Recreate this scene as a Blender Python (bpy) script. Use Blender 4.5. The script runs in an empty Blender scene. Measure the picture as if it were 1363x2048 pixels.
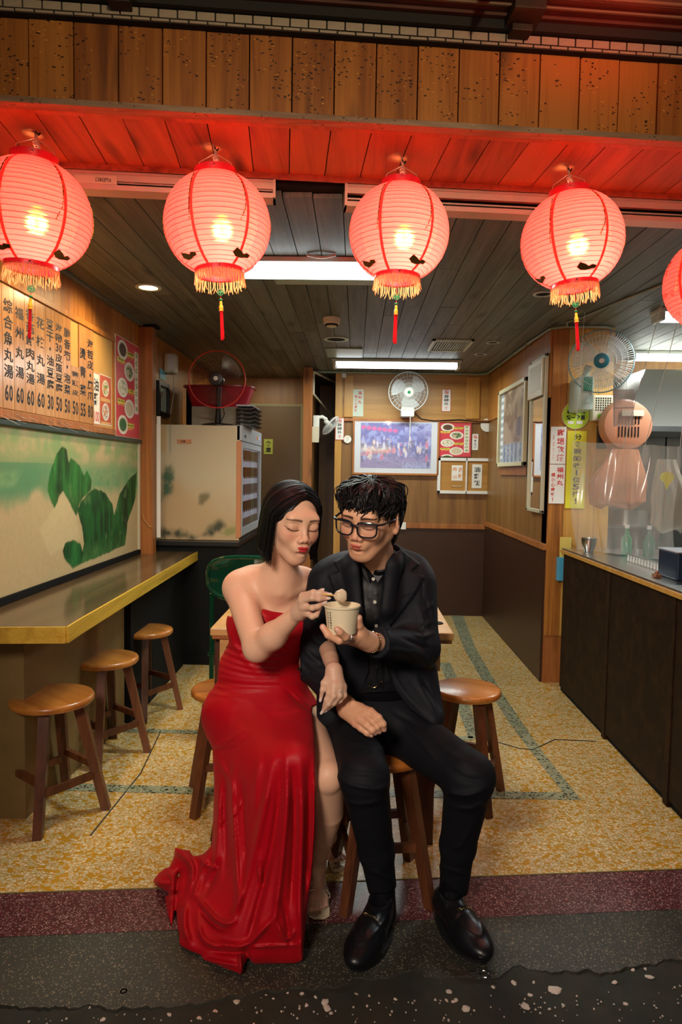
import bpy, bmesh, math, random
import numpy as np
from mathutils import Vector, Matrix, Quaternion
S = bpy.context.scene
COL = bpy.context.collection
rnd = random.Random(7)
pi = math.pi
# ---------------------------------------------------------------- camera (level shop front, slight yaw, pitch and roll)
FPX, CX, CY = 1350.0, 681.5, 1024.0
_a = np.array([712 - CX, CY - 945, -FPX]); _a /= np.linalg.norm(_a)
_r = math.radians(0.9)
_c = np.array([math.sin(_r), math.cos(_r), 0.0]); _c[2] = -(_c[0]*_a[0] + _c[1]*_a[1]) / _a[2]; _c /= np.linalg.norm(_c)
CR = np.stack([np.cross(_a, _c), _a, _c], 0)
CAM = np.array([0, 0, 1.3])
cam = bpy.data.cameras.new('camera'); camo = bpy.data.objects.new('camera', cam); COL.objects.link(camo)
M4 = Matrix.Identity(4)
for i in range(3):
    for j in range(3): M4[i][j] = CR[i, j]
    M4[i][3] = CAM[i]
camo.matrix_world = M4
cam.sensor_fit = 'HORIZONTAL'; cam.sensor_width = 36; cam.lens = 36 * FPX / 1363
cam.clip_start = 0.05; cam.clip_end = 60
S.camera = camo
def ray(px, py): return CR @ np.array([px - CX, CY - py, -FPX])
def atY(px, py, Y): v = ray(px, py); return CAM + v * (Y / v[1])
def atZ(px, py, Z): v = ray(px, py); return CAM + v * ((Z - CAM[2]) / v[2])
def atX(px, py, X): v = ray(px, py); return CAM + v * (X / v[0])
# ---------------------------------------------------------------- world, exposure, lights
S.view_settings.view_transform = 'Standard'; S.view_settings.look = 'None'
S.view_settings.gamma = 1; S.view_settings.use_curve_mapping = False
S.view_settings.exposure = 0.0
W = bpy.data.worlds.new('night'); S.world = W; W.use_nodes = True
W.node_tree.nodes['Background'].inputs[0].default_value = (0.10, 0.13, 0.18, 1)
W.node_tree.nodes['Background'].inputs[1].default_value = 0.10
def lamp(name, kind, loc, energy, color, target=None, size=0.3, size_y=None, spot=None, blend=0.5, spread=None):
    l = bpy.data.lights.new(name, kind); l.energy = energy; l.color = color
    if kind == 'AREA':
        l.size = size
        if size_y: l.shape = 'RECTANGLE'; l.size_y = size_y
        if spread: l.spread = spread
    else: l.shadow_soft_size = size
    if spot: l.spot_size = spot; l.spot_blend = blend
    o = bpy.data.objects.new(name, l); COL.objects.link(o); o.location = loc
    if target is not None:
        o.rotation_euler = (Vector(target) - Vector(loc)).to_track_quat('-Z', 'Y').to_euler()
    return o
# added front key on the couple and unseen fills, and the ceiling fluorescents and downlights
lamp('front_key', 'SPOT', (-0.75, -0.9, 2.30), 330, (1.0, 0.84, 0.70), (-0.05, 2.0, 0.90), size=0.28, spot=math.radians(54), blend=1.0)  # key added behind the camera, stands in for the frontal light on the couple
lamp('fascia_fill', 'SPOT', (0.7, -1.8, 2.40), 130, (1.0, 0.78, 0.50), (0.1, 1.9, 2.38), size=0.12, spot=math.radians(46), blend=1.0)  # added spot, set so it brightens the fascia but not the soffit
lamp('street_fill', 'AREA', (0.6, -2.6, 1.5), 14, (1.0, 0.8, 0.62), (0.0, 2.2, 0.9), size=1.2)
lamp('door_fill', 'AREA', (-0.85, 6.0, 2.15), 5, (1.0, 0.86, 0.6), (-0.85, 6.2, 0), size=0.3)  # added fill to brighten the storeroom door, no fixture hangs here
lamp('tube_light_front', 'AREA', (-0.22, 2.97, 2.125), 21, (0.88, 1.0, 0.92), (-0.22, 2.97, 0), size=0.62, size_y=0.12)
lamp('tube_light_back', 'AREA', (0.30, 5.50, 2.12), 19, (0.90, 1.0, 0.93), (0.30, 5.5, 0), size=1.0, size_y=0.1)
lamp('tube_light_kitchen', 'AREA', (2.45, 4.95, 2.11), 26, (0.93, 1.0, 0.98), (2.45, 4.9, 0), size=1.1, size_y=0.1)
lamp('tube_light_kitchen_front', 'AREA', (2.1, 3.75, 2.11), 22, (0.93, 1.0, 0.98), (2.1, 3.75, 0), size=0.9, size_y=0.1)
lamp('downlight_glow', 'SPOT', (-1.06, 3.42, 2.19), 24, (1.0, 0.70, 0.36), (-1.30, 3.3, 1.6), size=0.03, spot=math.radians(130), blend=0.8)
lamp('downlight_glow', 'SPOT', (-1.0, 2.62, 2.19), 16, (1.0, 0.70, 0.36), (-1.30, 2.7, 1.4), size=0.03, spot=math.radians(130), blend=0.8)
# ---------------------------------------------------------------- materials
MATS = {}
def ntree(name):
    m = bpy.data.materials.new(name); m.use_nodes = True; MATS[name] = m
    nt = m.node_tree; return m, nt, nt.nodes['Principled BSDF']
def nd(nt, kind, **kw):
    n = nt.nodes.new('ShaderNode' + kind)
    for k, v in kw.items():
        if k in n.inputs: n.inputs[k].default_value = v
        else: setattr(n, k, v)
    return n
def lk(nt, a, b): nt.links.new(a, b)
def c4(c): return (c[0], c[1], c[2], 1)
def mat(name, col, rough=0.5, metal=0.0, spec=0.5, emit=None, estr=0, alpha=1, trans=0, var=0.0, vscale=30, bump=0.0, coat=0, sheen=0, ior=1.45):
    if name in MATS: return MATS[name]
    m, nt, b = ntree(name)
    b.inputs['Base Color'].default_value = c4(col); b.inputs['Roughness'].default_value = rough
    b.inputs['Metallic'].default_value = metal; b.inputs['Specular IOR Level'].default_value = spec
    b.inputs['Coat Weight'].default_value = coat; b.inputs['Sheen Weight'].default_value = sheen
    b.inputs['IOR'].default_value = ior
    if emit: b.inputs['Emission Color'].default_value = c4(emit); b.inputs['Emission Strength'].default_value = estr
    if trans: b.inputs['Transmission Weight'].default_value = trans
    if alpha < 1: b.inputs['Alpha'].default_value = alpha
    if var or bump:
        tc = nd(nt, 'TexCoord'); no = nd(nt, 'TexNoise', Scale=vscale, Detail=5.0, Roughness=0.6)
        lk(nt, tc.outputs['Object'], no.inputs['Vector'])
        if var:
            mx = nd(nt, 'MixRGB', blend_type='MIX')
            mx.inputs[1].default_value = c4([x * (1 - var) for x in col]); mx.inputs[2].default_value = c4([min(1, x * (1 + var)) for x in col])
            lk(nt, no.outputs['Fac'], mx.inputs[0]); lk(nt, mx.outputs[0], b.inputs['Base Color'])
        if bump:
            bp = nd(nt, 'Bump', Strength=bump, Distance=0.002); lk(nt, no.outputs['Fac'], bp.inputs['Height']); lk(nt, bp.outputs[0], b.inputs['Normal'])
    return m
def wood(name, dark, mid, light, axis='Z', rough=0.45, grain=1.0, knots=0.6, scratch=0.0, bump=0.25, vary=0.35, coat=0.0):
    m, nt, b = ntree(name)
    tc = nd(nt, 'TexCoord'); oi = nd(nt, 'ObjectInfo')
    mul = nd(nt, 'VectorMath', operation='SCALE'); mul.inputs[0].default_value = (37.0, 53.0, 29.0)
    lk(nt, oi.outputs['Random'], mul.inputs['Scale'])
    add = nd(nt, 'VectorMath', operation='ADD'); lk(nt, tc.outputs['Object'], add.inputs[0]); lk(nt, mul.outputs[0], add.inputs[1])
    s = {'X': (1.2, 26, 26), 'Y': (26, 1.2, 26), 'Z': (26, 26, 1.2)}[axis]
    mp = nd(nt, 'Mapping'); mp.inputs['Scale'].default_value = [x * grain for x in s]; lk(nt, add.outputs[0], mp.inputs['Vector'])
    n1 = nd(nt, 'TexNoise', Scale=1.0, Detail=6.0, Roughness=0.62, Distortion=0.6); lk(nt, mp.outputs[0], n1.inputs['Vector'])
    mp2 = nd(nt, 'Mapping'); mp2.inputs['Scale'].default_value = [x * grain * 4.5 for x in s]; lk(nt, add.outputs[0], mp2.inputs['Vector'])
    n2 = nd(nt, 'TexNoise', Scale=1.0, Detail=4.0, Roughness=0.7); lk(nt, mp2.outputs[0], n2.inputs['Vector'])
    ad = nd(nt, 'Math', operation='MULTIPLY_ADD'); lk(nt, n2.outputs['Fac'], ad.inputs[0]); ad.inputs[1].default_value = 0.35; lk(nt, n1.outputs['Fac'], ad.inputs[2])
    vr = nd(nt, 'Math', operation='MULTIPLY_ADD'); lk(nt, oi.outputs['Random'], vr.inputs[0]); vr.inputs[1].default_value = vary; lk(nt, ad.outputs[0], vr.inputs[2])
    r = nd(nt, 'ValToRGB'); lk(nt, vr.outputs[0], r.inputs[0])
    e = r.color_ramp.elements; e[0].position = 0.38; e[0].color = c4(dark); e[1].position = 1.02; e[1].color = c4(light)
    x = e.new(0.68); x.color = c4(mid)
    out = r.outputs[0]
    if knots:
        s2 = {'X': (2.0, 7, 7), 'Y': (7, 2.0, 7), 'Z': (7, 7, 2.0)}[axis]
        mp3 = nd(nt, 'Mapping'); mp3.inputs['Scale'].default_value = s2; lk(nt, add.outputs[0], mp3.inputs['Vector'])
        v = nd(nt, 'TexVoronoi', Scale=1.0); lk(nt, mp3.outputs[0], v.inputs['Vector'])
        kr = nd(nt, 'ValToRGB'); lk(nt, v.outputs['Distance'], kr.inputs[0])
        kr.color_ramp.elements[0].position = 0.05; kr.color_ramp.elements[0].color = (1-knots, 1-knots, 1-knots, 1); kr.color_ramp.elements[1].position = 0.22
        mk = nd(nt, 'MixRGB', blend_type='MULTIPLY'); mk.inputs[0].default_value = 1; lk(nt, out, mk.inputs[1]); lk(nt, kr.outputs[0], mk.inputs[2]); out = mk.outputs[0]
    if scratch:
        for sc, col, th in (((60, 60, 110), dark, 0.10), ((35, 90, 140), [min(1, c*2.2) for c in light], 0.055)):
            mp4 = nd(nt, 'Mapping'); mp4.inputs['Scale'].default_value = sc; lk(nt, add.outputs[0], mp4.inputs['Vector'])
            nz = nd(nt, 'TexNoise', Scale=0.25, Detail=2.0); lk(nt, mp4.outputs[0], nz.inputs['Vector'])
            vm = nd(nt, 'VectorMath', operation='SCALE'); vm.inputs['Scale'].default_value = 2.5; lk(nt, nz.outputs['Color'], vm.inputs[0])
            va = nd(nt, 'VectorMath', operation='ADD'); lk(nt, mp4.outputs[0], va.inputs[0]); lk(nt, vm.outputs[0], va.inputs[1])
            v = nd(nt, 'TexVoronoi', Scale=0.9); lk(nt, va.outputs[0], v.inputs['Vector'])
            lt = nd(nt, 'Math', operation='LESS_THAN'); lk(nt, v.outputs['Distance'], lt.inputs[0]); lt.inputs[1].default_value = th * 2.2
            big = nd(nt, 'TexNoise', Scale=9.0, Detail=2.0); lk(nt, add.outputs[0], big.inputs['Vector'])
            g = nd(nt, 'Math', operation='GREATER_THAN'); lk(nt, big.outputs['Fac'], g.inputs[0]); g.inputs[1].default_value = 0.5
            mm = nd(nt, 'Math', operation='MULTIPLY'); lk(nt, lt.outputs[0], mm.inputs[0]); lk(nt, g.outputs[0], mm.inputs[1])
            m5 = nd(nt, 'Math', operation='MULTIPLY'); lk(nt, mm.outputs[0], m5.inputs[0]); m5.inputs[1].default_value = scratch
            mk = nd(nt, 'MixRGB'); lk(nt, m5.outputs[0], mk.inputs[0]); lk(nt, out, mk.inputs[1]); mk.inputs[2].default_value = c4([c*0.35 for c in col] if col is dark else col); out = mk.outputs[0]
    lk(nt, out, b.inputs['Base Color']); b.inputs['Roughness'].default_value = rough; b.inputs['Coat Weight'].default_value = coat; b.inputs['Coat Roughness'].default_value = 0.25
    bp = nd(nt, 'Bump', Strength=bump, Distance=0.002); lk(nt, ad.outputs[0], bp.inputs['Height']); lk(nt, bp.outputs[0], b.inputs['Normal'])
    return m
def vcol(name, rough=0.5, spec=0.5, sss=0.0, coat=0.0, noise=0.0, bump=0.0, nscale=120, sheen=0.0, emit=0.0):
    if name in MATS: return MATS[name]
    m, nt, b = ntree(name)
    a = nd(nt, 'VertexColor', layer_name='Col'); out = a.outputs[0]
    if noise or bump:
        tc = nd(nt, 'TexCoord'); no = nd(nt, 'TexNoise', Scale=nscale, Detail=4.0); lk(nt, tc.outputs['Object'], no.inputs['Vector'])
    if noise:
        mr = nd(nt, 'MapRange'); lk(nt, no.outputs['Fac'], mr.inputs[0]); mr.inputs[3].default_value = 1 - noise; mr.inputs[4].default_value = 1 + noise
        mx = nd(nt, 'VectorMath', operation='SCALE'); lk(nt, out, mx.inputs[0]); lk(nt, mr.outputs[0], mx.inputs['Scale']); out = mx.outputs[0]
    if bump:
        bp = nd(nt, 'Bump', Strength=bump, Distance=0.001); lk(nt, no.outputs['Fac'], bp.inputs['Height']); lk(nt, bp.outputs[0], b.inputs['Normal'])
    lk(nt, out, b.inputs['Base Color'])
    b.inputs['Roughness'].default_value = rough; b.inputs['Specular IOR Level'].default_value = spec; b.inputs['Coat Weight'].default_value = coat; b.inputs['Sheen Weight'].default_value = sheen
    if sss:
        b.inputs['Subsurface Weight'].default_value = sss; b.inputs['Subsurface Radius'].default_value = (0.012, 0.005, 0.003); b.inputs['Subsurface Scale'].default_value = 1.0
    return m
# ---------------------------------------------------------------- object helpers
ORG = {}
def V(*a): return np.array(a, float)
def unit(v): v = np.asarray(v, float); return v / (np.linalg.norm(v) + 1e-12)
def tag(o, label=None, cat=None, group=None, kind=None):
    if label: o['label'] = label
    if cat: o['category'] = cat
    if group: o['group'] = group
    if kind: o['kind'] = kind
    return o
def thing(name, label, cat, loc=(0, 0, 0), group=None):
    o = bpy.data.objects.new(name, None); COL.objects.link(o); o.location = loc; o.empty_display_size = 0.05
    ORG[o.name] = np.array(loc, float); return tag(o, label, cat, group)
def link_mesh(name, me, m, parent=None, smooth=False):
    o = bpy.data.objects.new(name, me); COL.objects.link(o)
    if m is not None:
        for mm in (m if isinstance(m, (list, tuple)) else [m]): me.materials.append(mm)
    if smooth: me.polygons.foreach_set('use_smooth', [True] * len(me.polygons))
    if parent is not None: o.parent = parent; ORG[o.name] = ORG.get(parent.name, np.zeros(3))
    else: ORG[o.name] = np.zeros(3)
    return o
def obj_np(name, v, f, m, parent=None, smooth=False, col=None):
    v = np.asarray(v, float)
    if parent is not None: v = v - ORG.get(parent.name, np.zeros(3))
    me = bpy.data.meshes.new(name); me.from_pydata(v.tolist() if len(v) < 5000 else v, [], f.tolist() if hasattr(f, 'tolist') else f); 
    if col is not None:
        ca = me.color_attributes.new('Col', 'FLOAT_COLOR', 'POINT')
        c = np.ones((len(v), 4), np.float32); c[:, :3] = col; ca.data.foreach_set('color', c.ravel())
    me.update()
    return link_mesh(name, me, m, parent, smooth)
class B:
    def __init__(s): s.v = []; s.f = []; s.n = 0; s.mi = []
    def add(s, v, f, mi=0):
        s.v.append(np.asarray(v, float).reshape(-1, 3)); s.f += [tuple(int(i) + s.n for i in q) for q in f]; s.mi += [mi] * len(f); s.n += len(s.v[-1]); return s
    def box(s, lo, hi, mi=0, R=None, c=None, bev=0.0):
        lo = np.array(lo, float); hi = np.array(hi, float); lo, hi = np.minimum(lo, hi), np.maximum(lo, hi)
        if bev <= 0:
            v = np.array([[x, y, z] for x in (lo[0], hi[0]) for y in (lo[1], hi[1]) for z in (lo[2], hi[2])])
            f = [(0, 1, 3, 2), (4, 6, 7, 5), (0, 4, 5, 1), (2, 3, 7, 6), (0, 2, 6, 4), (1, 5, 7, 3)]
        else:
            bm = bmesh.new(); bmesh.ops.create_cube(bm, size=1.0)
            for q in bm.verts: q.co = Vector([(lo[i] + hi[i]) / 2 + q.co[i] * (hi[i] - lo[i]) for i in range(3)])
            bmesh.ops.bevel(bm, geom=list(bm.edges), offset=bev, segments=2, affect='EDGES', profile=0.6)
            bm.verts.index_update(); v = np.array([q.co[:] for q in bm.verts]); f = [[q.index for q in p.verts] for p in bm.faces]; bm.free()
        if R is not None: c = (lo + hi) / 2 if c is None else np.array(c); v = (v - c) @ np.array(R).T + c
        return s.add(v, f, mi)
    def obox(s, c, ax, ay, az, hx, hy, hz, mi=0, bev=0.0):
        c = np.array(c, float); t = B().box((-hx, -hy, -hz), (hx, hy, hz), bev=bev); v = t.v[0]
        return s.add(c + v[:, :1] * unit(ax) + v[:, 1:2] * unit(ay) + v[:, 2:3] * unit(az), t.f, mi)
    def tube(s, pts, r, n=10, mi=0, cap=True, closed=False, squash=None):
        pts = np.array(pts, float); k = len(pts); r = np.broadcast_to(np.array(r, float), (k,))
        tg = np.gradient(pts, axis=0) if not closed else np.roll(pts, -1, 0) - np.roll(pts, 1, 0)
        tg /= (np.linalg.norm(tg, axis=1, keepdims=True) + 1e-12)
        up = np.array([0, 0, 1.0]) if abs(tg[0][2]) < 0.9 else np.array([1.0, 0, 0])
        u = unit(np.cross(tg[0], up)); V_ = []
        an = np.linspace(0, 2 * pi, n, endpoint=False)
        for i in range(k):
            u = u - tg[i] * (u @ tg[i]); u = unit(u); w = np.cross(tg[i], u)
            V_.append(pts[i] + r[i] * (np.cos(an)[:, None] * u + np.sin(an)[:, None] * w * (squash or 1)))
        f = []
        for i in range(k if closed else k - 1):
            a = i * n; b2 = ((i + 1) % k) * n
            for j in range(n): j2 = (j + 1) % n; f.append((a + j, a + j2, b2 + j2, b2 + j))
        if cap and not closed: f.append(tuple(range(n - 1, -1, -1))); f.append(tuple((k - 1) * n + j for j in range(n)))
        return s.add(np.vstack(V_), f, mi)
    def lathe(s, prof, c, axis=(0, 0, 1), n=24, mi=0, cap=False, sx=1.0):
        az = unit(axis); ax = unit(np.cross(az, (0, 1, 0) if abs(az[1]) < 0.9 else (1, 0, 0))); ay = np.cross(az, ax); c = np.array(c, float)
        an = np.linspace(0, 2 * pi, n, endpoint=False); v = []
        for (r, z) in prof: v.append(c + az * z + r * (np.cos(an)[:, None] * ax * sx + np.sin(an)[:, None] * ay))
        f = []
        for i in range(len(prof) - 1):
            for j in range(n): j2 = (j + 1) % n; f.append((i*n + j, i*n + j2, (i+1)*n + j2, (i+1)*n + j))
        if cap: f.append(tuple(range(n - 1, -1, -1))); f.append(tuple((len(prof)-1)*n + j for j in range(n)))
        return s.add(np.vstack(v), f, mi)
    def ball(s, c, r, n=12, m=8, mi=0):
        r = np.broadcast_to(np.array(r, float), (3,)); pr = [(math.sin(pi * i / m) + 1e-4, -math.cos(pi * i / m)) for i in range(m + 1)]
        t = B().lathe(pr, (0, 0, 0), n=n); return s.add(t.v[0] * r + np.array(c), t.f, mi)
    def prism(s, poly, o, ux, uy, uz, d, mi=0):
        o = np.array(o, float); p = [o + a * unit(ux) + b * unit(uy) for a, b in poly]; k = len(p)
        v = p + [q + unit(uz) * d for q in p]
        f = [tuple(range(k - 1, -1, -1)), tuple(range(k, 2 * k))] + [(i, (i + 1) % k, k + (i + 1) % k, k + i) for i in range(k)]
        return s.add(v, f, mi)
    def quad(s, a, b, c, d, mi=0): return s.add([a, b, c, d], [(0, 1, 2, 3)], mi)
    def build(s, name, m, parent=None, smooth=False, kind=None):
        o = obj_np(name, np.vstack(s.v), s.f, m, parent)
        if smooth:
            me = o.data; me.polygons.foreach_set('use_smooth', [True] * len(me.polygons))
            try: me.set_sharp_from_angle(angle=math.radians(40))
            except Exception: pass
        if any(s.mi): o.data.polygons.foreach_set('material_index', s.mi)
        if kind: o['kind'] = kind
        return o
def dup(o, loc=None, rotz=None, parent=None, scale=None):
    c = o.copy(); COL.objects.link(c)
    if parent is not None: c.parent = parent
    if loc is not None: c.location = loc
    if rotz is not None: c.rotation_euler = (0, 0, rotz)
    if scale is not None: c.scale = scale
    for ch in list(o.children): dup(ch, parent=c)
    return c
# painted flat surface: grid whose vertex colours hold the print
def paint(name, o, ux, uy, w, h, nu, nv, fn, m, parent=None, kind=None):
    u, v = np.meshgrid(np.linspace(0, 1, nu + 1), np.linspace(0, 1, nv + 1)); u = u.ravel(); v = v.ravel()
    P = np.array(o) + np.outer(u * w, unit(ux)) + np.outer(v * h, unit(uy))
    i = np.arange(nu * nv); a = (i // nu) * (nu + 1) + i % nu
    F = np.stack([a, a + 1, a + nu + 2, a + nu + 1], 1)
    ob = obj_np(name, P, F, m, parent, col=np.clip(fn(u, v, P), 0, 1))
    if kind: ob['kind'] = kind
    return ob
def sdpoly(x, y, poly):   # signed distance to a polygon, negative inside
    p = np.array(poly, float); d = np.full(x.shape, 1e9); ins = np.zeros(x.shape, bool)
    for i in range(len(p)):
        a = p[i]; b = p[(i + 1) % len(p)]; e = b - a; wx = x - a[0]; wy = y - a[1]
        t = np.clip((wx * e[0] + wy * e[1]) / (e @ e + 1e-12), 0, 1)
        d = np.minimum(d, np.hypot(wx - t * e[0], wy - t * e[1]))
        c = ((a[1] > y) != (b[1] > y)) & (x < (b[0] - a[0]) * (y - a[1]) / (b[1] - a[1] + 1e-12) + a[0]); ins ^= c
    return np.where(ins, -d, d)
def vnoise(x, y, seed=0, oct=4):   # value noise 0..1
    out = np.zeros(x.shape); amp = 1; tot = 0
    for k in range(oct):
        xi = np.floor(x).astype(np.int64); yi = np.floor(y).astype(np.int64); fx = x - xi; fy = y - yi; fx = fx*fx*(3-2*fx); fy = fy*fy*(3-2*fy)
        def h(a, b): q = (a * 374761393 + b * 668265263 + (seed + k) * 1442695041) & 0xffffffff; q = ((q ^ (q >> 13)) * 1274126177) & 0xffffffff; return ((q ^ (q >> 16)) & 0xffff) / 65535.0
        out += amp * ((h(xi, yi) * (1-fx) + h(xi+1, yi) * fx) * (1-fy) + (h(xi, yi+1) * (1-fx) + h(xi+1, yi+1) * fx) * fy)
        tot += amp; amp *= 0.5; x = x * 2; y = y * 2
    return out / tot
def mixc(a, b, t): t = np.clip(t, 0, 1)[:, None]; return a * (1 - t) + np.array(b) * t
def sstep(a, b, x): t = np.clip((x - a) / (b - a), 0, 1); return t * t * (3 - 2 * t)
# lettering: glyph outlines fitted into cells
_G = {}
def glyph(ch, bold=0.0):
    k = (ch, bold)
    if k not in _G:
        cu = bpy.data.curves.new('g', 'FONT'); cu.body = ch; cu.offset = bold; cu.resolution_u = 2
        ob = bpy.data.objects.new('g', cu); COL.objects.link(ob)
        me = bpy.data.meshes.new_from_object(ob.evaluated_get(bpy.context.evaluated_depsgraph_get()))
        v = np.array([q.co[:2] for q in me.vertices]) if len(me.vertices) else np.zeros((0, 2))
        f = [tuple(p.vertices) for p in me.polygons]
        bpy.data.objects.remove(ob); bpy.data.curves.remove(cu); bpy.data.meshes.remove(me)
        if len(v): lo = v.min(0); hi = v.max(0); v = (v - lo) / np.maximum(hi - lo, 0.15)
        _G[k] = (v, f)
    return _G[k]
def put(b, ch, o, ux, uy, x0, x1, y0, y1, bold=0.01, mi=0):
    v, f = glyph(ch, bold)
    if len(v) == 0: return
    if ch in '·.1I!|一-':
        if ch in '1I!|': w = (x1 - x0) * 0.25; x0, x1 = (x0 + x1)/2 - w/2, (x0 + x1)/2 + w/2
        elif ch in '·.': c = (y0 + y1)/2; w = (x1-x0)*.12; x0, x1, y0, y1 = (x0+x1)/2-w, (x0+x1)/2+w, c-w, c+w
        else: c = (y0 + y1)/2; h = (y1-y0)*.1; y0, y1 = c-h, c+h
    P = np.array(o) + np.outer(x0 + v[:, 0] * (x1 - x0), unit(ux)) + np.outer(y0 + v[:, 1] * (y1 - y0), unit(uy))
    b.add(P, f, mi)
def column(b, s, o, ux, uy, x0, x1, ytop, ybot, gap=0.15, bold=0.015, mi=0):
    n = len(s); h = (ytop - ybot) / n
    for i, ch in enumerate(s):
        if ch != ' ': put(b, ch, o, ux, uy, x0, x1, ytop - (i + 1) * h + h * gap / 2, ytop - i * h - h * gap / 2, bold, mi)
def row(b, s, o, ux, uy, x0, x1, y0, y1, gap=0.12, bold=0.015, mi=0):
    n = len(s); w = (x1 - x0) / n
    for i, ch in enumerate(s):
        if ch != ' ': put(b, ch, o, ux, uy, x0 + i * w + w * gap / 2, x0 + (i + 1) * w - w * gap / 2, y0, y1, bold, mi)
# ---------------------------------------------------------------- palette
m_fascia = wood('fascia wood', (0.090, 0.022, 0.003), (0.36, 0.105, 0.010), (0.60, 0.21, 0.026), 'Z', 0.6, scratch=0.95)
m_soffit = wood('soffit wood', (0.09, 0.022, 0.010), (0.36, 0.095, 0.035), (0.54, 0.16, 0.055), 'Y', 0.5, knots=0.8)
m_ceil = wood('ceiling wood', (0.022, 0.022, 0.018), (0.085, 0.085, 0.068), (0.17, 0.175, 0.145), 'Y', 0.5, knots=0.7, vary=0.25, bump=0.5)
m_wall = wood('wall panelling', (0.13, 0.040, 0.007), (0.36, 0.13, 0.020), (0.54, 0.23, 0.040), 'Z', 0.4, vary=0.15, knots=0.3)
m_ply = wood('plywood', (0.10, 0.042, 0.010), (0.21, 0.095, 0.024), (0.30, 0.15, 0.042), 'Z', 0.42, grain=0.6, knots=0.0, vary=0.1, bump=0.08)
m_plyh = wood('plywood golden', (0.22, 0.09, 0.018), (0.38, 0.18, 0.035), (0.50, 0.26, 0.06), 'X', 0.42, grain=0.5, knots=0.0, vary=0.1, bump=0.08)
m_wains = mat('brown laminate', (0.042, 0.015, 0.007), 0.4, var=0.2, vscale=4)
m_post = wood('post wood', (0.08, 0.022, 0.005), (0.27, 0.085, 0.018), (0.42, 0.15, 0.035), 'Z', 0.45)
m_trim = wood('golden trim', (0.28, 0.12, 0.02), (0.48, 0.23, 0.04), (0.60, 0.32, 0.07), 'Z', 0.4, knots=0.2)
m_dark = mat('dark board', (0.006, 0.006, 0.006), 0.75, spec=.2)
m_black = mat('black plastic', (0.012, 0.012, 0.014), 0.35)
m_steel = mat('stainless steel', (0.55, 0.55, 0.53), 0.28, metal=1.0, var=0.12, vscale=3)
m_white = mat('white enamel', (0.75, 0.74, 0.70), 0.35)
m_paper = mat('white paper', (0.80, 0.78, 0.72), 0.7)
m_ink = mat('black ink', (0.012, 0.014, 0.02), 0.5)
m_redink = mat('red ink', (0.62, 0.03, 0.03), 0.5)
m_cream = mat('cream plastic', (0.66, 0.58, 0.42), 0.45)
m_print = vcol('printed sheet', rough=0.35, spec=0.5)
m_printm = vcol('wall paint print', rough=0.6, spec=0.3)
m_chrome = mat('chrome', (0.7, 0.7, 0.7), 0.15, metal=1)
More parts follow.
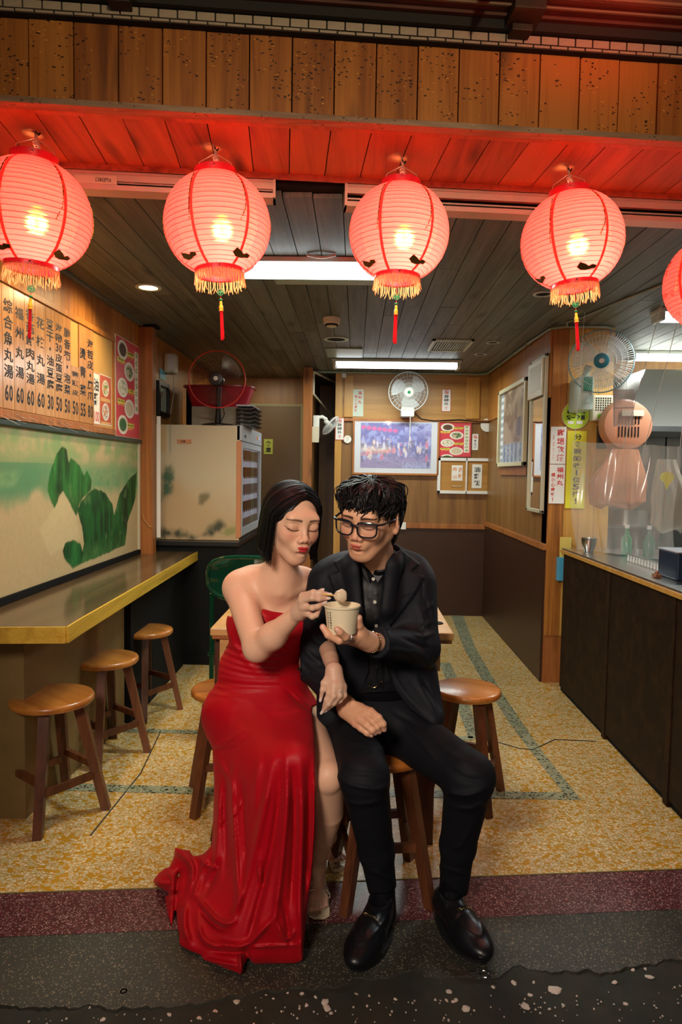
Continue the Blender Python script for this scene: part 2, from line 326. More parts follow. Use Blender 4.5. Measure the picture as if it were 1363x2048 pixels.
# terrazzo ------------------------------------------------------------------
def terrazzo(name, chipA, chipB, grout, scale, gw, dirt=0.5, rough=0.3, dark=None):
    m, nt, b = ntree(name)
    tc = nd(nt, 'TexCoord'); no = nd(nt, 'TexNoise', Scale=scale * 0.5, Detail=2.0); lk(nt, tc.outputs['Object'], no.inputs['Vector'])
    sc = nd(nt, 'VectorMath', operation='SCALE'); sc.inputs['Scale'].default_value = 0.9 / scale; lk(nt, no.outputs['Color'], sc.inputs[0])
    ad = nd(nt, 'VectorMath', operation='ADD'); lk(nt, tc.outputs['Object'], ad.inputs[0]); lk(nt, sc.outputs[0], ad.inputs[1])
    mp = nd(nt, 'Mapping'); mp.inputs['Scale'].default_value = (1, 1.25, 0.0); lk(nt, ad.outputs[0], mp.inputs['Vector'])
    v = nd(nt, 'TexVoronoi', Scale=scale, feature='DISTANCE_TO_EDGE', Randomness=1.0); lk(nt, mp.outputs[0], v.inputs['Vector'])
    v2 = nd(nt, 'TexVoronoi', Scale=scale, feature='F1', Randomness=1.0); lk(nt, mp.outputs[0], v2.inputs['Vector'])
    sep = nd(nt, 'SeparateColor'); lk(nt, v2.outputs['Color'], sep.inputs[0])
    th = nd(nt, 'MapRange'); lk(nt, v.outputs['Distance'], th.inputs[0]); th.inputs[1].default_value = gw; th.inputs[2].default_value = gw * 1.7
    chip = nd(nt, 'MixRGB'); lk(nt, sep.outputs[0], chip.inputs[0]); chip.inputs[1].default_value = c4(chipA); chip.inputs[2].default_value = c4(chipB); out = chip.outputs[0]
    if dark:
        g = nd(nt, 'Math', operation='GREATER_THAN'); lk(nt, sep.outputs[1], g.inputs[0]); g.inputs[1].default_value = dark[1]
        mk = nd(nt, 'MixRGB'); lk(nt, g.outputs[0], mk.inputs[0]); lk(nt, out, mk.inputs[1]); mk.inputs[2].default_value = c4(dark[0]); out = mk.outputs[0]
    # small chips vanish into the grout here and there
    g2 = nd(nt, 'Math', operation='GREATER_THAN'); lk(nt, sep.outputs[2], g2.inputs[0]); g2.inputs[1].default_value = 0.12
    mm = nd(nt, 'Math', operation='MULTIPLY'); lk(nt, th.outputs[0], mm.inputs[0]); lk(nt, g2.outputs[0], mm.inputs[1])
    mx = nd(nt, 'MixRGB'); lk(nt, mm.outputs[0], mx.inputs[0]); mx.inputs[1].default_value = c4(grout); lk(nt, out, mx.inputs[2])
    big = nd(nt, 'TexNoise', Scale=2.2, Detail=4.0, Roughness=0.6); lk(nt, tc.outputs['Object'], big.inputs['Vector'])
    br = nd(nt, 'MapRange'); lk(nt, big.outputs['Fac'], br.inputs[0]); br.inputs[1].default_value = 0.3; br.inputs[2].default_value = 0.7; br.inputs[3].default_value = 1 - dirt; br.inputs[4].default_value = 1.0
    vs = nd(nt, 'VectorMath', operation='SCALE'); lk(nt, mx.outputs[0], vs.inputs[0]); lk(nt, br.outputs[0], vs.inputs['Scale'])
    lk(nt, vs.outputs[0], b.inputs['Base Color']); b.inputs['Roughness'].default_value = rough
    bp = nd(nt, 'Bump', Strength=0.15, Distance=0.001); lk(nt, mm.outputs[0], bp.inputs['Height']); lk(nt, bp.outputs[0], b.inputs['Normal'])
    return m
m_terr = terrazzo('yellow terrazzo', (0.76, 0.65, 0.42), (0.50, 0.41, 0.21), (0.52, 0.26, 0.014), 72, 0.06, 0.2)
m_green = terrazzo('green chip terrazzo', (0.015, 0.07, 0.03), (0.30, 0.32, 0.20), (0.36, 0.36, 0.22), 60, 0.10, 0.3, dark=((0.01, 0.025, 0.018), 0.5))
m_maroon = terrazzo('maroon terrazzo', (0.62, 0.42, 0.38), (0.30, 0.13, 0.12), (0.10, 0.025, 0.03), 190, 0.13, 0.3, dark=((0.07, 0.02, 0.022), 0.62))
m_greyt = terrazzo('grey step terrazzo', (0.060, 0.056, 0.040), (0.036, 0.035, 0.026), (0.040, 0.037, 0.026), 260, 0.10, 0.5, dark=((0.34, 0.29, 0.18), 0.80), rough=0.6)
m_rough = mat('rough concrete', (0.026, 0.025, 0.017), 0.85, var=0.85, vscale=9, bump=1.0)
m_stone = mat('white stone chip', (0.60, 0.50, 0.42), 0.7, var=0.2, vscale=40)
# ---------------------------------------------------------------- facade frame
FA = math.radians(6.1); FU = V(math.cos(FA), math.sin(FA), 0); FV = V(-math.sin(FA), math.cos(FA), 0); FO = V(0, 1.893, 0); UZ = V(0, 0, 1)
def fac(u, v, z): return FO + FU * u + FV * v + UZ * z
def fbox(b, u0, u1, v0, v1, z0, z1, mi=0, bev=0):
    return b.obox(fac((u0+u1)/2, (v0+v1)/2, (z0+z1)/2), FU, FV, UZ, abs(u1-u0)/2, abs(v1-v0)/2, abs(z1-z0)/2, mi, bev)
# floor ------------------------------------------------------------------
b = B(); q = [fac(-2.0, 0.185, 0), fac(3.6, 0.185, 0), V(3.6, 7.6, 0), V(-1.9, 7.6, 0)]; b.quad(*q)
fl = b.build('floor', m_terr); tag(fl, kind='structure')
def strip(pts, w, name='inlay_strip'):
    b = B(); P = [V(x, y, 0.0015) for x, y in pts]; L = []; Rr = []
    for i, p in enumerate(P):
        d = unit((P[min(i+1, len(P)-1)] - P[max(i-1, 0)])); nrm = V(d[1], -d[0], 0); L.append(p - nrm*w[0 if len(w) == 1 else i]/2); Rr.append(p + nrm*w[0 if len(w) == 1 else i]/2)
    n = len(P); v = L + Rr; f = [(i, n+i, n+i+1, i+1) for i in range(n-1)]; b.add(v, f); o = b.build(name, m_green, fl); return o
strip([(-1.36, 2.66), (-0.5, 2.655), (0.2, 2.68), (0.87, 2.69)], [0.062])
strip([(0.90, 2.66), (0.872, 3.1), (0.86, 3.5), (0.855, 3.9), (0.86, 4.4), (0.87, 5.0), (0.95, 6.18)], [0.05, 0.055, 0.07, 0.075, 0.08, 0.09, 0.11])
strip([(0.60, 3.27), (0.625, 3.75), (0.63, 4.6)], [0.05, 0.075, 0.08]); strip([(-1.36, 3.27), (0.0, 3.26), (0.60, 3.27)], [0.05])
b = B()
for pts in ([(0.63, 3.30), (0.72, 3.22), (0.80, 3.16), (0.86, 3.15), (1.0, 3.28), (1.2, 3.27)], [(-0.95, 3.27), (-0.9, 2.8), (-0.92, 2.3)], [(0.25, 2.6), (0.27, 2.3), (0.24, 2.1)]):
    b.tube([V(x, y, 0.0005) for x, y in pts], 0.003, n=6)
b.build('floor_crack', mat('crack filler', (0.03, 0.035, 0.03), 0.8), fl)
b = B(); b.quad(fac(-2.0, -0.012, -0.001), fac(3.4, -0.012, -0.001), fac(3.4, 0.186, -0.001), fac(-2.0, 0.186, -0.001)); o = b.build('floor_threshold_band', m_maroon); tag(o, kind='structure')
b = B(); fbox(b, -2.0, 3.4, 0.183, 0.187, -0.01, 0.0012); o = b.build('divider_strip', mat('brass strip', (0.25, 0.2, 0.08), 0.5, metal=0.6), fl)
# grey apron with a ragged broken edge and rough ground in front
b = B(); us = np.linspace(-1.4, 1.6, 260); ed = []
for u in us:
    px = -0.255 + 0.03*math.sin(u*5+1) + 0.010*math.sin(u*17) + .05*(float(vnoise(np.array([u*14.]), np.array([.5]), 4)[0])-.5) + .03*(float(vnoise(np.array([u*50.]), np.array([.5]), 6)[0])-.5) + (0.05 if u > 0.2 else 0)*sstep(0.2, 0.7, np.array([u]))[0]
    ed.append(px)
top = [fac(u, e, -0.002) for u, e in zip(us, ed)]; far = [fac(u, -0.010, -0.002) for u in us]; low = [fac(u, e - 0.010, -0.016) for u, e in zip(us, ed)]
n = len(us); b.add(top + far + low, [(i, i+1, n+i+1, n+i) for i in range(n-1)] + [(2*n+i, 2*n+i+1, i+1, i) for i in range(n-1)]); b.mi = [0]*(n-1) + [1]*(n-1)
ap = b.build('floor_apron', [m_greyt, m_rough]); tag(ap, kind='structure')
nu, nv = 260, 120; g = np.meshgrid(np.linspace(-1.9, 2.2, nu), np.linspace(-1.9, -0.10, nv)); gu = g[0].ravel(); gv = g[1].ravel()
hz = -0.0065 + 0.007*(vnoise(gu*9, gv*9, 3) - 0.5) * 1.2 + 0.006*(vnoise(gu*40, gv*40, 5) - 0.5)
P = FO + np.outer(gu, FU) + np.outer(gv, FV) + np.outer(hz, UZ); i = np.arange((nu-1)*(nv-1)); a = (i//(nu-1))*nu + i % (nu-1)
gr = obj_np('floor_street', P, np.stack([a, a+1, a+nu+1, a+nu], 1), m_rough, smooth=True); tag(gr, kind='structure')
# stones
spx = [(472,2004,9),(593,1962,7),(603,1988,6),(575,1987,4),(532,1990,5),(520,1996,4),(547,1998,5),(650,2005,10),(628,1996,6),(654,2016,9),(613,2012,6),(662,2027,5),(341,2030,7),(429,2022,5),(398,2036,6),(178,2018,5),(205,2040,6),(632,1972,5),(712,1988,5),(740,1992,5),(790,1998,5),(897,1983,10),(880,1968,7),(912,2000,6),(893,2001,6),(905,2005,5),(932,2018,9),(1050,2013,10),(1026,1966,7),(1110,1980,13),(1076,1933,6),(1066,1965,5),(1135,1930,5),(1098,2018,4),(1228,1965,6),(1255,1923,6),(1262,1938,7),(1298,1955,11),(1290,1938,5),(1310,1910,5),(1330,1920,4),(1250,2008,6),(1125,2010,5),(1060,1990,5),(985,1975,6),(870,2000,5),(825,1925,4),(960,1962,5),(1200,1925,4),(700,1960,4),(260,1950,4),(140,2020,4)]
protos = []
for k in range(7):
    bm = bmesh.new(); bmesh.ops.create_icosphere(bm, subdivisions=1, radius=1.0); r3 = random.Random(k)
    for q in bm.verts: q.co *= r3.uniform(0.6, 1.15); q.co.z *= 0.45
    bmesh.ops.convex_hull(bm, input=bm.verts); me = bpy.data.meshes.new('stone'); bm.to_mesh(me); bm.free(); me.materials.append(m_stone); protos.append(me)
for k, (x, y, s) in enumerate(spx):
    p = atZ(x, y, -0.007); o = bpy.data.objects.new('stone', protos[k % 7]); COL.objects.link(o); o.parent = gr
    o.location = p; sc = s * 1.62 / FPX * 0.95; o.scale = (sc, sc * rnd.uniform(1.0, 1.7), sc * 1.0); o.rotation_euler = (rnd.uniform(-.3, .3), rnd.uniform(-.3, .3), rnd.uniform(0, 6))
b = B()
for k in range(420):
    u = rnd.uniform(-1.3, 1.4); v = -0.30 - abs(rnd.gauss(0, 0.09)); s = rnd.uniform(0.001, 0.0035); p = fac(u, v, -0.006)
    b.ball(p, (s, s*rnd.uniform(.8, 1.5), s*.6), n=5, m=3)
b.build('grit', m_stone, gr, kind='stuff')
for (x, y, ww) in ((243, 1985, 0.035),):
    p = atZ(x, y, -0.006); b = B(); b.obox(p, FU, FV, UZ, ww, 0.014, 0.002, bev=0.0008); b.lathe([(0.009, 0), (0.009, 0.004), (0.005, 0.004), (0.005, 0)], p + V(0.005, 0, 0), n=14)
    o = b.build('brass_plate', mat('old brass', (0.24, 0.17, 0.06), 0.35, metal=0.9)); tag(o, 'flat brass bolt plate with a hole lying in the broken concrete', 'metal plate')
p = atZ(968, 1950, 0.002); t = thing('floor_latch', 'small chrome bolt latch lying on the ground in front of the black loafer', 'latch', p)
b = B(); b.obox(p + V(0, -.012, 0), FU, FV, UZ, 0.036, 0.0015, 0.002); b.obox(p + V(0, .012, 0), FU, FV, UZ, 0.034, 0.0012, 0.002); b.build('rail', m_chrome, t)
b = B(); b.tube([p + V(0.012*math.cos(a), 0.012*math.sin(a), 0.003) for a in np.linspace(0, 2*pi, 14, endpoint=False)], 0.002, n=6, closed=True); b.build('ring', m_chrome, t)
# ---------------------------------------------------------------- fascia, tiles, soffit, shutter track
fa = B(); fbox(fa, -1.75, 1.75, 0.022, 0.04, 2.264, 2.55); fa = fa.build('trim_1', m_dark); tag(fa, kind='structure')
PW = 0.1137
for k in range(-8, 23):
    u0 = -0.8732 + PW*k; b = B(); zt = 2.459 + rnd.uniform(-.001, .001); fbox(b, u0+0.0016, u0+PW-0.0016, rnd.uniform(-.0015, .0015), 0.02, 2.262, zt, bev=0.0012); b.build('plank', m_fascia, fa)
b = B(); fbox(b, -1.75, 1.75, -0.006, 0.03, 2.246, 2.262, bev=0.002); b.build('edge_batten', wood('batten wood', (0.12, 0.05, 0.02), (0.34, 0.18, 0.09), (0.5, 0.32, 0.18), 'X', 0.6, scratch=0.6), fa)
mt_tile = mat('beige tile', (0.50, 0.40, 0.27), 0.35, var=0.25, vscale=60)
ti = B(); fbox(ti, -1.75, 1.75, -0.022, 0.03, 2.459, 2.520); fbox(ti, -1.75, 1.75, -0.045, -0.02, 2.4915, 2.53); ti = ti.build('trim_2', mat('tile grout', (0.03, 0.028, 0.022), 0.9)); tag(ti, kind='structure')
tw = 0.0485
for r_, (z0, z1, off, vv) in enumerate(((2.4605, 2.4665, 0.0, -0.024), (2.4690, 2.489, 0.02, -0.0255))):
    base = None
    for k in range(-35, 36):
        u0 = k*tw + off
        if base is None:
            b = B(); b.obox(V(0, 0, 0), FU, FV, UZ, tw/2 - 0.002, 0.003, (z1-z0)/2, bev=0.0008); base = b.build('tile', mt_tile, ti); base.location = fac(u0, vv, (z0+z1)/2)
        elif abs(u0) < 1.2:
            dup(base, loc=fac(u0, vv + rnd.uniform(-.0008, .0008), (z0+z1)/2))
    if r_ >= 0: base.location = fac(-1.22, vv, (z0+z1)/2)
m_awn = mat('dirty brown metal', (0.13, 0.05, 0.03), 0.5, var=0.5, vscale=9)
aw = B(); fbox(aw, -1.8, 1.8, -0.06, 0.0, 2.515, 2.56); fbox(aw, -1.8, 1.8, -0.085, -0.055, 2.525, 2.548); fbox(aw, -1.8, 1.8, -0.11, -0.08, 2.532, 2.56); fbox(aw, -1.8, 1.8, -1.3, -0.105, 2.556, 2.575)
aw = aw.build('trim_3', m_awn); tag(aw, kind='structure')
b = B(); fbox(b, -0.45, 1.3, -0.118, -0.112, 2.534, 2.541); b.build('rail_edge', mat('worn metal edge', (0.25, 0.18, 0.1), 0.5), aw)
b = B(); fbox(b, -0.45, 1.3, -0.09, -0.084, 2.522, 2.527); b.build('rail_edge', MATS['worn metal edge'], aw)
for (u, nm) in ((0.415, 'a'), (-0.63, 'b')):
    b = B(); fbox(b, u-0.042, u+0.042, -0.13, -0.02, 2.492, 2.520, bev=0.004); fbox(b, u-0.028, u+0.028, -0.07, -0.03, 2.475, 2.495, bev=0.003); fbox(b, u-0.012, u+0.05, -0.15, -0.11, 2.517, 2.526, bev=0.002); b.lathe([(0.004, 0), (0.004, .006), (0.001, .007)], fac(u+0.02, -0.125, 2.527), axis=-FV, n=8)
    b.build('bracket', mat('grimy steel', (0.05, 0.04, 0.025), 0.6, metal=0.3, var=0.5, vscale=40, bump=0.5), aw)
# red cloth ribbon above the awning edge
m_cloth = mat('red cloth', (0.75, 0.02, 0.03), 0.6)
P0 = []
for k in range(9):
    t_ = k/8; w_ = 0.020*(1-t_)**0.6 + 0.002; c = fac(0.315 - 0.03*t_, -0.19 + 0.01*math.sin(3*t_), 2.56 - 0.085*t_); P0 += [c - FU*w_, c + FU*w_]
b = B(); b.add(P0, [(2*i, 2*i+1, 2*i+3, 2*i+2) for i in range(8)]); b.add([p + FV*0.003 for p in P0], [(2*i, 2*i+2, 2*i+3, 2*i+1) for i in range(8)]); rb = b.build('red_ribbon', m_cloth, smooth=True); tag(rb, 'pointed red cloth ribbon hanging over the metal awning rail', 'ribbon')
lamp('awning_red_fill', 'AREA', tuple(fac(0.62, -0.30, 2.50)), 0.7, (1.0, 0.05, 0.03), tuple(fac(0.62, -0.25, 2.56)), size=0.3)  # added red fill that tints the awning underside, no lit sign stands here
so = B(); fbox(so, -1.9, 1.9, 0.024, 0.36, 2.263, 2.28); so = so.build('trim_4', m_dark); tag(so, kind='structure')
for k in range(-8, 23):
    u0 = -0.8732 + PW*k - 0.004; b = B(); fbox(b, u0+0.0014, u0+PW-0.0014, 0.031, 0.345, 2.250 + rnd.uniform(0, .001), 2.264, bev=0.001); b.build('plank', m_soffit, so)
b = B(); fbox(b, -1.8, 1.8, 0.0305, 0.05, 2.2465, 2.2515); b.build('edge_batten', m_soffit, so)
m_alum = mat('painted aluminium track', (0.62, 0.50, 0.40), 0.35, metal=0.3)
for (u0, u1, zb, nm) in ((-1.8, -0.238, 2.176, 5), (-0.015, 1.8, 2.163, 6)):
    b = B(); fbox(b, u0, u1, 0.345, 0.352, 2.232, 2.25); fbox(b, u0, u1, 0.352, 0.41, 2.225, 2.25)
    fbox(b, u0, u1, 0.352, 0.360, zb, zb+0.016, bev=0.001); fbox(b, u0, u1, 0.405, 0.412, zb, 2.23); fbox(b, u0, u1, 0.36, 0.405, zb, zb+0.004)
    fbox(b, u0, u1, 0.356, 0.372, 2.205, 2.226); fbox(b, u0, u1, 0.366, 0.372, zb+0.026, zb+0.031)
    e = u1 if u1 < 0 else u0; s = -1 if u1 < 0 else 1; fbox(b, e, e + s*0.008, 0.346, 0.412, zb, 2.25)
    tr = b.build('trim_%d' % nm, m_alum, smooth=False); tag(tr, kind='structure')
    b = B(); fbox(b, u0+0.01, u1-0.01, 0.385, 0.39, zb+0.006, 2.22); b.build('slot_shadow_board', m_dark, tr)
    if u1 < 0:
        b = B(); fbox(b, -0.865, -0.735, 0.3505, 0.358, 2.192, 2.218, bev=0.001); st = b.build('maker_plate', m_cream, tr)
        b = B(); row(b, '口車日門水', fac(-0.80, 0.3498, 2.198), FU, UZ, 0, 0.05, 0, 0.012); b.build('lettering', m_ink, st)
b = B(); fbox(b, -1.8, 1.8, 0.344, 0.350, 2.232, 2.2505); tag(b.build('trim_7', m_soffit), kind='structure')
# ---------------------------------------------------------------- ceiling planks
ZC = 2.205
ce = B(); ce.prism([tuple(fac(-1.9, .37, 0)[:2]), tuple(fac(3.6, .37, 0)[:2]), (3.6, 7.6), (-1.95, 7.6)], (0, 0, 2.222), (1, 0, 0), (0, 1, 0), (0, 0, 1), .04); ce = ce.build('ceiling', m_dark); tag(ce, kind='structure')
k = 0
for i in range(49):
    x0 = -1.46 + i*0.1
    ys = [2.05 + x0*0.11 + 0.26 if x0 < 3.4 else 2.6]; y = ys[0] + rnd.uniform(0.5, 2.2)
    ymax = 6.2 if x0 > -0.25 else 7.3
    if x0 > 1.5: ymax = 5.6
    while y < ymax - 0.3: ys.append(y); y += rnd.uniform(1.1, 2.2)
    ys.append(ymax)
    for y0, y1 in zip(ys[:-1], ys[1:]):
        b = B(); dz = rnd.uniform(0, .0015); b.box((x0+0.0015, y0+0.001, ZC+dz), (x0+0.0985, y1-0.001, ZC+0.017), bev=0.0015); b.build('plank', m_ceil, ce)
# ---------------------------------------------------------------- walls
WX = -1.375; YB = 6.18
wl = B(); wl.box((WX-0.12, 1.95, 0), (WX-0.012, 7.4, 2.25)); wl = wl.build('wall_left', m_wains); tag(wl, kind='structure')
k = 0
y = 1.98
while y < 4.26:
    b = B(); b.box((WX-0.012, y+0.001, 1.475), (WX+rnd.uniform(-.001, 0), min(y+0.089, 4.27), ZC), bev=0.001); b.build('plank', m_wall, wl); y += 0.09
y = 4.4
while y < 6.9:
    b = B(); b.box((WX-0.012, y+0.001, 0.8), (WX+rnd.uniform(-.001, 0), y+0.089, ZC), bev=0.001); b.build('plank', m_wall, wl); y += 0.09
b = B(); b.box((WX-0.012, 1.98, 0.0), (WX, 4.27, 0.70)); b.build('lower_panel', mat('ochre plaster', (0.20, 0.125, 0.04), 0.7, var=0.4, vscale=4), wl)
# frame rails around the menu board
b = B(); b.box((WX, 1.98, 2.008), (WX+0.014, 3.80, 2.036), bev=0.002); b.build('menu_rail', m_wall, wl)
b = B(); b.box((WX, 1.98, 1.487), (WX+0.016, 3.80, 1.522), bev=0.002); b.build('menu_rail', m_post, wl)
b = B(); b.box((WX, 3.785, 1.487), (WX+0.012, 3.80, 2.036), bev=0.002); b.build('menu_rail', m_post, wl)
b = B(); b.box((WX, 1.98, 1.462), (WX+0.018, 4.262, 1.484), bev=0.003); b.build('mural_moulding', mat('dark green moulding', (0.03, 0.05, 0.04), 0.3), wl)
b = B()
for k in range(26):
    y0 = rnd.uniform(2.5, 4.0); z0 = 1.497 + rnd.uniform(-.012, .014); pts = [V(WX+0.0185, y0 + 0.02*j, z0 - 0.003*j + rnd.uniform(-.002, .002)) for j in range(rnd.randint(3, 7))]; b.tube(pts, 0.0007, n=4)
b.build('peeling_tape', mat('clear tape', (0.8, 0.78, 0.7), 0.2), wl, kind='stuff')
# painted mural of green karst hills over still water
def toYZ(px): return [(lambda q: (q[1], q[2]))(atX(x, y, WX)) for x, y in px]
_z = lambda L: [(x*.6086, 480 + y*.6086) for x, y in L]
hills = [(_z([(155,825),(163,765),(185,702),(203,678),(218,688),(224,735),(232,715),(262,742),(275,776),(285,752),(301,790),(298,818),(262,862),(250,908),(232,872),(206,822),(190,852),(178,882),(164,852)]), (0.016, 0.100, 0.016)),
         (_z([(253,884),(270,852),(310,815),(345,830),(368,868),(374,905),(393,832),(420,790),(449,763),(444,850),(418,930),(411,1003),(370,1020),(300,1050),(238,1078),(262,1052),(276,1000),(268,940)]), (0.007, 0.060, 0.011)),
         (_z([(205,1022),(215,996),(240,986),(264,1000),(274,1030),(268,1062),(235,1076),(212,1050)]), (0.010, 0.080, 0.016))]
hy = [(toYZ(p), c) for p, c in hills]
def mural(u, v, P):
    y, z = P[:, 1], P[:, 2]
    c = np.tile(np.array([0.52, 0.40, 0.21]), (len(u), 1))
    n1 = vnoise(y*5, z*9, 1); n2 = vnoise(y*14, z*14, 2); n3 = vnoise(y*9, z*2.5, 7)
    c = mixc(c, (0.20, 0.34, 0.13), sstep(1.16, 1.40, z + 0.16*(n1-0.5)) * sstep(.30, .62, .5*n1+.5*n2) * .85)
    band = sstep(1.10 + .16*(n3-.3), 1.22, z)*sstep(1.36, 1.28, z + .05*(n2-.5)); c = mixc(c, (0.13, 0.30, 0.13), band * (.55 + .5*n2))
    c = mixc(c, (.62, .50, .27), sstep(.02, -.01, sdpoly(y, z, toYZ([(118, 1000), (128, 985), (150, 1030), (158, 1075), (100, 1110), (80, 1060)])))*.7)
    drip = sstep(1.02 + 0.22*n3, 1.24, z) * (z < 1.32) * sstep(3.3, 2.8, y); c = mixc(c, (0.09, 0.26, 0.12), drip * 0.8)
    drip2 = sstep(1.20, 1.24, z) * sstep(1.30, 1.27, z) * sstep(0.45, 0.6, n1); c = mixc(c, (0.25, 0.42, 0.18), drip2 * 0.6)
    for i, (poly, col) in enumerate(hy):
        d = sdpoly(y, z, poly) + 0.012*(n2-0.5) + .010*(vnoise(y*50, z*30, 90)-.5); m_ = sstep(0.004, -0.004, d); pc = np.array(col) * (0.25 + 1.9 * sstep(.2, .8, .6*vnoise(y*34, z*6, 20+i) + .4*vnoise(y*11, z*10, 30+i))[:, None]); pc = mixc(pc, (.16, .30, .10), sstep(.62, .8, vnoise(y*22, z*14, 44+i))*.35)
        k_ = m_ * (0.97 if i == 0 else 1.0); c = c*(1-k_[:, None]) + pc*k_[:, None]
        if i == 1: g_ = m_ * sstep(0.95, 0.82, z) * 0.55; c = mixc(c, (0.10, 0.26, 0.07), g_ * vnoise(y*30, z*10, 5)*1.4)
    c *= (0.93 + 0.14*vnoise(y*60, z*60, 9))[:, None]
    return c
mu = paint('mural', V(WX+0.001, 1.98, 0.70), (0, 1, 0), (0, 0, 1), 2.25, 0.765, 420, 150, mural, m_printm, wl); tag(mu, 'green karst hills over misty water painted on the wall')
b = B(); b.box((WX, 1.98, 0.7605), (WX+0.012, 4.25, 0.792), bev=.002); b.build('black_moulding', m_dark, wl)
b = B(); b.box((WX, 4.225, 0.77), (WX+0.012, 4.245, 1.465)); b.build('mural_edge_strip', mat('pale moulding', (0.55, 0.48, 0.33), 0.5), wl)
# post at the mural's end
b = B(); b.box((WX, 4.262, 0.0), (WX+0.085, 4.335, ZC), bev=0.003); po = b.build('trim_8', m_post); tag(po, kind='structure')
b = B(); b.box((WX-0.01, 4.25, 2.19), (WX+0.11, 4.35, ZC+0.002), bev=0.002); b.build('cap', m_dark, po)
b = B(); b.tube([V(WX+0.02, 4.258, 1.02), V(WX+0.03, 4.256, 0.98), V(WX+0.06, 4.256, 0.94), V(WX+0.085, 4.257, 0.93)], 0.0022, n=6); b.build('tape_loop', m_trim, po)
b = B(); b.box((WX+0.09, 4.33, 0.86), (WX+0.115, 4.334, 1.64)); o = b.build('trim_9', m_paper); tag(o, kind='structure')
# cornice beam at left ceiling edge
b = B(); b.box((WX, 2.0, ZC-0.012), (WX+0.03, 4.26, ZC+0.001), bev=0.002); tag(b.build('trim_10', m_ceil), kind='structure')
# back wall (right bay)
wb = B(); wb.box((-0.20, YB, 0), (1.34, YB+0.12, 2.25)); wb = wb.build('wall_back', m_ply); tag(wb, kind='structure')
b = B(); b.box((-0.20, YB-0.012, 1.775), (1.26, YB, ZC), bev=0.001); b.build('upper_panel', m_plyh, wb)
b = B(); b.box((-0.20, YB-0.028, 1.765), (1.26, YB-0.012, 1.79), bev=0.002); b.build('rail', m_post, wb)
for x0, x1, z0, z1 in ((-0.20, -0.14, 0.0, 2.2), (0.98, 1.10, 1.80, 2.17), (-0.12, -0.04, 1.80, 2.17)):
    b = B(); b.box((x0, YB-0.03, z0), (x1, YB-0.012, z1), bev=0.002); b.build('batten', m_trim, wb)
b = B(); b.box((-0.14, YB-0.015, 0), (1.27, YB, 0.80)); b.build('wainscot', m_wains, wb)
b = B(); b.box((-0.14, YB-0.032, 0.80), (1.27, YB-0.004, 0.845), bev=0.004); b.build('dado_rail', m_post, wb)
b = B(); b.box((0.34, YB-0.036, 0.79), (0.46, YB-0.033, 0.855)); o = b.build('paper_slip', m_paper); tag(o, 'blank white paper slip taped to the dado rail of the back wall', 'paper')
# back-left bay: storeroom door wall, corridor return
b = B(); b.box((WX, 6.62, 0), (-0.46, 6.7, 2.25)); w2 = b.build('wall_back_left', m_ply); tag(w2, kind='structure')
b = B(); b.box((-1.10, 6.60, 0.0), (-0.55, 6.62, 1.93), bev=0.003); dr = b.build('door_1', mat('brown door', (0.13, 0.085, 0.045), 0.4, var=0.15, vscale=4)); tag(dr, kind='structure')
b = B(); b.box((-1.12, 6.597, 1.93), (-0.52, 6.62, 1.955)); b.box((-0.55, 6.597, 0), (-0.52, 6.62, 1.93)); b.build('door_frame', mat('olive frame', (0.25, 0.24, 0.13), 0.5), dr)
b = B(); b.ball((-0.60, 6.585, 1.1), 0.02); b.build('door_handle', m_chrome, dr)
b = B(); b.box((-0.46, 5.9, 0), (-0.40, 6.8, 2.25)); w3 = b.build('wall_corridor', m_ply); tag(w3, kind='structure')
b = B(); b.box((-0.47, 5.885, 0), (-0.39, 5.9, 2.2), bev=0.003); b.build('corner_post', m_post, w3)
b = B(); b.box((-0.40, 7.2, 0), (-0.20, 7.28, 2.25)); tag(b.build('wall_corridor_end', m_ply), kind='structure')
b = B(); b.box((-0.20, 6.3, 0), (-0.13, 7.2, 2.25)); tag(b.build('wall_corridor_right', m_ply), kind='structure')
b = B()
for (p0, p1) in ((V(-0.385, 5.95, 1.98), V(-0.385, 5.95, 2.17)), (V(-0.385, 5.95, 2.17), V(-0.22, 6.6, 2.17)), (V(-0.385, 5.95, 1.98), V(-0.25, 6.9, 1.86))): b.tube([p0, p1], 0.01, n=6)
tag(b.build('trim_11', m_cream), kind='structure')
# right partition wall and pillar
wr = B(); wr.box((1.19, 4.22, 0), (1.30, YB, 2.25)); wr = wr.build('wall_right', m_ply); tag(wr, kind='structure')
b = B(); b.box((1.178, 4.22, 1.78), (1.19, YB, ZC)); b.build('upper_panel', m_wall, wr)
b = B(); b.box((1.176, 4.22, 0), (1.19, YB, 0.83)); b.build('wainscot', m_wains, wr)
b = B(); b.box((1.166, 4.20, 0.835), (1.19, YB, 0.875), bev=0.004); b.build('dado_rail', m_post, wr)
pr = B(); pr.box((1.19, 4.21, 0), (1.56, 4.33, 2.25)); pr = pr.build('wall_pillar', m_post); tag(pr, kind='structure')
x = 1.19
while x < 1.55:
    b = B(); b.box((x+0.001, 4.20, 0.3), (min(x+0.093, 1.56), 4.212, ZC), bev=0.001); b.build('plank', m_trim if x > 1.24 else m_wall, pr); x += 0.0935
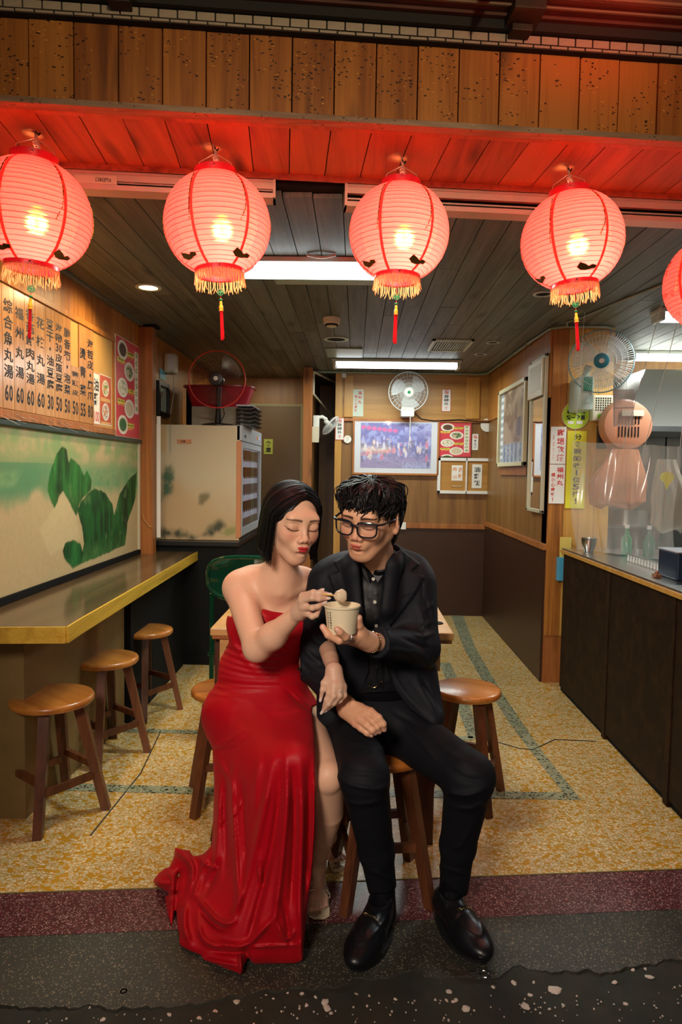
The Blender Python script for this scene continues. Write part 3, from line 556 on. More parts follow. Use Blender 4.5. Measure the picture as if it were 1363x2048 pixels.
# kitchen walls
wk = B(); wk.box((1.3, 5.55, 0), (3.6, 5.65, 2.25)); wk = wk.build('wall_kitchen_back', m_steel); tag(wk, kind='structure')
for x in (1.9, 2.5, 3.1):
    b = B(); b.box((x, 5.543, 0.8), (x+0.006, 5.55, 2.2)); b.build('panel_joint', m_dark, wk)
b = B(); b.box((1.3, 5.54, 1.78), (3.5, 5.55, 1.79)); b.build('panel_joint', m_dark, wk)
b = B(); b.box((3.4, 2.0, 0), (3.5, 5.6, 2.25)); tag(b.build('wall_kitchen_right', mat('grey kitchen wall', (0.32, 0.31, 0.27), 0.5)), kind='structure')
b = B(); b.box((1.56, 5.3, 2.06), (3.4, 5.52, 2.20)); tag(b.build('trim_12', m_ply), kind='structure')
# walls closing the shop at the sides toward the street so light does not leak
b = B(); fbox(b, -2.6, -1.62, 0.0, 0.34, 0, 2.7); tag(b.build('wall_street_left', m_wains), kind='structure')
b = B(); b.box((-1.9, 7.45, 0), (3.6, 7.6, 2.3)); tag(b.build('wall_rear', m_wains), kind='structure')
# ================================================================ lanterns
m_pap, nt, bs = ntree('lantern paper')
tr_ = nd(nt, 'BsdfTranslucent'); tr_.inputs[0].default_value = (1.0, 0.10, 0.095, 1)
df_ = nd(nt, 'BsdfDiffuse'); df_.inputs[0].default_value = (0.72, 0.09, 0.085, 1)
tp_ = nd(nt, 'BsdfRefraction', Roughness=0.55, IOR=1.35); tp_.inputs[0].default_value = (1.0, 0.80, 0.22, 1)
tc_ = nd(nt, 'TexCoord'); nz_ = nd(nt, 'TexNoise', Scale=22.0, Detail=5.0); lk(nt, tc_.outputs['Object'], nz_.inputs['Vector'])
bp_ = nd(nt, 'Bump', Strength=0.5, Distance=0.004); lk(nt, nz_.outputs['Fac'], bp_.inputs['Height'])
for s_ in (tr_, df_): lk(nt, bp_.outputs[0], s_.inputs['Normal'])
mA = nd(nt, 'MixShader'); mA.inputs[0].default_value = 0.42; lk(nt, tr_.outputs[0], mA.inputs[1]); lk(nt, df_.outputs[0], mA.inputs[2])
mB = nd(nt, 'MixShader'); mB.inputs[0].default_value = 0.075; lk(nt, mA.outputs[0], mB.inputs[1]); lk(nt, tp_.outputs[0], mB.inputs[2])
lk(nt, mB.outputs[0], nt.nodes['Material Output'].inputs[0])
def transl(name, col, dcol, k=0.5):
    m, nt, bs = ntree(name); a = nd(nt, 'BsdfTranslucent'); a.inputs[0].default_value = c4(col); d = nd(nt, 'BsdfDiffuse'); d.inputs[0].default_value = c4(dcol)
    mx = nd(nt, 'MixShader'); mx.inputs[0].default_value = k; lk(nt, a.outputs[0], mx.inputs[1]); lk(nt, d.outputs[0], mx.inputs[2]); lk(nt, mx.outputs[0], nt.nodes['Material Output'].inputs[0]); return m
m_seam = transl('lantern seam', (0.95, 0.16, 0.14), (0.90, 0.17, 0.16), .35)
m_rib = mat('lantern rib wire', (0.50, 0.03, 0.03), 0.5)
m_lred = mat('red collar plastic', (0.78, 0.02, 0.035), 0.35)
m_gold = mat('gold foil', (0.62, 0.42, 0.06), 0.28, metal=0.9)
m_dgold = mat('brown gold foil', (0.16, 0.075, 0.015), 0.35, metal=0.5)
m_fringe = transl('orange fringe', (1.0, 0.75, 0.38), (1.0, 0.66, 0.34))
m_jade = mat('green jade plastic', (0.01, 0.22, 0.07), 0.3)
m_ybead = mat('yellow bead', (0.95, 0.50, 0.03), 0.35)
m_tassel = mat('red tassel silk', (0.85, 0.01, 0.02), 0.5)
m_twine = mat('pink twine', (0.75, 0.33, 0.22), 0.6)
m_bulb = mat('lit bulb', (1, .9, .5), 0.3, emit=(0.80, 1.0, 0.06), estr=26)
RL, HL = 0.152, 0.145
def lprof(t):   # t 0 top .. 1 bottom -> radius, height
    a = 0.36 + (pi - 0.36 - 0.44) * t
    return RL * math.sin(a) ** 0.92, HL * math.cos(a)
def make_lantern(name, label, c, tiltx, tilty, rz, seed, patterned=False, tassel=0.18, k=1.0):
    t = thing(name, label, 'lantern', c, 'paper lanterns under the wooden eave'); rr = random.Random(seed)
    c = np.array(c, float); nr = 24
    b = B(); prof = []
    for i in range(nr):
        for j in range(4):
            q = (i + j/4) / nr; r, z = lprof(q); bulge = 0.0022 * math.sin(pi * j / 4); prof.append((r + bulge, z))
    prof.append(lprof(1.0)); b.lathe(prof, c, n=56); ob = b.build('paper_shade', m_pap if not patterned else m_pap, t, smooth=False)
    ob.data.polygons.foreach_set('use_smooth', [True] * len(ob.data.polygons))
    b = B()
    for i in range(nr + 1):
        r, z = lprof(i / nr); b.tube([c + V((r+.0003)*math.cos(a), (r+.0003)*math.sin(a), z) for a in np.linspace(0, 2*pi, 44, endpoint=False)], 0.00075, n=4, closed=True)
    b.build('rib_wire', m_rib, ob)
    for g in range(6):
        a0 = g * pi / 3 + 0.1; b = B(); L = []
        for q in np.linspace(0, 1, 40):
            r, z = lprof(q); r += 0.0026
            for da in (-1, 1): w = (0.0085) / max(r, .03); L.append(c + V(r*math.cos(a0+da*w/2), r*math.sin(a0+da*w/2), z))
        b.add(L, [(2*i, 2*i+1, 2*i+3, 2*i+2) for i in range(39)]); b.build('seam_strip', m_seam, ob)
        b = B()
        for q in np.linspace(0.16, 0.62, 46):
            r, z = lprof(q); r += 0.0036; a1 = a0 - 0.05 + 0.02*math.sin(q*9+g) - (0.10*max(0, q-0.52)*8 if g % 2 else 0); p = c + V(r*math.cos(a1), r*math.sin(a1), z); nx = V(math.cos(a1), math.sin(a1), 0)
            if rr.random() < 0.85: b.obox(p, (-nx[1], nx[0], 0), nx, (0, 0, 1), 0.0014, 0.0004, 0.0016, mi=0 if rr.random() < .45 else 1)
        b.build('sequin_string', [m_gold, m_dgold], ob)
    if not patterned:
        for g in range(4):   # foil bats near the bottom
            a0 = rz + g * pi / 2 + 0.6; q0 = 0.90; b = B(); shape = [(-.036, .004), (-.030, .018), (-.010, .010), (0, .004), (.008, .010), (.024, .007), (.021, -.002), (.008, -.004), (-.006, -.008), (-.022, -.006)]
            pts = []
            for (x, y) in shape:
                r, z = lprof(q0 - y/0.30); r += 0.004; pts.append(c + V(r*math.cos(a0 + x/r), r*math.sin(a0 + x/r), z))
            ctr = np.mean(pts, 0); n_ = len(pts); nx = unit(ctr - c); inner = [p + nx*0.0012 for p in pts]
            b.add(pts + inner, [tuple(range(n_, 2*n_))] + [(i, (i+1) % n_, n_+(i+1) % n_, n_+i) for i in range(n_)])
            b.build('foil_bat', m_dgold, ob)
    else:
        for i in range(90):
            q = rr.uniform(0.1, 0.9); a0 = rr.uniform(0, 2*pi); r, z = lprof(q); b0 = c + V((r+.003)*math.cos(a0), (r+.003)*math.sin(a0), z); nx = unit(b0 - c); tx = unit(np.cross(nx, (0, 0, 1))); ty = np.cross(tx, nx)
            if i == 0: bb = B()
            w = rr.uniform(.003, .009); bb.tube([b0 + tx*w*math.cos(a)*(1+.4*math.sin(3*a)) + ty*w*math.sin(a)*(1+.4*math.sin(3*a)) for a in np.linspace(0, 2*pi, 12, endpoint=False)], 0.0007, n=4, closed=True)
        bb.build('gold_flower_print', m_dgold, ob, kind='stuff')
    r0, z0 = lprof(0); b = B(); b.lathe([(r0+.002, z0-.002), (r0+.003, z0+.020), (r0-.001, z0+.020), (r0-.002, z0-.002)], c, n=36); b.lathe([(r0-.001, z0+.004), (r0*.25, z0+.006)], c, n=36); col = b.build('top_collar', m_lred, t, smooth=True)
    b = B(); b.ball(c + V(0.0, -(r0+.003), z0+.010), 0.0032, n=8, m=5); b.build('rivet', m_chrome, col)
    r1, z1 = lprof(1); b = B(); b.lathe([(r1+.001, z1+.003), (r1+.0015, z1-.012), (r1-.002, z1-.012), (r1-.002, z1+.003)], c, n=30); b.lathe([(r1+.0025, z1-.010), (r1+.0025, z1-.013)], c, n=30); bc = b.build('bottom_collar', m_lred, t, smooth=True)
    b = B(); b.ball(c + V(0.003, -(r1+.002), z1-.004), 0.003, n=8, m=5); b.build('rivet', m_chrome, bc)
    b = B()
    for i in range(88):   # fringe strands
        a = i/88*2*pi + rr.uniform(-.02, .02); r = r1 + .0015; L = rr.uniform(.030, .044); w1, w2 = rr.uniform(-.006, .006), rr.uniform(-.004, .006)
        pts = [c + V((r+w2*s*s)*math.cos(a+w1/r*s*math.sin(s*4)), (r+w2*s*s)*math.sin(a+w1/r*s*math.sin(s*4)), z1-.010-L*s) for s in np.linspace(0, 1, 5)]; b.tube(pts, [.0014, .0013, .0012, .0013, .0010], n=4)
    b.build('fringe', m_fringe, t, kind='stuff')
    b = B(); zc = z1 - .012; b.tube([c + V(0, 0, zc), c + V(0, 0, zc-.075)], .0008, n=5); pen = b.build('pendant_cord', m_tassel, t)
    b = B(); zz = zc - .052; b.tube([c + V(.0085*math.cos(a), 0, zz + .0085*math.sin(a)) for a in np.linspace(0, 2*pi, 18, endpoint=False)], .0016, n=5, closed=True)
    b.obox(c + V(0, 0, zz), (1, 0, 0), (0, 1, 0), (0, 0, 1), .007, .0012, .0012); b.obox(c + V(0, 0, zz), (1, 0, 0), (0, 1, 0), (0, 0, 1), .0012, .0012, .007); b.obox(c + V(0, 0, zz), (1, 0, 0), (0, 1, 0), (0, 0, 1), .003, .0014, .003); b.build('jade_coin', m_jade, pen)
    b = B(); zz = zc - .073; b.ball(c + V(0, 0, zz), (.0046, .0046, .0036), n=12, m=8); b.build('green_bead', m_jade, pen)
    b = B(); b.lathe([(.0008, -.004), (.0032, -.005), (.0044, -.010), (.0036, -.014), (.0052, -.019), (.0066, -.024), (.0055, -.030), (.0068, -.031), (.0068, -.034), (.001, -.034)], c + V(0, 0, zz), n=16); b.build('gourd_bead', m_ybead, pen, smooth=True)
    b = B(); zt = zz - .032
    for i in range(26):
        a = rr.uniform(0, 2*pi); r = rr.uniform(.001, .0045); b.tube([c + V(r*math.cos(a)*(1+.25*s), r*math.sin(a)*(1+.25*s), zt - (tassel*.42+rr.uniform(0, .008))*s) for s in (0, .5, 1)], .0010, n=4)
    b.build('tassel', m_tassel, pen, kind='stuff')
    # handle wire, twine and power flex up to the hook in the soffit
    zh = 2.249 - c[2]; b = B(); s_ = rr.choice([-1, 1])
    b.tube([c + V(-r0, 0, z0+.012), c + V(-r0*.75, 0, z0+.045), c + V(-.006, 0, zh-.03)], .0014, n=5); b.tube([c + V(r0, 0, z0+.012), c + V(r0*.78, 0, z0+.045), c + V(.008, 0, zh-.03)], .0014, n=5); b.build('handle_wire', m_twine, t)
    b = B(); b.tube([c + V(.02, .005, z0-.0), c + V(.016, .0, z0+.03), c + V(.004, 0, zh-.03), c + V(0, 0, zh)], [.005, .005, .0045, .004], n=7)
    for i in range(4): b.tube([c + V(.007*math.cos(a)+.002*i, .007*math.sin(a), zh-.030-.006*i+.002*math.sin(a+i)) for a in np.linspace(0, 2*pi, 10, endpoint=False)], .0016, n=4, closed=True)
    b.build('twine', m_twine, t)
    b = B(); b.tube([c + V(0, 0, zh), c + V(0.003, -.004, zh-.014), c + V(.009, 0, zh-.018), c + V(.012, .003, zh-.010)], .0020, n=6); b.build('hook', m_dark, t)
    bc_ = c + V(.018*math.cos(rz), -.045, -.036); b = B(); b.ball(bc_, (.017, .017, .021), n=14, m=9); b.lathe([(.009, .016), (.010, .045)], bc_, n=12); bo = b.build('bulb', m_bulb, t, smooth=True); bo.visible_shadow = True
    b = B(); b.tube([bc_ + V(0, 0, .045), c + V(.018, .004, z0)], .0028, n=6); b.build('flex', m_white, bo)
    l = bpy.data.lights.new('lantern_glow', 'POINT'); l.energy = 16.0; l.color = (1.0, 0.62, 0.46); l.shadow_soft_size = 0.024; lo = bpy.data.objects.new('lantern_glow', l); COL.objects.link(lo); lo.parent = t; lo.location = tuple(bc_ - c)
    t.rotation_euler = (tiltx, tilty, rz); t.scale = (k, k, k)
    return t
LL = [(-0.925, 'leftmost red paper lantern, above the menu boards, cut by the frame edge', 0.05, 0.04, 0.35, .18), (-0.403, 'red paper lantern with blurred fringe, second from the menu wall side', -0.03, -0.05, 0.15, .19),
      (0.134, 'red paper lantern hanging above the seated man in black', -0.02, 0.02, 0.0, .20), (0.669, 'red paper lantern hanging in front of the white wall fan with blue hub', 0.0, -0.09, -0.25, .20)]
for i, (u, lab, tx, ty, rz, ta) in enumerate(LL):
    p = fac(u, 0.165, 2.017 if i else 2.02); make_lantern('paper_lantern', lab, p, tx, ty, rz, 11+i, tassel=ta, k=(1.05, 1.0, .965, .985)[i])
make_lantern('paper_lantern', 'gold flower printed red lantern at the far end of the eave', fac(1.144, 0.17, 1.913), 0, 0, .3, 21, patterned=True)
# ================================================================ stools
m_stool = wood('stool wood', (0.14, 0.035, 0.006), (0.38, 0.12, 0.018), (0.56, 0.22, 0.04), 'X', 0.28, grain=.8, knots=0.2, vary=0.25, coat=0.4)
m_sleg = wood('stool leg wood', (0.022, 0.007, 0.003), (0.075, 0.022, 0.008), (0.15, 0.048, 0.016), 'Z', 0.4, knots=0.2, vary=0.3)
def make_stool(label, R=0.142, H=0.45):
    t = thing('round_stool', label, 'stool', (0, 0, 0), 'round wooden stools')
    b = B(); b.lathe([(.001, H), (R-.012, H), (R-.004, H-.003), (R, H-.010), (R, H-.020), (R-.005, H-.027), (R-.02, H-.030), (.001, H-.030)], (0, 0, 0), n=44); b.build('seat', m_stool, t, smooth=True)
    rt, rb, zt = .088, .182, H-.030
    def lp(i, z): a = i*pi/2 + pi/4; r = rb + (rt-rb)*z/zt; return V(r*math.cos(a), r*math.sin(a), z)
    for i in range(4):
        p0, p1 = lp(i, 0), lp(i, zt); ax = unit(p1-p0); a = i*pi/2 + pi/4; rad = V(math.cos(a), math.sin(a), 0); tn = np.cross(ax, rad); b = B()
        v = []
        for p, h in ((p0, .0145), (p1, .018)):
            for sx, sy in ((-1, -1), (1, -1), (1, 1), (-1, 1)): v.append(p + rad*h*sx*1.0 + unit(tn)*h*sy)
        v = np.array(v); v[:4, 2] = 0; v[4:, 2] = zt; b.add(v, [(3, 2, 1, 0), (4, 5, 6, 7), (0, 1, 5, 4), (1, 2, 6, 5), (2, 3, 7, 6), (3, 0, 4, 7)]); b.build('leg', m_sleg, t)
    for i in range(4):
        z = .14 if i % 2 else .175; p0, p1 = lp(i, z), lp((i+1) % 4, z); d = unit(p1-p0); b = B(); b.obox((p0+p1)/2, d, np.cross((0, 0, 1), d), (0, 0, 1), np.linalg.norm(p1-p0)/2 - .008, .008, .013); b.build('stretcher', m_sleg, t)
    return t
spots = [(-1.125, 2.462, -0.62, 'reddish round wooden stool nearest the street under the wall counter', 1.06), (-1.118, 2.99, -0.62, 'dark round wooden stool in the middle of the row under the wall counter', 1.0), (-1.105, 3.54, -0.55, 'round wooden stool farthest down the row under the wall counter', .97),
         (-0.49, 2.60, 0.25, 'empty honey wood stool showing behind the hip of the woman in red', 1.0), (0.457, 2.665, -0.40, 'empty honey wood stool with a shiny top beside the man in black', .95),
         (-0.325, 2.185, 0.15, 'round wooden stool the woman in the red gown sits on', 1.0), (0.095, 2.065, 0.17, 'round wooden stool the man in black sits on', 1.0)]
st0 = make_stool(spots[0][3])
for i, (x, y, a, lab, s) in enumerate(spots):
    o = st0 if i == 0 else dup(st0); o.location = (x, y, 0); o.rotation_euler = (0, 0, a); o.scale = (s, s, 1); o['label'] = lab; ORG[o.name] = V(x, y, 0)
# ================================================================ table behind the couple
m_tab = wood('table wood', (0.24, 0.11, 0.03), (0.50, 0.27, 0.09), (0.66, 0.42, 0.17), 'X', 0.35, grain=.7, knots=0.2, vary=0.1, coat=.2)
t = thing('dining_table', 'worn pale wood dining table with a bolted apron behind the couple', 'table', (-.07, 2.62, 0))
b = B(); b.box((-0.49, 2.27, 0.735), (0.34, 2.955, 0.76), bev=.003); b.build('table_top', m_tab, t)
b = B(); b.box((-0.485, 2.275, 0.722), (0.335, 2.95, 0.736), bev=.002); b.build('edge_strip', m_post, t)
for (x, y) in ((-0.485, 2.32), (0.225, 2.30), (-0.485, 2.90), (0.225, 2.90)):
    b = B(); b.box((x, y, 0), (x+.065, y+.045, .722), bev=.002); b.build('table_leg', m_sleg, t)
b = B(); b.box((-0.46, 2.285, .60), (0.285, 2.30, .722), bev=.001); ap_ = b.build('apron', m_tab, t)
b = B(); b.box((-0.46, 2.925, .60), (0.285, 2.94, .722)); b.build('apron', m_tab, t)
b = B(); b.box((0.285, 2.3, .62), (0.30, 2.93, .722)); b.build('apron', m_tab, t)
for x in (0.205, 0.26, -0.43):
    for z in (.635, .69): b = B(); b.lathe([(.0001, .003), (.006, .002), (.008, 0)], (x, 2.285, z), axis=(0, -1, 0), n=10); b.build('bolt', m_dark, ap_)
b = B(); b.lathe([(.0001, .003), (.022, .003), (.024, 0)], (0.30, 2.42, .7605), n=20); o = b.build('coaster', m_dark); tag(o, 'small black round coaster on the corner of the pale wood table', 'coaster')
# green translucent plastic chair behind the woman
m_gpl = mat('green clear plastic', (0.01, 0.10, 0.05), 0.08, trans=0.6, coat=.5)
t = thing('plastic_chair', 'glossy dark green plastic chair standing behind the woman in red', 'chair', (-.50, 3.3, 0))
b = B(); cc = V(-.50, 3.12, .80); ring = [cc + V(.19*math.copysign(abs(math.cos(a))**.7, math.cos(a)), .02*math.cos(2*a), .10*math.copysign(abs(math.sin(a))**.7, math.sin(a))) for a in np.linspace(0, 2*pi, 40, endpoint=False)]
b.tube(ring, .011, n=8, closed=True); b.add([cc] + ring, [(0, 1+i, 1+(i+1) % 40) for i in range(40)]); b.build('backrest', m_gpl, t, smooth=True)
b = B(); b.box((-.69, 3.13, .42), (-.31, 3.5, .44), bev=.008); b.build('seat', m_gpl, t)
for x in (-.67, -.33):
    for y in (3.14, 3.48): b = B(); b.tube([(x, y, 0), (x, y, .72 if y < 3.2 else .42)], .012, n=8); b.build('leg', m_gpl, t)
# ================================================================ left counter
m_lam = wood('counter laminate', (0.045, 0.026, 0.012), (0.10, 0.06, 0.028), (0.17, 0.10, 0.05), 'Y', 0.16, grain=.3, knots=0, vary=0, bump=0.02)
m_yedge = wood('yellow edge wood', (0.34, 0.18, 0.012), (0.58, 0.35, 0.03), (0.72, 0.48, 0.06), 'Y', 0.5, knots=0, vary=0)
t = thing('long_counter', 'long counter along the mural wall with dark top and thick yellow wooden edge', 'counter', (WX+.2, 3.4, 0))
poly = [(WX+.001, 2.20), (-1.20, 2.225), (-.977, 2.248), (-.985, 2.40), (-1.05, 4.545), (WX+.001, 4.50)]
b = B(); b.prism([(x, y) for x, y in poly], (0, 0, .712), (1, 0, 0), (0, 1, 0), (0, 0, 1), .048); b.build('counter_top', m_lam, t)
b = B(); pe = poly[:5]
for i in range(4):
    a, c_ = V(*pe[i], 0), V(*pe[i+1], 0); d = unit(c_-a); n_ = V(d[1], -d[0], 0); b.add([a+V(0,0,.705), c_+V(0,0,.705), c_+V(0,0,.761), a+V(0,0,.761), a+n_*.008+V(0,0,.705), c_+n_*.008+V(0,0,.705), c_+n_*.008+V(0,0,.761), a+n_*.008+V(0,0,.761)], [(0,1,2,3),(4,7,6,5),(0,4,5,1),(3,2,6,7),(0,3,7,4),(1,5,6,2)])
b.build('edge_band', m_yedge, t)
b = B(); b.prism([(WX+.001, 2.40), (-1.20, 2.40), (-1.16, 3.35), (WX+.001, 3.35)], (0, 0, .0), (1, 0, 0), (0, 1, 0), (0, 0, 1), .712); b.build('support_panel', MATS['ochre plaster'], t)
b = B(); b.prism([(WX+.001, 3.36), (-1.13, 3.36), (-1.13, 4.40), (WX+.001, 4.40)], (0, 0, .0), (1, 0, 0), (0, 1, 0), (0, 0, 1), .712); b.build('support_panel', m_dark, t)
# ================================================================ menu boards
m_menu = wood('menu board wood', (0.26, 0.10, 0.03), (0.48, 0.22, 0.07), (0.62, 0.33, 0.12), 'Z', 0.22, knots=0.2, vary=0.15, bump=.05, coat=.5)
m_menuy = mat('ochre backing board', (0.55, 0.32, 0.085), 0.45, var=.12, vscale=6)
b = B(); b.box((WX+.0005, 2.0, 1.522), (WX+.003, 3.785, 2.008)); bk = b.build('menu_backing', m_menuy, wl)
cols = [(-18, 'N', ''), (0, '綜合魚丸湯', '60'), (23.5, '福州丸湯', '60'), (45, '香菇鮮肉丸湯', '60'), (66, '花枝丸湯', '60'), (87, '豆干·油豆腐', '30'), (104.5, '海帶30皮蛋豆腐', '50'), (122, '脆香筍·泡菜', '50'), (138, '豬頭皮', '50'), (154, '燙青菜', '55'), (169, '海哲皮·鳳爪', '80'), (184, '', '')]
Yx = [atX(c[0], 640, WX)[1] for c in cols]
names = {'綜合魚丸湯': 'leftmost', }
for i in range(len(cols)-1):
    y0, y1 = Yx[i], Yx[i+1]; _, s, pr = cols[i]
    if s == 'N': y0 = 2.36; s = '魚丸湯'; pr = '50'
    ztop, zb = 2.003, 1.528
    if s == '豬頭皮': ztop = 1.79
    b = B(); b.box((WX+.003, y0+.0012, zb), (WX+.008, y1-.0012, ztop), bev=.0008)
    lab = 'wooden menu strip, %s' % ('leftmost, cut by the frame edge' if s == '魚丸湯' else ['','leftmost complete one, 綜合魚丸湯 60','second complete one, four widely spaced characters 福州丸湯 60','behind the red tassel, 香菇鮮肉丸湯 60','with four characters and 60, just past the red tassel, 花枝丸湯','the only one priced 30','longest text, with a 30 in the middle, priced 50','priced 50 with a dot in its text, 脆香筍·泡菜','short one under bare ochre board, priced 50','priced 55, with three widely spaced characters','priced 80, last before the paper price sheet'][i])
    mb = b.build('menu_strip', m_menu); tag(mb, lab, 'menu board', 'wooden menu strips')
    b = B(); w = y1-y0; o = V(WX+.0086, y0, 0); toks = []
    j = 0
    while j < len(s): 
        if s[j:j+2] == '30': toks.append('30'); j += 2
        else: toks.append(s[j]); j += 1
    zt2 = ztop - .045 if s != '燙青菜' else ztop - .09; zb2 = zb + .115
    if s == '豬頭皮': zt2 = ztop-.015
    h = (zt2 - zb2)/len(toks)
    for k_, tk in enumerate(toks):
        za, zc = zt2 - (k_+1)*h, zt2 - k_*h; gp = h*.08 if len(toks) > 4 else h*.20
        if len(tk) == 2:
            put(b, tk[0], o, (0, 1, 0), (0, 0, 1), w*.14, w*.46, za+gp, zc-gp, .02); put(b, tk[1], o, (0, 1, 0), (0, 0, 1), w*.54, w*.86, za+gp, zc-gp, .02)
        else: put(b, tk, o, (0, 1, 0), (0, 0, 1), w*.10, w*.90, za+gp, zc-gp, .02)
    for k_, ch in enumerate(pr): put(b, ch, o, (0, 1, 0), (0, 0, 1), w*(.16+.37*k_), w*(.47+.37*k_), zb+.030, zb+.095, .022)
    b.build('lettering', m_ink, mb)
# paper strip and bowl photo on the ochre part of the board
ya, yb = atX(184, 800, WX)[1], atX(197, 800, WX)[1]; b = B(); b.box((WX+.003, ya, 1.53), (WX+.0045, yb, 1.80)); o = b.build('price_sheet', m_paper); tag(o, 'cream paper price sheet with red border beside the menu strips', 'paper sign')
b = B(); oo = V(WX+.005, ya, 0); w = yb-ya; column(b, '油雞', oo, (0, 1, 0), (0, 0, 1), w*.12, w*.88, 1.775, 1.625, .1, .02); b.build('lettering', m_ink, o)
b = B(); row(b, '100', oo, (0, 1, 0), (0, 0, 1), w*.06, w*.94, 1.545, 1.60, .12, .02)
for z in (1.531, 1.796): b.box((WX+.0046, ya, z), (WX+.0048, yb, z+.003))
b.build('red_print', m_redink, o)
def bowlprint(u, v, P):
    c = np.tile(np.array([0.55, 0.10, 0.04]), (len(u), 1)); 
    for (cx, cy, r, col, c2) in ((.5, .74, .28, (.75, .70, .55), (.18, .32, .08)), (.5, .27, .30, (.72, .70, .66), (.35, .28, .22))):
        d = np.hypot((u-cx)*1.0, (v-cy)*1.7); c = mixc(c, col, sstep(r+.01, r-.01, d)); n = vnoise(u*14, v*22, int(cy*100)); c = mixc(c, c2, sstep(r-.05, r-.08, d)*sstep(.45, .6, n)); c = mixc(c, (.7, .2, .05), sstep(r-.05, r-.08, d)*sstep(.62, .7, vnoise(u*9, v*15, 3)))
    for cy in (.51, .04): c = mixc(c, (.70, .40, .15), (np.abs(v-cy) < .035)*1.0*(np.abs(u-.5) < .4))
    e = np.minimum(np.minimum(u, 1-u)*.6, np.minimum(v, 1-v)); c = mixc(c, (.80, .74, .62), sstep(.02, .012, e)); return c
ya, yb = atX(197.5, 800, WX)[1], atX(222, 800, WX)[1]; o = paint('bowl_photo', V(WX+.004, ya, 1.535), (0, 1, 0), (0, 0, 1), yb-ya-.004, .27, 40, 80, bowlprint, m_print); tag(o, 'red bordered photo print of two noodle bowls at the end of the menu board', 'poster')
# dish poster (plates, labels, face-free strip)
def dishprint(rows, cut=0.0):
    def f(u, v, P):
        v = cut + v*(1-cut)
        c = np.tile(np.array([0.62, 0.05, 0.07]), (len(u), 1)); c *= (0.9 + .2*vnoise(u*3, v*6, 4))[:, None]
        d = np.maximum(np.abs(u-.865)/.085, np.abs(v-.60)/.33); c = mixc(c, (.80, .72, .66), sstep(1.04, .98, d))
        for k in range(8): dd = np.hypot((u-.865)/.05, (v-(.895-.082*k))/.030); c = mixc(c, (.22, .38, .05), (dd < 1)*(vnoise(u*60, v*90, k) > .38))
        pl = [(.27, .885, (.10, .05, .03)), (.55, .69, (.04, .14, .05)), (.27, .50, (.40, .42, .22)), (.55, .30, (.60, .50, .34)), (.27, .12, (.03, .13, .04))]
        for i, (x, y, q) in enumerate(pl):
            d = np.hypot((u-x)/.21, (v-y)/.098); c = mixc(c, (.80, .76, .66), sstep(1.03, .97, d)); c = mixc(c, (.62, .50, .34), sstep(.82, .74, d)); n = vnoise(u*26, v*60, i+30)
            c = mixc(c, q, sstep(.74, .62, d)*sstep(.30, .5, n + (.35 if i in (0, 4) else -.05)*1.0))
            if i == 2:
                for (ax, ay) in ((-.07, .03), (.07, .02), (-.04, -.035), (.06, -.04)): c = mixc(c, (.74, .70, .58), sstep(1, .85, np.hypot((u-x-ax)/.06, (v-y-ay)/.028)))
        for i, (x, y) in enumerate(((.60, .875), (.20, .775), (.62, .49), (.20, .355), (.60, .125))):
            d = np.maximum(np.abs(u-x)/.15, np.abs(v-y)/.022); c = mixc(c, (.75, .62, .06), sstep(1.05, .95, d)); t = (np.abs(u-x) < .12)*(np.abs(v-y-.004) < .010)*(vnoise(u*70, v*110, i+50) > .45); c = mixc(c, (.03, .07, .05), t*1.0)
            t = (np.abs(u-x) < .12)*(np.abs(v-y+.035) < .010)*(vnoise(u*50, v*120, i+60) > .55); c = mixc(c, (.75, .45, .12), t*1.0)
        return c
    return f
b = B(); b.box((WX+.001, 3.825, 1.487), (WX+.007, 4.245, 2.060)); o = b.build('dish_poster', m_cream); tag(o, 'tall red poster of five dishes on the left wall beside the post', 'poster')
# widen slightly so the print fits its board
paint('print', V(WX+.0076, 3.83, 1.49), (0, 1, 0), (0, 0, 1), .41, .565, 110, 150, dishprint(5), m_print, o)
o = paint('dish_poster', V(0.741, YB-.018, 1.457), (1, 0, 0), (0, 0, 1), .292, .305, 90, 100, dishprint(5, .16), m_print); tag(o, 'red dish poster tucked behind the white framed board on the back wall', 'poster')
# ================================================================ fridge on dark base
def fridgeside(u, v, P):
    c = np.tile(np.array([0.64, 0.54, 0.36]), (len(u), 1)); n = vnoise(u*4, v*5, 60); n2 = vnoise(u*9, v*8, 61); n3 = vnoise(u*22, v*20, 62)
    c = mixc(c, (.56, .37, .18), sstep(.75, .35, v + .35*(u-.2) + .3*(n-.5)) * .75)
    m_ = sstep(.0, -.10, sdpoly(u, v, [(.02, .25), (.05, .55), (.12, .66), (.22, .68), (.27, .55), (.25, .38), (.15, .30)]) + .10*(n2-.5)); c = mixc(c, (.08, .15, .09), m_*1.0*(.5+n3))
    m_ = sstep(.0, -.06, sdpoly(u, v, [(.5, .30), (.52, .42), (.68, .44), (.70, .36), (.58, .28)]) + .08*(n2-.5)); c = mixc(c, (.20, .16, .08), m_*.9)
    m_ = sstep(.02, -.06, sdpoly(u, v, [(.0, .0), (.05, .14), (.30, .10), (.5, .03), (.62, .12), (.78, .20), (.84, .13), (.7, .02), (.6, 0)]) + .10*(n2-.5)); c = mixc(c, (.08, .085, .055), m_*1.0*(.4+n3*1.1))
    m_ = sstep(.0, -.04, sdpoly(u, v, [(.76, .05), (.85, .12), (.98, .14), (.99, .04), (.85, .02)]) + .05*(n2-.5)); c = mixc(c, (.24, .28, .07), m_*.7)
    c = mixc(c, (.55, .36, .14), sstep(.17, .12, u)*sstep(.7, .8, v)*.7); c = mixc(c, (.25, .33, .26), np.exp(-((u-.19)/.012)**2)*sstep(.7, .8, v)*.7)
    return c
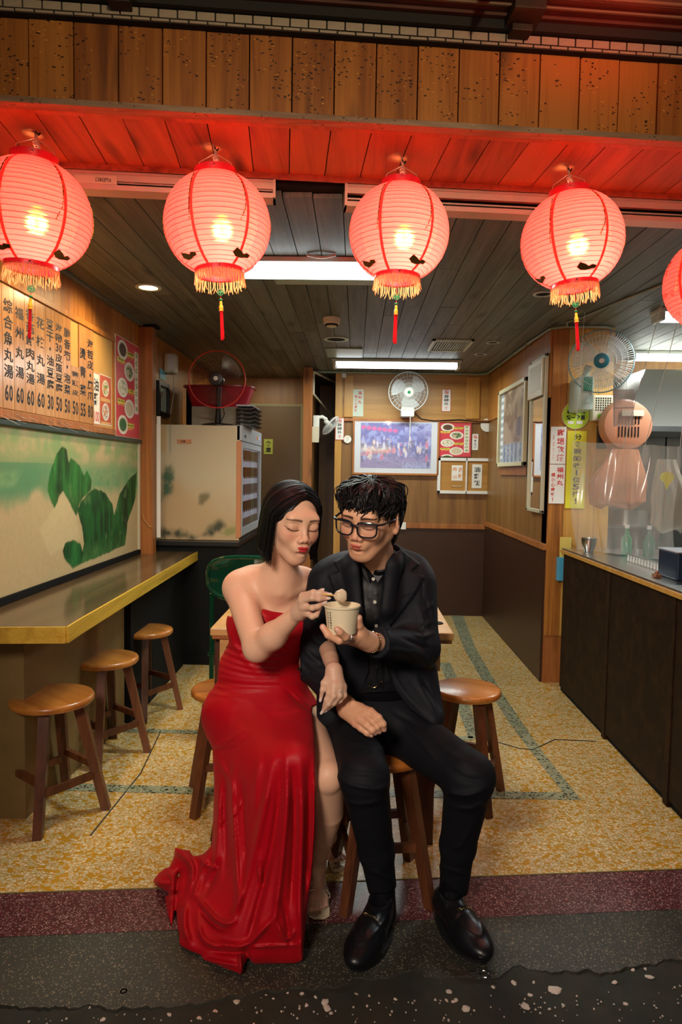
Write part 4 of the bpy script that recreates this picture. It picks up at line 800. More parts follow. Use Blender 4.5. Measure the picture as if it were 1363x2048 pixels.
t = thing('display_fridge', 'boxy cream display fridge with glass door and landscape painted side', 'refrigerator', (-1.07, 4.9, .83))
b = B(); b.box((WX+.02, 4.505, .83), (-.80, 5.42, 1.60), bev=.004); b.build('body', m_cream, t)
paint('painted_side', V(WX+.02, 4.500, .832), (1, 0, 0), (0, 0, 1), .575, .766, 110, 130, fridgeside, vcol('fridge print', rough=.3, coat=.3), t)
m_fgrey = mat('grey fridge head', (0.42, 0.45, 0.50), 0.35)
b = B(); b.box((-.80, 4.50, 1.50), (-.765, 5.44, 1.603), bev=.004); hd = b.build('head_panel', m_fgrey, t)
for k_, cc_ in enumerate(((.5, .08, .03), (.05, .3, .1), (.7, .3, .5), (.1, .35, .6))):
    b = B(); b.box((-.766, 5.18+.045*k_, 1.54), (-.762, 5.205+.045*k_, 1.565)); b.build('indicator', mat('indicator %s' % ('red', 'green', 'pink', 'blue')[k_], cc_, .4, emit=cc_, estr=.6), hd)
b = B(); b.box((-.7655, 4.60, 1.525), (-.7642, 4.68, 1.545)); b.build('dark_badge', m_ink, hd)
b = B(); b.box((-.80, 4.495, .85), (-.770, 4.53, 1.497), bev=.003); b.build('door_edge', mat('orange pink door edge', (0.62, 0.24, 0.10), 0.4), t)
df = B()
for (y0, y1, z0, z1) in ((4.53, 4.56, .86, 1.495), (5.39, 5.43, .86, 1.495), (4.56, 5.39, .86, .91), (4.56, 5.39, 1.455, 1.495)): df.box((-.79, y0, z0), (-.766, y1, z1))
df = df.build('glass_door', m_fgrey, t)
b = B(); b.box((-.778, 4.56, .91), (-.775, 5.39, 1.455)); b.build('pane', mat('fridge glass', (1, 1, 1), 0.02, trans=1.0, spec=.4), df)
b = B(); b.box((-1.3, 4.56, .87), (-.80, 5.39, .875)); 
b.box((-.797, 4.545, .88), (-.795, 5.40, 1.48)); b.build('lit_interior', mat('fridge interior', (0.55, 0.58, 0.66), 0.4, emit=(.75, .8, 1.0), estr=.35), t)
for z in (.93, 1.05, 1.17, 1.29, 1.41):
    b = B()
    for k_ in range(26): b.box((-.7945, 4.575+.031*k_, z-.045+.01*(k_ % 3)), (-.788, 4.597+.031*k_, z+.035))
    b.build('drink_row', mat('amber bottles %d' % int(z*100), ((.25, .10, .03), (.30, .16, .10), (.5, .42, .3), (.16, .10, .05), (.35, .28, .3))[int(z*8) % 5], .2, var=.6, vscale=30), t)
b = B(); b.box((WX+.18, 4.494, 1.475), (WX+.272, 4.50, 1.502)); st = b.build('switch_box', mat('orange label', (.66, .28, .14), .45)); tag(st, 'small orange label stuck on the cream fridge side', 'label')
b = B(); row(b, '勿動', V(WX+.20, 4.4935, 1.480), (1, 0, 0), (0, 0, 1), 0, .036, 0, .016); b.build('lettering', m_ink, st)
b = B(); b.box((WX+.001, 4.42, 0), (-.78, 5.46, .80), bev=.004); cb = b.build('body', m_dark); 
cbt = thing('base_cabinet', 'black base cabinet standing under the cream display fridge', 'cabinet', (-1.07, 4.9, 0)); cb.parent = cbt; cb.location = V(1.07, -4.9, 0)
b = B(); b.box((WX+.001, 4.40, .80), (-.765, 5.48, .829), bev=.003); o = b.build('worktop', m_black, cbt)
b = B(); b.box((-.60, 4.7, 0), (-.25, 4.95, .30), bev=.004); o = b.build('floor_box', mat('brown carton', (.10, .055, .035), .7)); tag(o, 'low brown carton on the floor in the dark behind the table', 'box')
# items above the fridge
def pbox(name, label, cat, lo, hi, m, bev=.003, **k): b = B(); b.box(lo, hi, bev=bev); o = b.build(name, m); tag(o, label, cat); return o
pbox('storage_box', 'grey beige box on top of the fridge carrying the red basin', 'box', (-1.16, 4.74, 1.601), (-.845, 5.02, 1.745), mat('grey box', (.34, .30, .22), .6))
t = thing('serving_tray', 'stack of black trays and shelves on the fridge top', 'trays', (-.80, 4.8, 1.603))
for k_ in range(5): b = B(); b.prism([(0, 0), (.10, -.004), (.13, .010), (.125, .016), (.10, .006), (0, .010)], (-.822, 4.60, 1.605+.028*k_), (1, 0, 0), (0, 0, 1), (0, 1, 0), .34); b.build('tray', m_black, t)
b = B(); b.box((-.822, 4.60, 1.738), (-.71, 4.94, 1.748)); b.build('tray_lid', m_fgrey, t)
pbox('black_carton', 'black box in the corner beside the red basin', 'box', (WX+.09, 5.08, 1.602), (-1.02, 5.35, 1.93), m_dark)
t = thing('red_basin', 'red rectangular plastic basin with flared rim above the fridge', 'basin', (-1.0, 4.8, 1.747))
m_basin = mat('red basin plastic', (.42, .015, .03), .35)
v = []; 
for (dx, dy, z) in ((.19, .10, 1.748), (.235, .14, 1.885), (.25, .155, 1.888), (.25, .155, 1.898), (.228, .135, 1.898), (.185, .095, 1.755)):
    for k_ in range(28):
        a = k_/28*2*pi+.11; e = 4; r = (abs(math.cos(a))**e + abs(math.sin(a))**e)**(-1/e); v.append(V(-.99+dx*1.02*r*math.cos(a), 4.90+dy*r*math.sin(a), z))
f = [(i*28+j, i*28+(j+1) % 28, (i+1)*28+(j+1) % 28, (i+1)*28+j) for i in range(5) for j in range(28)] + [tuple(5*28+j for j in range(28))] + [tuple(27-j for j in range(28))]
b = B(); b.add(v, f); b.build('tub', m_basin, t, smooth=True)
# emergency light, certificate, sticker on the left wall
t = thing('emergency_light', 'cream plastic emergency lamp box on the wall above the certificate', 'lamp', (WX, 4.87, 2.06))
b = B(); b.box((WX+.001, 4.80, 1.985), (WX+.075, 4.92, 2.125), bev=.016); b.build('housing', m_cream, t); b = B(); b.box((WX+.03, 4.795, 2.0), (WX+.077, 4.80, 2.11)); b.build('lens', mat('clear lens', (.7, .75, .78), .1), t)
b = B(); b.tube([V(WX+.05, 4.88, 1.985), V(WX+.055, 4.87, 1.85), V(WX+.03, 4.87, 1.70)], .003, n=5); b.build('cord', m_cream, t)
b = B(); b.box((WX+.001, 4.70, 1.93), (WX+.004, 4.84, 2.00)); o = b.build('blue_sticker', mat('cyan print', (.12, .42, .50), .4)); tag(o, 'small cyan printed card on the wall under the emergency lamp', 'sign')
t = thing('framed_certificate', 'dark framed certificate hanging above the fridge corner', 'picture', (WX, 4.72, 1.78))
b = B()
for (y0, y1, z0, z1) in ((4.60, 4.63, 1.67, 1.905), (4.83, 4.86, 1.67, 1.905), (4.63, 4.83, 1.67, 1.70), (4.63, 4.83, 1.875, 1.905)): b.box((WX+.001, y0, z0), (WX+.03, y1, z1), bev=.002)
b.build('frame', m_black, t)
def cert(u, v, P): c = np.tile(np.array([.50, .52, .38]), (len(u), 1)); e = np.minimum(np.minimum(u, 1-u), np.minimum(v, 1-v)); c = mixc(c, (.12, .25, .17), ((e > .06)*(e < .09))*1.0); c = mixc(c, (.55, .18, .10), (np.hypot(u-.5, (v-.7)*1.2) < .16)*(vnoise(u*30, v*30, 3) > .45)*.7); c = mixc(c, (.1, .1, .08), (np.abs(u-.5) < .3)*(v < .5)*(v > .15)*(np.sin(v*90) > .4)*(vnoise(u*60, v*30, 5) > .45)*.7); return c
paint('certificate', V(WX+.010, 4.63, 1.70), (0, 1, 0), (0, 0, 1), .20, .175, 50, 44, cert, m_print, t)
# storeroom note
b = B(); b.box((-.905, 6.594, 1.465), (-.818, 6.598, 1.612)); o = b.build('storeroom_note', mat('lime paper', (.42, .52, .10), .7)); tag(o, 'yellow green note lettered storeroom taped to the brown door', 'paper sign')
b = B(); column(b, '倉庫', V(-.905, 6.593, 0), (1, 0, 0), (0, 0, 1), .018, .07, 1.60, 1.475, .15, .02); b.build('lettering', m_ink, o)
# ================================================================ fans
m_cage = mat('fan cage wire', (.70, .72, .70), .35); m_blade = mat('clear fan blade', (.62, .64, .64), .25, alpha=.45); m_fanw = mat('fan housing', (.72, .70, .64), .4)
def make_fan(name, label, c, nrm, R, depth, m_c, m_hub, m_rim, nw, body=None, m_b=None, wr=.0007, hubr=.25, blades=3, mblade=None, group='electric fans'):
    c = V(*c); n = unit(nrm); s = unit(np.cross((0, 0, 1), n)); up = np.cross(n, s)
    t = thing(name, label, 'fan', c, group); C_ = lambda r, a, d: c + s*r*math.cos(a) + up*r*math.sin(a) + n*d
    b = B(); rh = R*hubr
    for i in range(nw):
        a = i/nw*2*pi; b.tube([C_(rh, a, depth*.95), C_(R*.62, a, depth*.85), C_(R*.90, a, depth*.5), C_(R, a, 0)], wr, n=4, cap=False)
    for q, d in ((.45, .93), (.62, .85), (.80, .66)): b.tube([C_(R*q, a, depth*d) for a in np.linspace(0, 2*pi, 48, endpoint=False)], wr, n=4, closed=True)
    b.build('front_cage', m_c, t); b = B()
    for i in range(nw//2):
        a = i/nw*4*pi; b.tube([C_(rh, a, -depth*.9), C_(R*.7, a, -depth*.8), C_(R*.92, a, -depth*.4), C_(R, a, 0)], wr, n=4, cap=False)
    b.build('rear_cage', m_c, t)
    b = B(); b.tube([C_(R, a, 0) for a in np.linspace(0, 2*pi, 64, endpoint=False)], .0042, n=8, closed=True); b.build('rim', m_rim, t, smooth=True)
    b = B(); b.lathe([(.0001, depth*1.10), (rh*.6, depth*1.09), (rh*.92, depth*1.04), (rh, depth*.93), (rh*.9, depth*.88)], c, axis=n, n=32); hb = b.build('hub_cap', m_hub, t, smooth=True)
    b = B(); b.lathe([(.0001, .0), (rh*.30, .0005), (rh*.34, -.002)], c + n*depth*1.11, axis=n, n=20); b.build('badge', m_fanw if m_hub is not m_fanw else m_jade, hb)
    for k in range(blades):
        a0 = k/blades*2*pi + .4; b = B(); v = []; N_ = 10
        for i in range(N_+1):
            q = i/N_; r = rh*.5 + (R*.88-rh*.5)*q; w = .34 + .30*math.sin(q*pi*.8)
            for j in range(6): aa = a0 + w*(j/5-.5)*2 + .35*q; v.append(C_(r*(1 if q < 1 else 1), aa, .016*(j/5-.5)*2*(1-.3*q)))
        b.add(v, [(i*6+j, i*6+j+1, (i+1)*6+j+1, (i+1)*6+j) for i in range(N_) for j in range(5)]); b.build('blade', mblade or m_blade, t, smooth=True)
    b = B(); b.lathe([(.0001, -depth*2.4), (rh*.75, -depth*2.3), (rh*.85, -depth*1.2), (rh*.85, -depth*.3), (rh*.5, 0), (rh*.5, depth*.5)], c, axis=n, n=24); b.build('motor', m_b or m_fanw, t, smooth=True)
    return t, s, up, n, c
fg = 'wall and desk fans'
# back wall white fan
t, s, up, n, c = make_fan('mounted_fan', 'round white wall fan with white hub on the back wall', (.445, 6.0, 2.015), (.06, -1, -.18), .172, .05, m_cage, m_fanw, m_cage, 60, wr=.0013, group=fg, mblade=mat('white fan blade', (.66, .68, .68), .35, alpha=.8))
b = B(); b.box((.385, 6.02, 1.80), (.505, 6.155, 1.885), bev=.015); b.tube([V(.445, 6.09, 1.87), V(.445, 6.07, 1.95), V(.445, 6.06, 2.01)], .018, n=10); b.build('wall_bracket', m_fanw, t, smooth=True)
b = B(); b.tube([V(.47, 6.03, 1.80), V(.47, 6.03, 1.68), V(.46, 6.04, 1.52)], .003, n=5); b.build('pull_cord', m_fanw, t)
b = B(); b.tube([V(.50, 6.14, 1.86), V(.58, 6.15, 1.79), V(.70, 6.148, 1.775), V(.92, 6.145, 1.79), V(1.1, 6.148, 1.775), V(1.27, 6.148, 1.77)], .005, n=6); b.build('power_cord', m_black, t)
# pillar fan with blue hub
m_bluehub = mat('teal blue hub', (.02, .22, .30), .35); m_brim = mat('grey blue rim', (.22, .36, .38), .4)
t, s, up, n, c = make_fan('mounted_fan', 'white wire wall fan with teal blue hub on the wooden pillar', (1.385, 3.93, 1.955), (-.30, -1, -.10), .175, .055, m_cage, m_bluehub, m_brim, 84, wr=.0011, hubr=.24, group=fg)
b = B(); b.box((1.285, 3.96, 1.68), (1.365, 4.19, 1.88), bev=.02); b.tube([V(1.33, 4.12, 1.80), V(1.36, 4.06, 1.95)], .02, n=10); b.lathe([(.0001, .01), (.014, .008), (.016, 0)], V(1.325, 3.955, 1.735), axis=(0, -1, 0), n=14); b.build('wall_bracket', mat('mint plastic', (.55, .66, .58), .4), t, smooth=True)
b = B(); b.box((1.30, 3.953, 1.79), (1.35, 3.957, 1.87)); b.build('label_plate', mat('green label', (.04, .22, .14), .4), t)
# red rimmed fan on the fridge
t, s, up, n, c = make_fan('desk_fan', 'black desk fan with thin red rim standing on the fridge', (-.937, 4.52, 1.905), (.04, -1, 0), .188, .05, mat('black fan wire', (.06, .03, .03), .4), m_black, mat('red rim', (.62, .05, .03), .4), 70, wr=.0005, group=fg, m_b=m_black, mblade=mat('smoke blade', (.10, .02, .02), .2, alpha=.35))
b = B(); b.lathe([(.0001, .02), (.03, .02), (.10, .012), (.115, .004), (.115, 0)], V(-.945, 4.60, 1.601), n=30); b.tube([V(-.945, 4.60, 1.61), V(-.94, 4.58, 1.72), V(-.937, 4.58, 1.86)], [.022, .016, .02], n=12); b.build('stand', m_black, t, smooth=True)
b = B(); b.tube([V(-.91, 4.575, 1.74), V(-.895, 4.57, 1.68), V(-.92, 4.58, 1.63)], .003, n=6); b.build('power_cord', m_black, t)
# small corridor fan seen from the side
t, s, up, n, c = make_fan('mounted_fan', 'small white fan seen edge on in the corridor opening', (-.235, 6.05, 1.715), (.75, -.15, -.64), .10, .03, m_cage, m_fanw, m_cage, 40, wr=.0009, group=fg)
b = B(); b.box((-.39, 6.0, 1.60), (-.335, 6.06, 1.80), bev=.008); b.tube([V(-.36, 6.03, 1.78), V(-.31, 6.04, 1.79), V(-.27, 6.05, 1.765)], .016, n=8); b.build('wall_bracket', m_fanw, t, smooth=True)
pbox('paper_box', 'beige paper pinned beside the small corridor fan', 'paper', (-.395, 5.985, 1.56), (-.335, 5.992, 1.70), m_cream, bev=.001)
# ================================================================ signs and pictures on the back wall
def sign(name, label, o, ux, uz, w, h, texts, border=None, base=None, th=.003, cat='sign', group=None):
    o = V(*o); ux = unit(ux); n = unit(np.cross(ux, V(0, 0, 1))); b = B(); b.obox(o + ux*w/2 + UZ*h/2 + n*th/2, ux, n, UZ, w/2, th/2, h/2); s = b.build(name, base or m_paper); tag(s, label, cat, group)
    oo = o + n*(th + .0006)
    if border is not None:
        b = B(); e = .004 if w < .12 else .006
        for (x0, x1, z0, z1) in ((0, w, 0, e), (0, w, h-e, h), (0, e, 0, h), (w-e, w, 0, h)): b.obox(oo + ux*(x0+x1)/2 + UZ*(z0+z1)/2, ux, n, UZ, (x1-x0)/2, .0003, (z1-z0)/2)
        b.build('border', border, s)
    for i, (tx, x0, x1, z1, z0, m, horiz) in enumerate(texts):
        b = B(); (row(b, tx, oo, ux, UZ, x0*w, x1*w, z0*h, z1*h, .14, .02) if horiz else column(b, tx, oo, ux, UZ, x0*w, x1*w, z1*h, z0*h, .2, .02)); b.build('lettering', m, s)
    return s
def noring(s, o, w, z, r, ux=(1, 0, 0), n=(0, -1, 0)):
    b = B(); cc_ = V(*o) + unit(ux)*w/2 + UZ*z + V(*n)*.0045; b.tube([cc_ + unit(ux)*r*math.cos(a) + UZ*r*math.sin(a) for a in np.linspace(0, 2*pi, 16, endpoint=False)], .002, n=4, closed=True); b.tube([cc_ + unit(ux)*r*.7 - UZ*r*.7, cc_ - unit(ux)*r*.7 + UZ*r*.7], .002, n=4); b.obox(cc_, ux, n, UZ, r*.45, .001, r*.3); b.build('ban_symbol', m_redink, s)
gs = 'no outside food signs'
for (x, z, w, h, lab, dy) in ((.761, 1.862, .082, .200, 'white no outside food sign with red border to the side of the back wall fan', .013), (-.197, 1.592, .080, .200, 'white no outside food sign on the corridor edge of the back wall', .031)):
    o_ = (x, YB-dy, z); s_ = sign('warning_sign', lab, o_, (1, 0, 0), 0, w, h, [('禁帶外', .25, .75, .76, .26, m_ink, 0), ('食', .25, .75, .24, .07, m_redink, 0)], border=m_redink, group=gs); noring(s_, (x, YB-dy-.0, z), w, h*.87, .018)
s_ = sign('warning_sign', 'tiny white sign with red ring beside the dish poster', (1.045, YB-.003, 1.52), (1, 0, 0), 0, .055, .145, [('禁止飲酒', .3, .7, .65, .1, m_ink, 0)]); noring(s_, (1.045, YB-.003, 1.52), .055, .118, .015)
sign('paper_notice', 'pale paper with red handwriting pinned to the upper back wall', (-.112, YB-.014, 1.808), (1, 0, 0), 0, .166, .243, [('謝絕飲酒', .18, .42, .92, .08, m_redink, 0), ('福州丸', .70, .90, .95, .45, m_redink, 0), ('請小心爆漿', .52, .66, .80, .15, m_redink, 0)], base=mat('pale green paper', (.58, .64, .54), .6))
for (x, z, lab, r) in ((-.085, 1.60, 'round white number disc on the wall next to the corridor sign', .035), (1.175, 1.745, 'round white disc half hidden under the upper rail by the corner', .06)):
    b = B(); b.lathe([(.0001, .004), (r, .004), (r, 0)], V(x, YB-.016 if x > 1 else YB-.016, z), axis=(0, -1, 0), n=28); o = b.build('number_disc', m_paper); tag(o, lab, 'sign')
    if x > 0: continue
    b = B(); put(b, '7', V(x, YB-.0215, z), (1, 0, 0), (0, 0, 1), -.014, .014, -.02, .02, .01); b.build('lettering', m_cream, o)
# framed street photo
def crowd(u, v, P):
    c = np.tile(np.array([.10, .10, .42]), (len(u), 1)); n = vnoise(u*12, v*9, 70); n2 = vnoise(u*34, v*26, 71); n3 = vnoise(u*60, v*45, 72)
    c = mixc(c, (.30, .36, .75), sstep(.5, .7, n)*.7); c = mixc(c, (.45, .48, .80), sstep(.6, 1.0, v)*(u > .62)*(n2 > .4)*.7)
    c = mixc(c, (.28, .20, .42), sstep(.45, .15, v)*.8); c = mixc(c, (.35, .38, .68), sstep(.25, 0, v)*(u > .6)*.8)
    for k in range(7): c = mixc(c, (.62, .06, .34), sstep(.04, .028, np.hypot(u-.04-.075*k, (v-.90+.012*k)*.75)))
    rr = random.Random(5)
    for k in range(95):
        x, y = rr.uniform(.0, 1), rr.gauss(.42, .13); w = rr.uniform(.012, .026); h = w*rr.uniform(2.2, 4.5); col = rr.choice([(.72, .66, .78), (.05, .05, .16), (.60, .12, .28), (.35, .40, .75), (.75, .60, .55), (.08, .07, .2), (.12, .12, .35)])
        m_ = sstep(1.1, .8, np.hypot((u-x)/w, (v-y)/h)); c = mixc(c, col, m_*.85); c = mixc(c, (.60, .36, .36), sstep(1.1, .7, np.hypot((u-x)/(w*.55), (v-y-h*1.1)/(w*.8)))*.9)
    c = mixc(c, (.85, .70, .50), sstep(.35, .1, np.abs(u-.2))*np.exp(-((v-.40)/.07)**2)*.7*(n2+.3)); c = mixc(c, (.72, .16, .20), (u < .5)*np.exp(-((v-.30-.2*u)/.03)**2)*.6)
    c = mixc(c, (.05, .05, .12), ((n3 > .62)*sstep(.6, .2, v))*.6)
    return c * (.85 + .3*n3)[:, None]
t = thing('framed_photo', 'large framed photo of a crowded night street with lanterns on the back wall', 'picture', (.36, YB, 1.53))
fx0, fx1, fz0, fz1 = -.02, .728, 1.300, 1.772
b = B()
for (x0, x1, z0, z1) in ((fx0-.018, fx0, fz0-.018, fz1+.0), (fx1, fx1+.018, fz0-.018, fz1), (fx0, fx1, fz0-.018, fz0)): b.box((x0, YB-.035, z0), (x1, YB-.004, z1), bev=.002)
b.build('frame', m_post, t)
b = B(); b.box((fx0, YB-.022, fz0), (fx1, YB-.004, fz1-.002)); b.build('mat_board', mat('grey white mat', (.62, .64, .70), .5), t)
paint('photo', V(fx0+.055, YB-.0235, fz0+.045), (1, 0, 0), (0, 0, 1), fx1-fx0-.11, fz1-fz0-.065, 200, 130, crowd, m_print, t)
b = B(); b.quad(V(fx0, YB-.030, fz0), V(fx1, YB-.030, fz0), V(fx1, YB-.030, fz1-.002), V(fx0, YB-.030, fz1-.002)); b.build('glazing', mat('picture glass', (1, 1, 1), .03, alpha=.12, spec=.6), t)
# cork board with white frame
t = thing('notice_board', 'white framed wooden notice board with two paper labels on the back wall', 'board', (.99, YB, 1.28)); x0, x1, z0, z1 = .736, 1.245, 1.122, 1.446
b = B(); b.box((x0+.02, YB-.02, z0+.02), (x1-.02, YB-.003, z1-.02)); b.build('board', m_plyh, t)
b = B()
for q in ((x0, x1, z0, z0+.027), (x0, x1, z1-.027, z1), (x0, x0+.027, z0, z1), (x1-.027, x1, z0, z1), (.992, 1.004, z0, z1)): b.box((q[0], YB-.035, q[2]), (q[1], YB-.003, q[3]), bev=.002)
b.build('frame', m_white, t)
sign('paper_label', 'white strip lettered 油雞飯 in black on the notice board', (1.05, YB-.0205, 1.175), (1, 0, 0), 0, .088, .215, [('油雞飯', .18, .82, .93, .07, m_ink, 0)], cat='paper sign')
sign('paper_label', 'white slip with orange print on the notice board', (.865, YB-.0205, 1.24), (1, 0, 0), 0, .098, .140, [('肉', .1, .45, .9, .6, mat('orange ink', (.70, .22, .06), .5), 0), ('川川', .1, .5, .35, .1, MATS['orange ink'], 1), ('滷味', .62, .92, .92, .1, MATS['orange ink'], 0)], cat='paper sign')
sign('paper_label', 'faint pale lettering strip low on the notice board', (.865, YB-.0205, 1.180), (1, 0, 0), 0, .095, .022, [('今日公休日', .05, .95, .8, .2, m_cream, 1)], base=m_plyh, cat='paper sign')
# ================================================================ right wall pictures and mirror
RX = 1.176
def poster2(u, v, P):
    c = np.tile(np.array([.30, .22, .16]), (len(u), 1)); n = vnoise(u*8, v*8, 80); c = mixc(c, (.55, .42, .28), sstep(.75, .95, v)*.9); c = mixc(c, (.13, .08, .06), sstep(.45, .7, n)*.8)
    c = mixc(c, (.35, .38, .42), sstep(.30, .22, v)); c = mixc(c, (.12, .20, .34), (v < .26)*(np.sin(u*40) > -.2)*(vnoise(u*20, v*30, 8) > .4)); c = mixc(c, (.65, .68, .72), (u < .12)*1.0); c = mixc(c, (.2, .25, .3), (u < .12)*(np.sin(v*60) > 0)*.8)
    c = mixc(c, (.10, .10, .14), np.exp(-((u-.75)/.1)**2)*((v > .35)*(v < .6))); return c
t = thing('framed_poster', 'cream framed food poster on the side wall before the mirror', 'picture', (RX, 5.1, 1.66))
y0, y1, z0, z1 = 4.70, 5.58, 1.365, 1.975
b = B()
for q in ((y0, y1, z0, z0+.03), (y0, y1, z1-.03, z1), (y0, y0+.035, z0, z1), (y1-.035, y1, z0, z1)): b.box((RX-.03, q[0], q[2]), (RX-.002, q[1], q[3]), bev=.003)
b.build('frame', mat('cream frame', (.62, .56, .36), .4), t)
paint('poster', V(RX-.008, y1-.035, z0+.03), (0, -1, 0), (0, 0, 1), y1-y0-.07, z1-z0-.06, 80, 80, poster2, m_print, t)
b = B(); b.box((RX-.004, 4.70, 1.30), (RX-.0005, 5.6, 1.36)); b.build('ledge', m_post, t)
t = thing('narrow_mirror', 'tall narrow cream framed mirror on the side wall by the pillar', 'mirror', (RX, 4.43, 1.55))
y0, y1, z0, z1 = 4.235, 4.60, 1.062, 2.055
b = B()
for q in ((y0, y1, z0, z0+.022), (y0, y1, z1-.022, z1), (y0, y0+.028, z0, z1), (y1-.028, y1, z0, z1)): b.box((RX-.022, q[0], q[2]), (RX-.001, q[1], q[3]), bev=.004)
b.build('frame', mat('cream mirror frame', (.60, .56, .40), .4), t); b = B(); b.box((RX-.010, y0+.02, z0+.02), (RX-.008, y1-.02, z1-.02)); b.build('glass', mat('mirror glass', (.85, .85, .85), .02, metal=1.0), t)
b = B(); b.box((RX-.035, 4.26, 1.80), (RX-.023, 4.60, 2.03), bev=.002); o = b.build('paper_pad', m_cream); tag(o, 'framed paper sheet hung over the top of the narrow mirror', 'paper')
b = B(); b.box((RX-.037, 4.29, 1.84), (RX-.0352, 4.57, 2.00)); b.build('sheet', m_paper, o)
# conduit
b = B(); zc_ = ZC-.010
b.tube([V(-.50, 6.10, zc_), V(.4, 6.13, zc_), V(1.10, 6.13, zc_), V(1.15, 6.08, zc_), V(1.155, 4.6, zc_), V(1.17, 4.20, zc_), V(1.24, 4.14, zc_), V(1.48, 4.14, zc_), V(1.53, 4.17, zc_), V(1.53, 4.19, zc_-.03)], .009, n=8)
for x in (-.3, .1, .5, .9): b.box((x, 6.11, zc_-.011), (x+.012, 6.145, zc_+.011))
for y in (5.6, 5.1, 4.7): b.box((1.143, y, zc_-.011), (1.168, y+.012, zc_+.011))
o = b.build('conduit_pipe', mat('olive grey conduit', (.26, .28, .20), .5), smooth=True); tag(o, 'painted conduit running along the ceiling edge to the pillar', 'pipe')
b = B(); b.tube([V(1.25, 4.14, zc_), V(1.22, 4.05, ZC-.006), V(1.27, 3.9, ZC-.006), V(1.35, 3.5, ZC-.006), V(1.45, 3.1, ZC-.006), V(1.5, 2.6, ZC-.006)], .006, n=7); o = b.build('ceiling_cable', MATS['olive grey conduit']); tag(o, 'loose grey cable snaking across the ceiling planks', 'cable')
b = B(); b.box((-.145, YB-.045, 2.15), (-.105, YB-.03, 2.19), bev=.003); o = b.build('junction_box', m_white); tag(o, 'small white junction box at the corner of the back wall', 'box')
# pillar signs
PY = 4.198
sign('vertical_sign', 'white strip with red 謝絕飲酒 lettering on the pillar', (1.190, PY, 1.372), (1, 0, 0), 0, .094, .228, [('謝絕飲酒', .42, .88, .96, .05, m_redink, 0), ('謝絕飲酒', .14, .26, .8, .1, mat('faint pink ink', (.7, .45, .42), .6), 0)])
sign('vertical_sign', 'white strip warning of bursting fish balls, lower on the pillar', (1.190, PY, 1.128), (1, 0, 0), 0, .094, .240, [('福州丸', .46, .90, .95, .45, m_redink, 0), ('請小心爆漿!', .12, .38, .80, .04, m_redink, 0)])
sign('vertical_sign', 'tall yellow handwritten strip on the pillar beside the white strips', (1.292, PY, 1.10), (1, 0, 0), 0, .118, .475, [('分食碗的收1位5往!', .34, .74, .97, .05, m_ink, 0)], base=mat('yellow card', (.72, .66, .04), .5))
b = B(); b.lathe([(.0001, .004), (.082, .004), (.084, .002), (.084, 0)], V(1.337, PY, 1.67), axis=(0, -1, 0), n=40); o = b.build('round_sign', mat('lime green sign', (.50, .66, .04), .4)); tag(o, 'round lime green receipt sign under the blue hub fan', 'sign')
b = B(); b.tube([V(1.337+.082*math.cos(a), PY-.003, 1.67+.082*math.sin(a)) for a in np.linspace(0, 2*pi, 40, endpoint=False)], .0025, n=4, closed=True); b.build('rim', m_cream, o)
b = B(); row(b, '本店使用', V(1.337, PY-.0055, 1.67), (1, 0, 0), (0, 0, 1), -.058, .058, .008, .036, .1, .03); row(b, '統一發票', V(1.337, PY-.0055, 1.67), (1, 0, 0), (0, 0, 1), -.058, .058, -.028, .002, .1, .03); b.build('lettering', m_ink, o)
b = B(); b.box((1.290, PY-.0052, 1.618), (1.325, PY-.0042, 1.636)); b.box((1.345, PY-.0052, 1.618), (1.38, PY-.0042, 1.636)); b.build('white_patch', m_paper, o)
t = thing('box_speaker', 'cream slotted loudspeaker box on the pillar beside the lime sign', 'speaker', (1.47, PY, 1.71))
b = B(); b.box((1.42, PY-.06, 1.635), (1.545, PY, 1.79), bev=.01); b.build('housing', m_cream, t); b = B()
for i in range(7):
    for j in range(6): b.box((1.436+.014*i, PY-.0615, 1.695+.014*j), (1.443+.014*i, PY-.0602, 1.704+.014*j))
b.build('grille_slots', m_dark, t, kind='stuff'); b = B(); b.box((1.45, PY-.0618, 1.65), (1.50, PY-.0605, 1.675)); b.build('green_label', mat('lime label', (.3, .6, .03), .5), t)
b = B(); b.box((1.47, PY-.03, 1.47), (1.525, PY, 1.61), bev=.003); o = b.build('black_switch_box', m_black); tag(o, 'black box with white print on the pillar under the speaker', 'box')
# leaflet holder on the counter end
t = thing('leaflet_holder', 'blue wall pocket holding yellow leaflets at the end of the kitchen counter', 'holder', (1.30, 4.17, .80))
b = B(); b.box((1.245, 4.14, .655), (1.33, 4.185, .80), bev=.004); b.build('pocket', mat('sky blue plastic', (.08, .38, .60), .3), t)
for k_ in range(3): b = B(); b.box((1.255+.004*k_, 4.15+.01*k_, .67), (1.325+.004*k_, 4.153+.01*k_, .925-.01*k_)); b.build('leaflet', mat('leaflet %s' % ('yellow', 'white', 'pink')[k_], ((.75, .62, .15), (.75, .72, .62), (.75, .45, .4))[k_], .6), t)
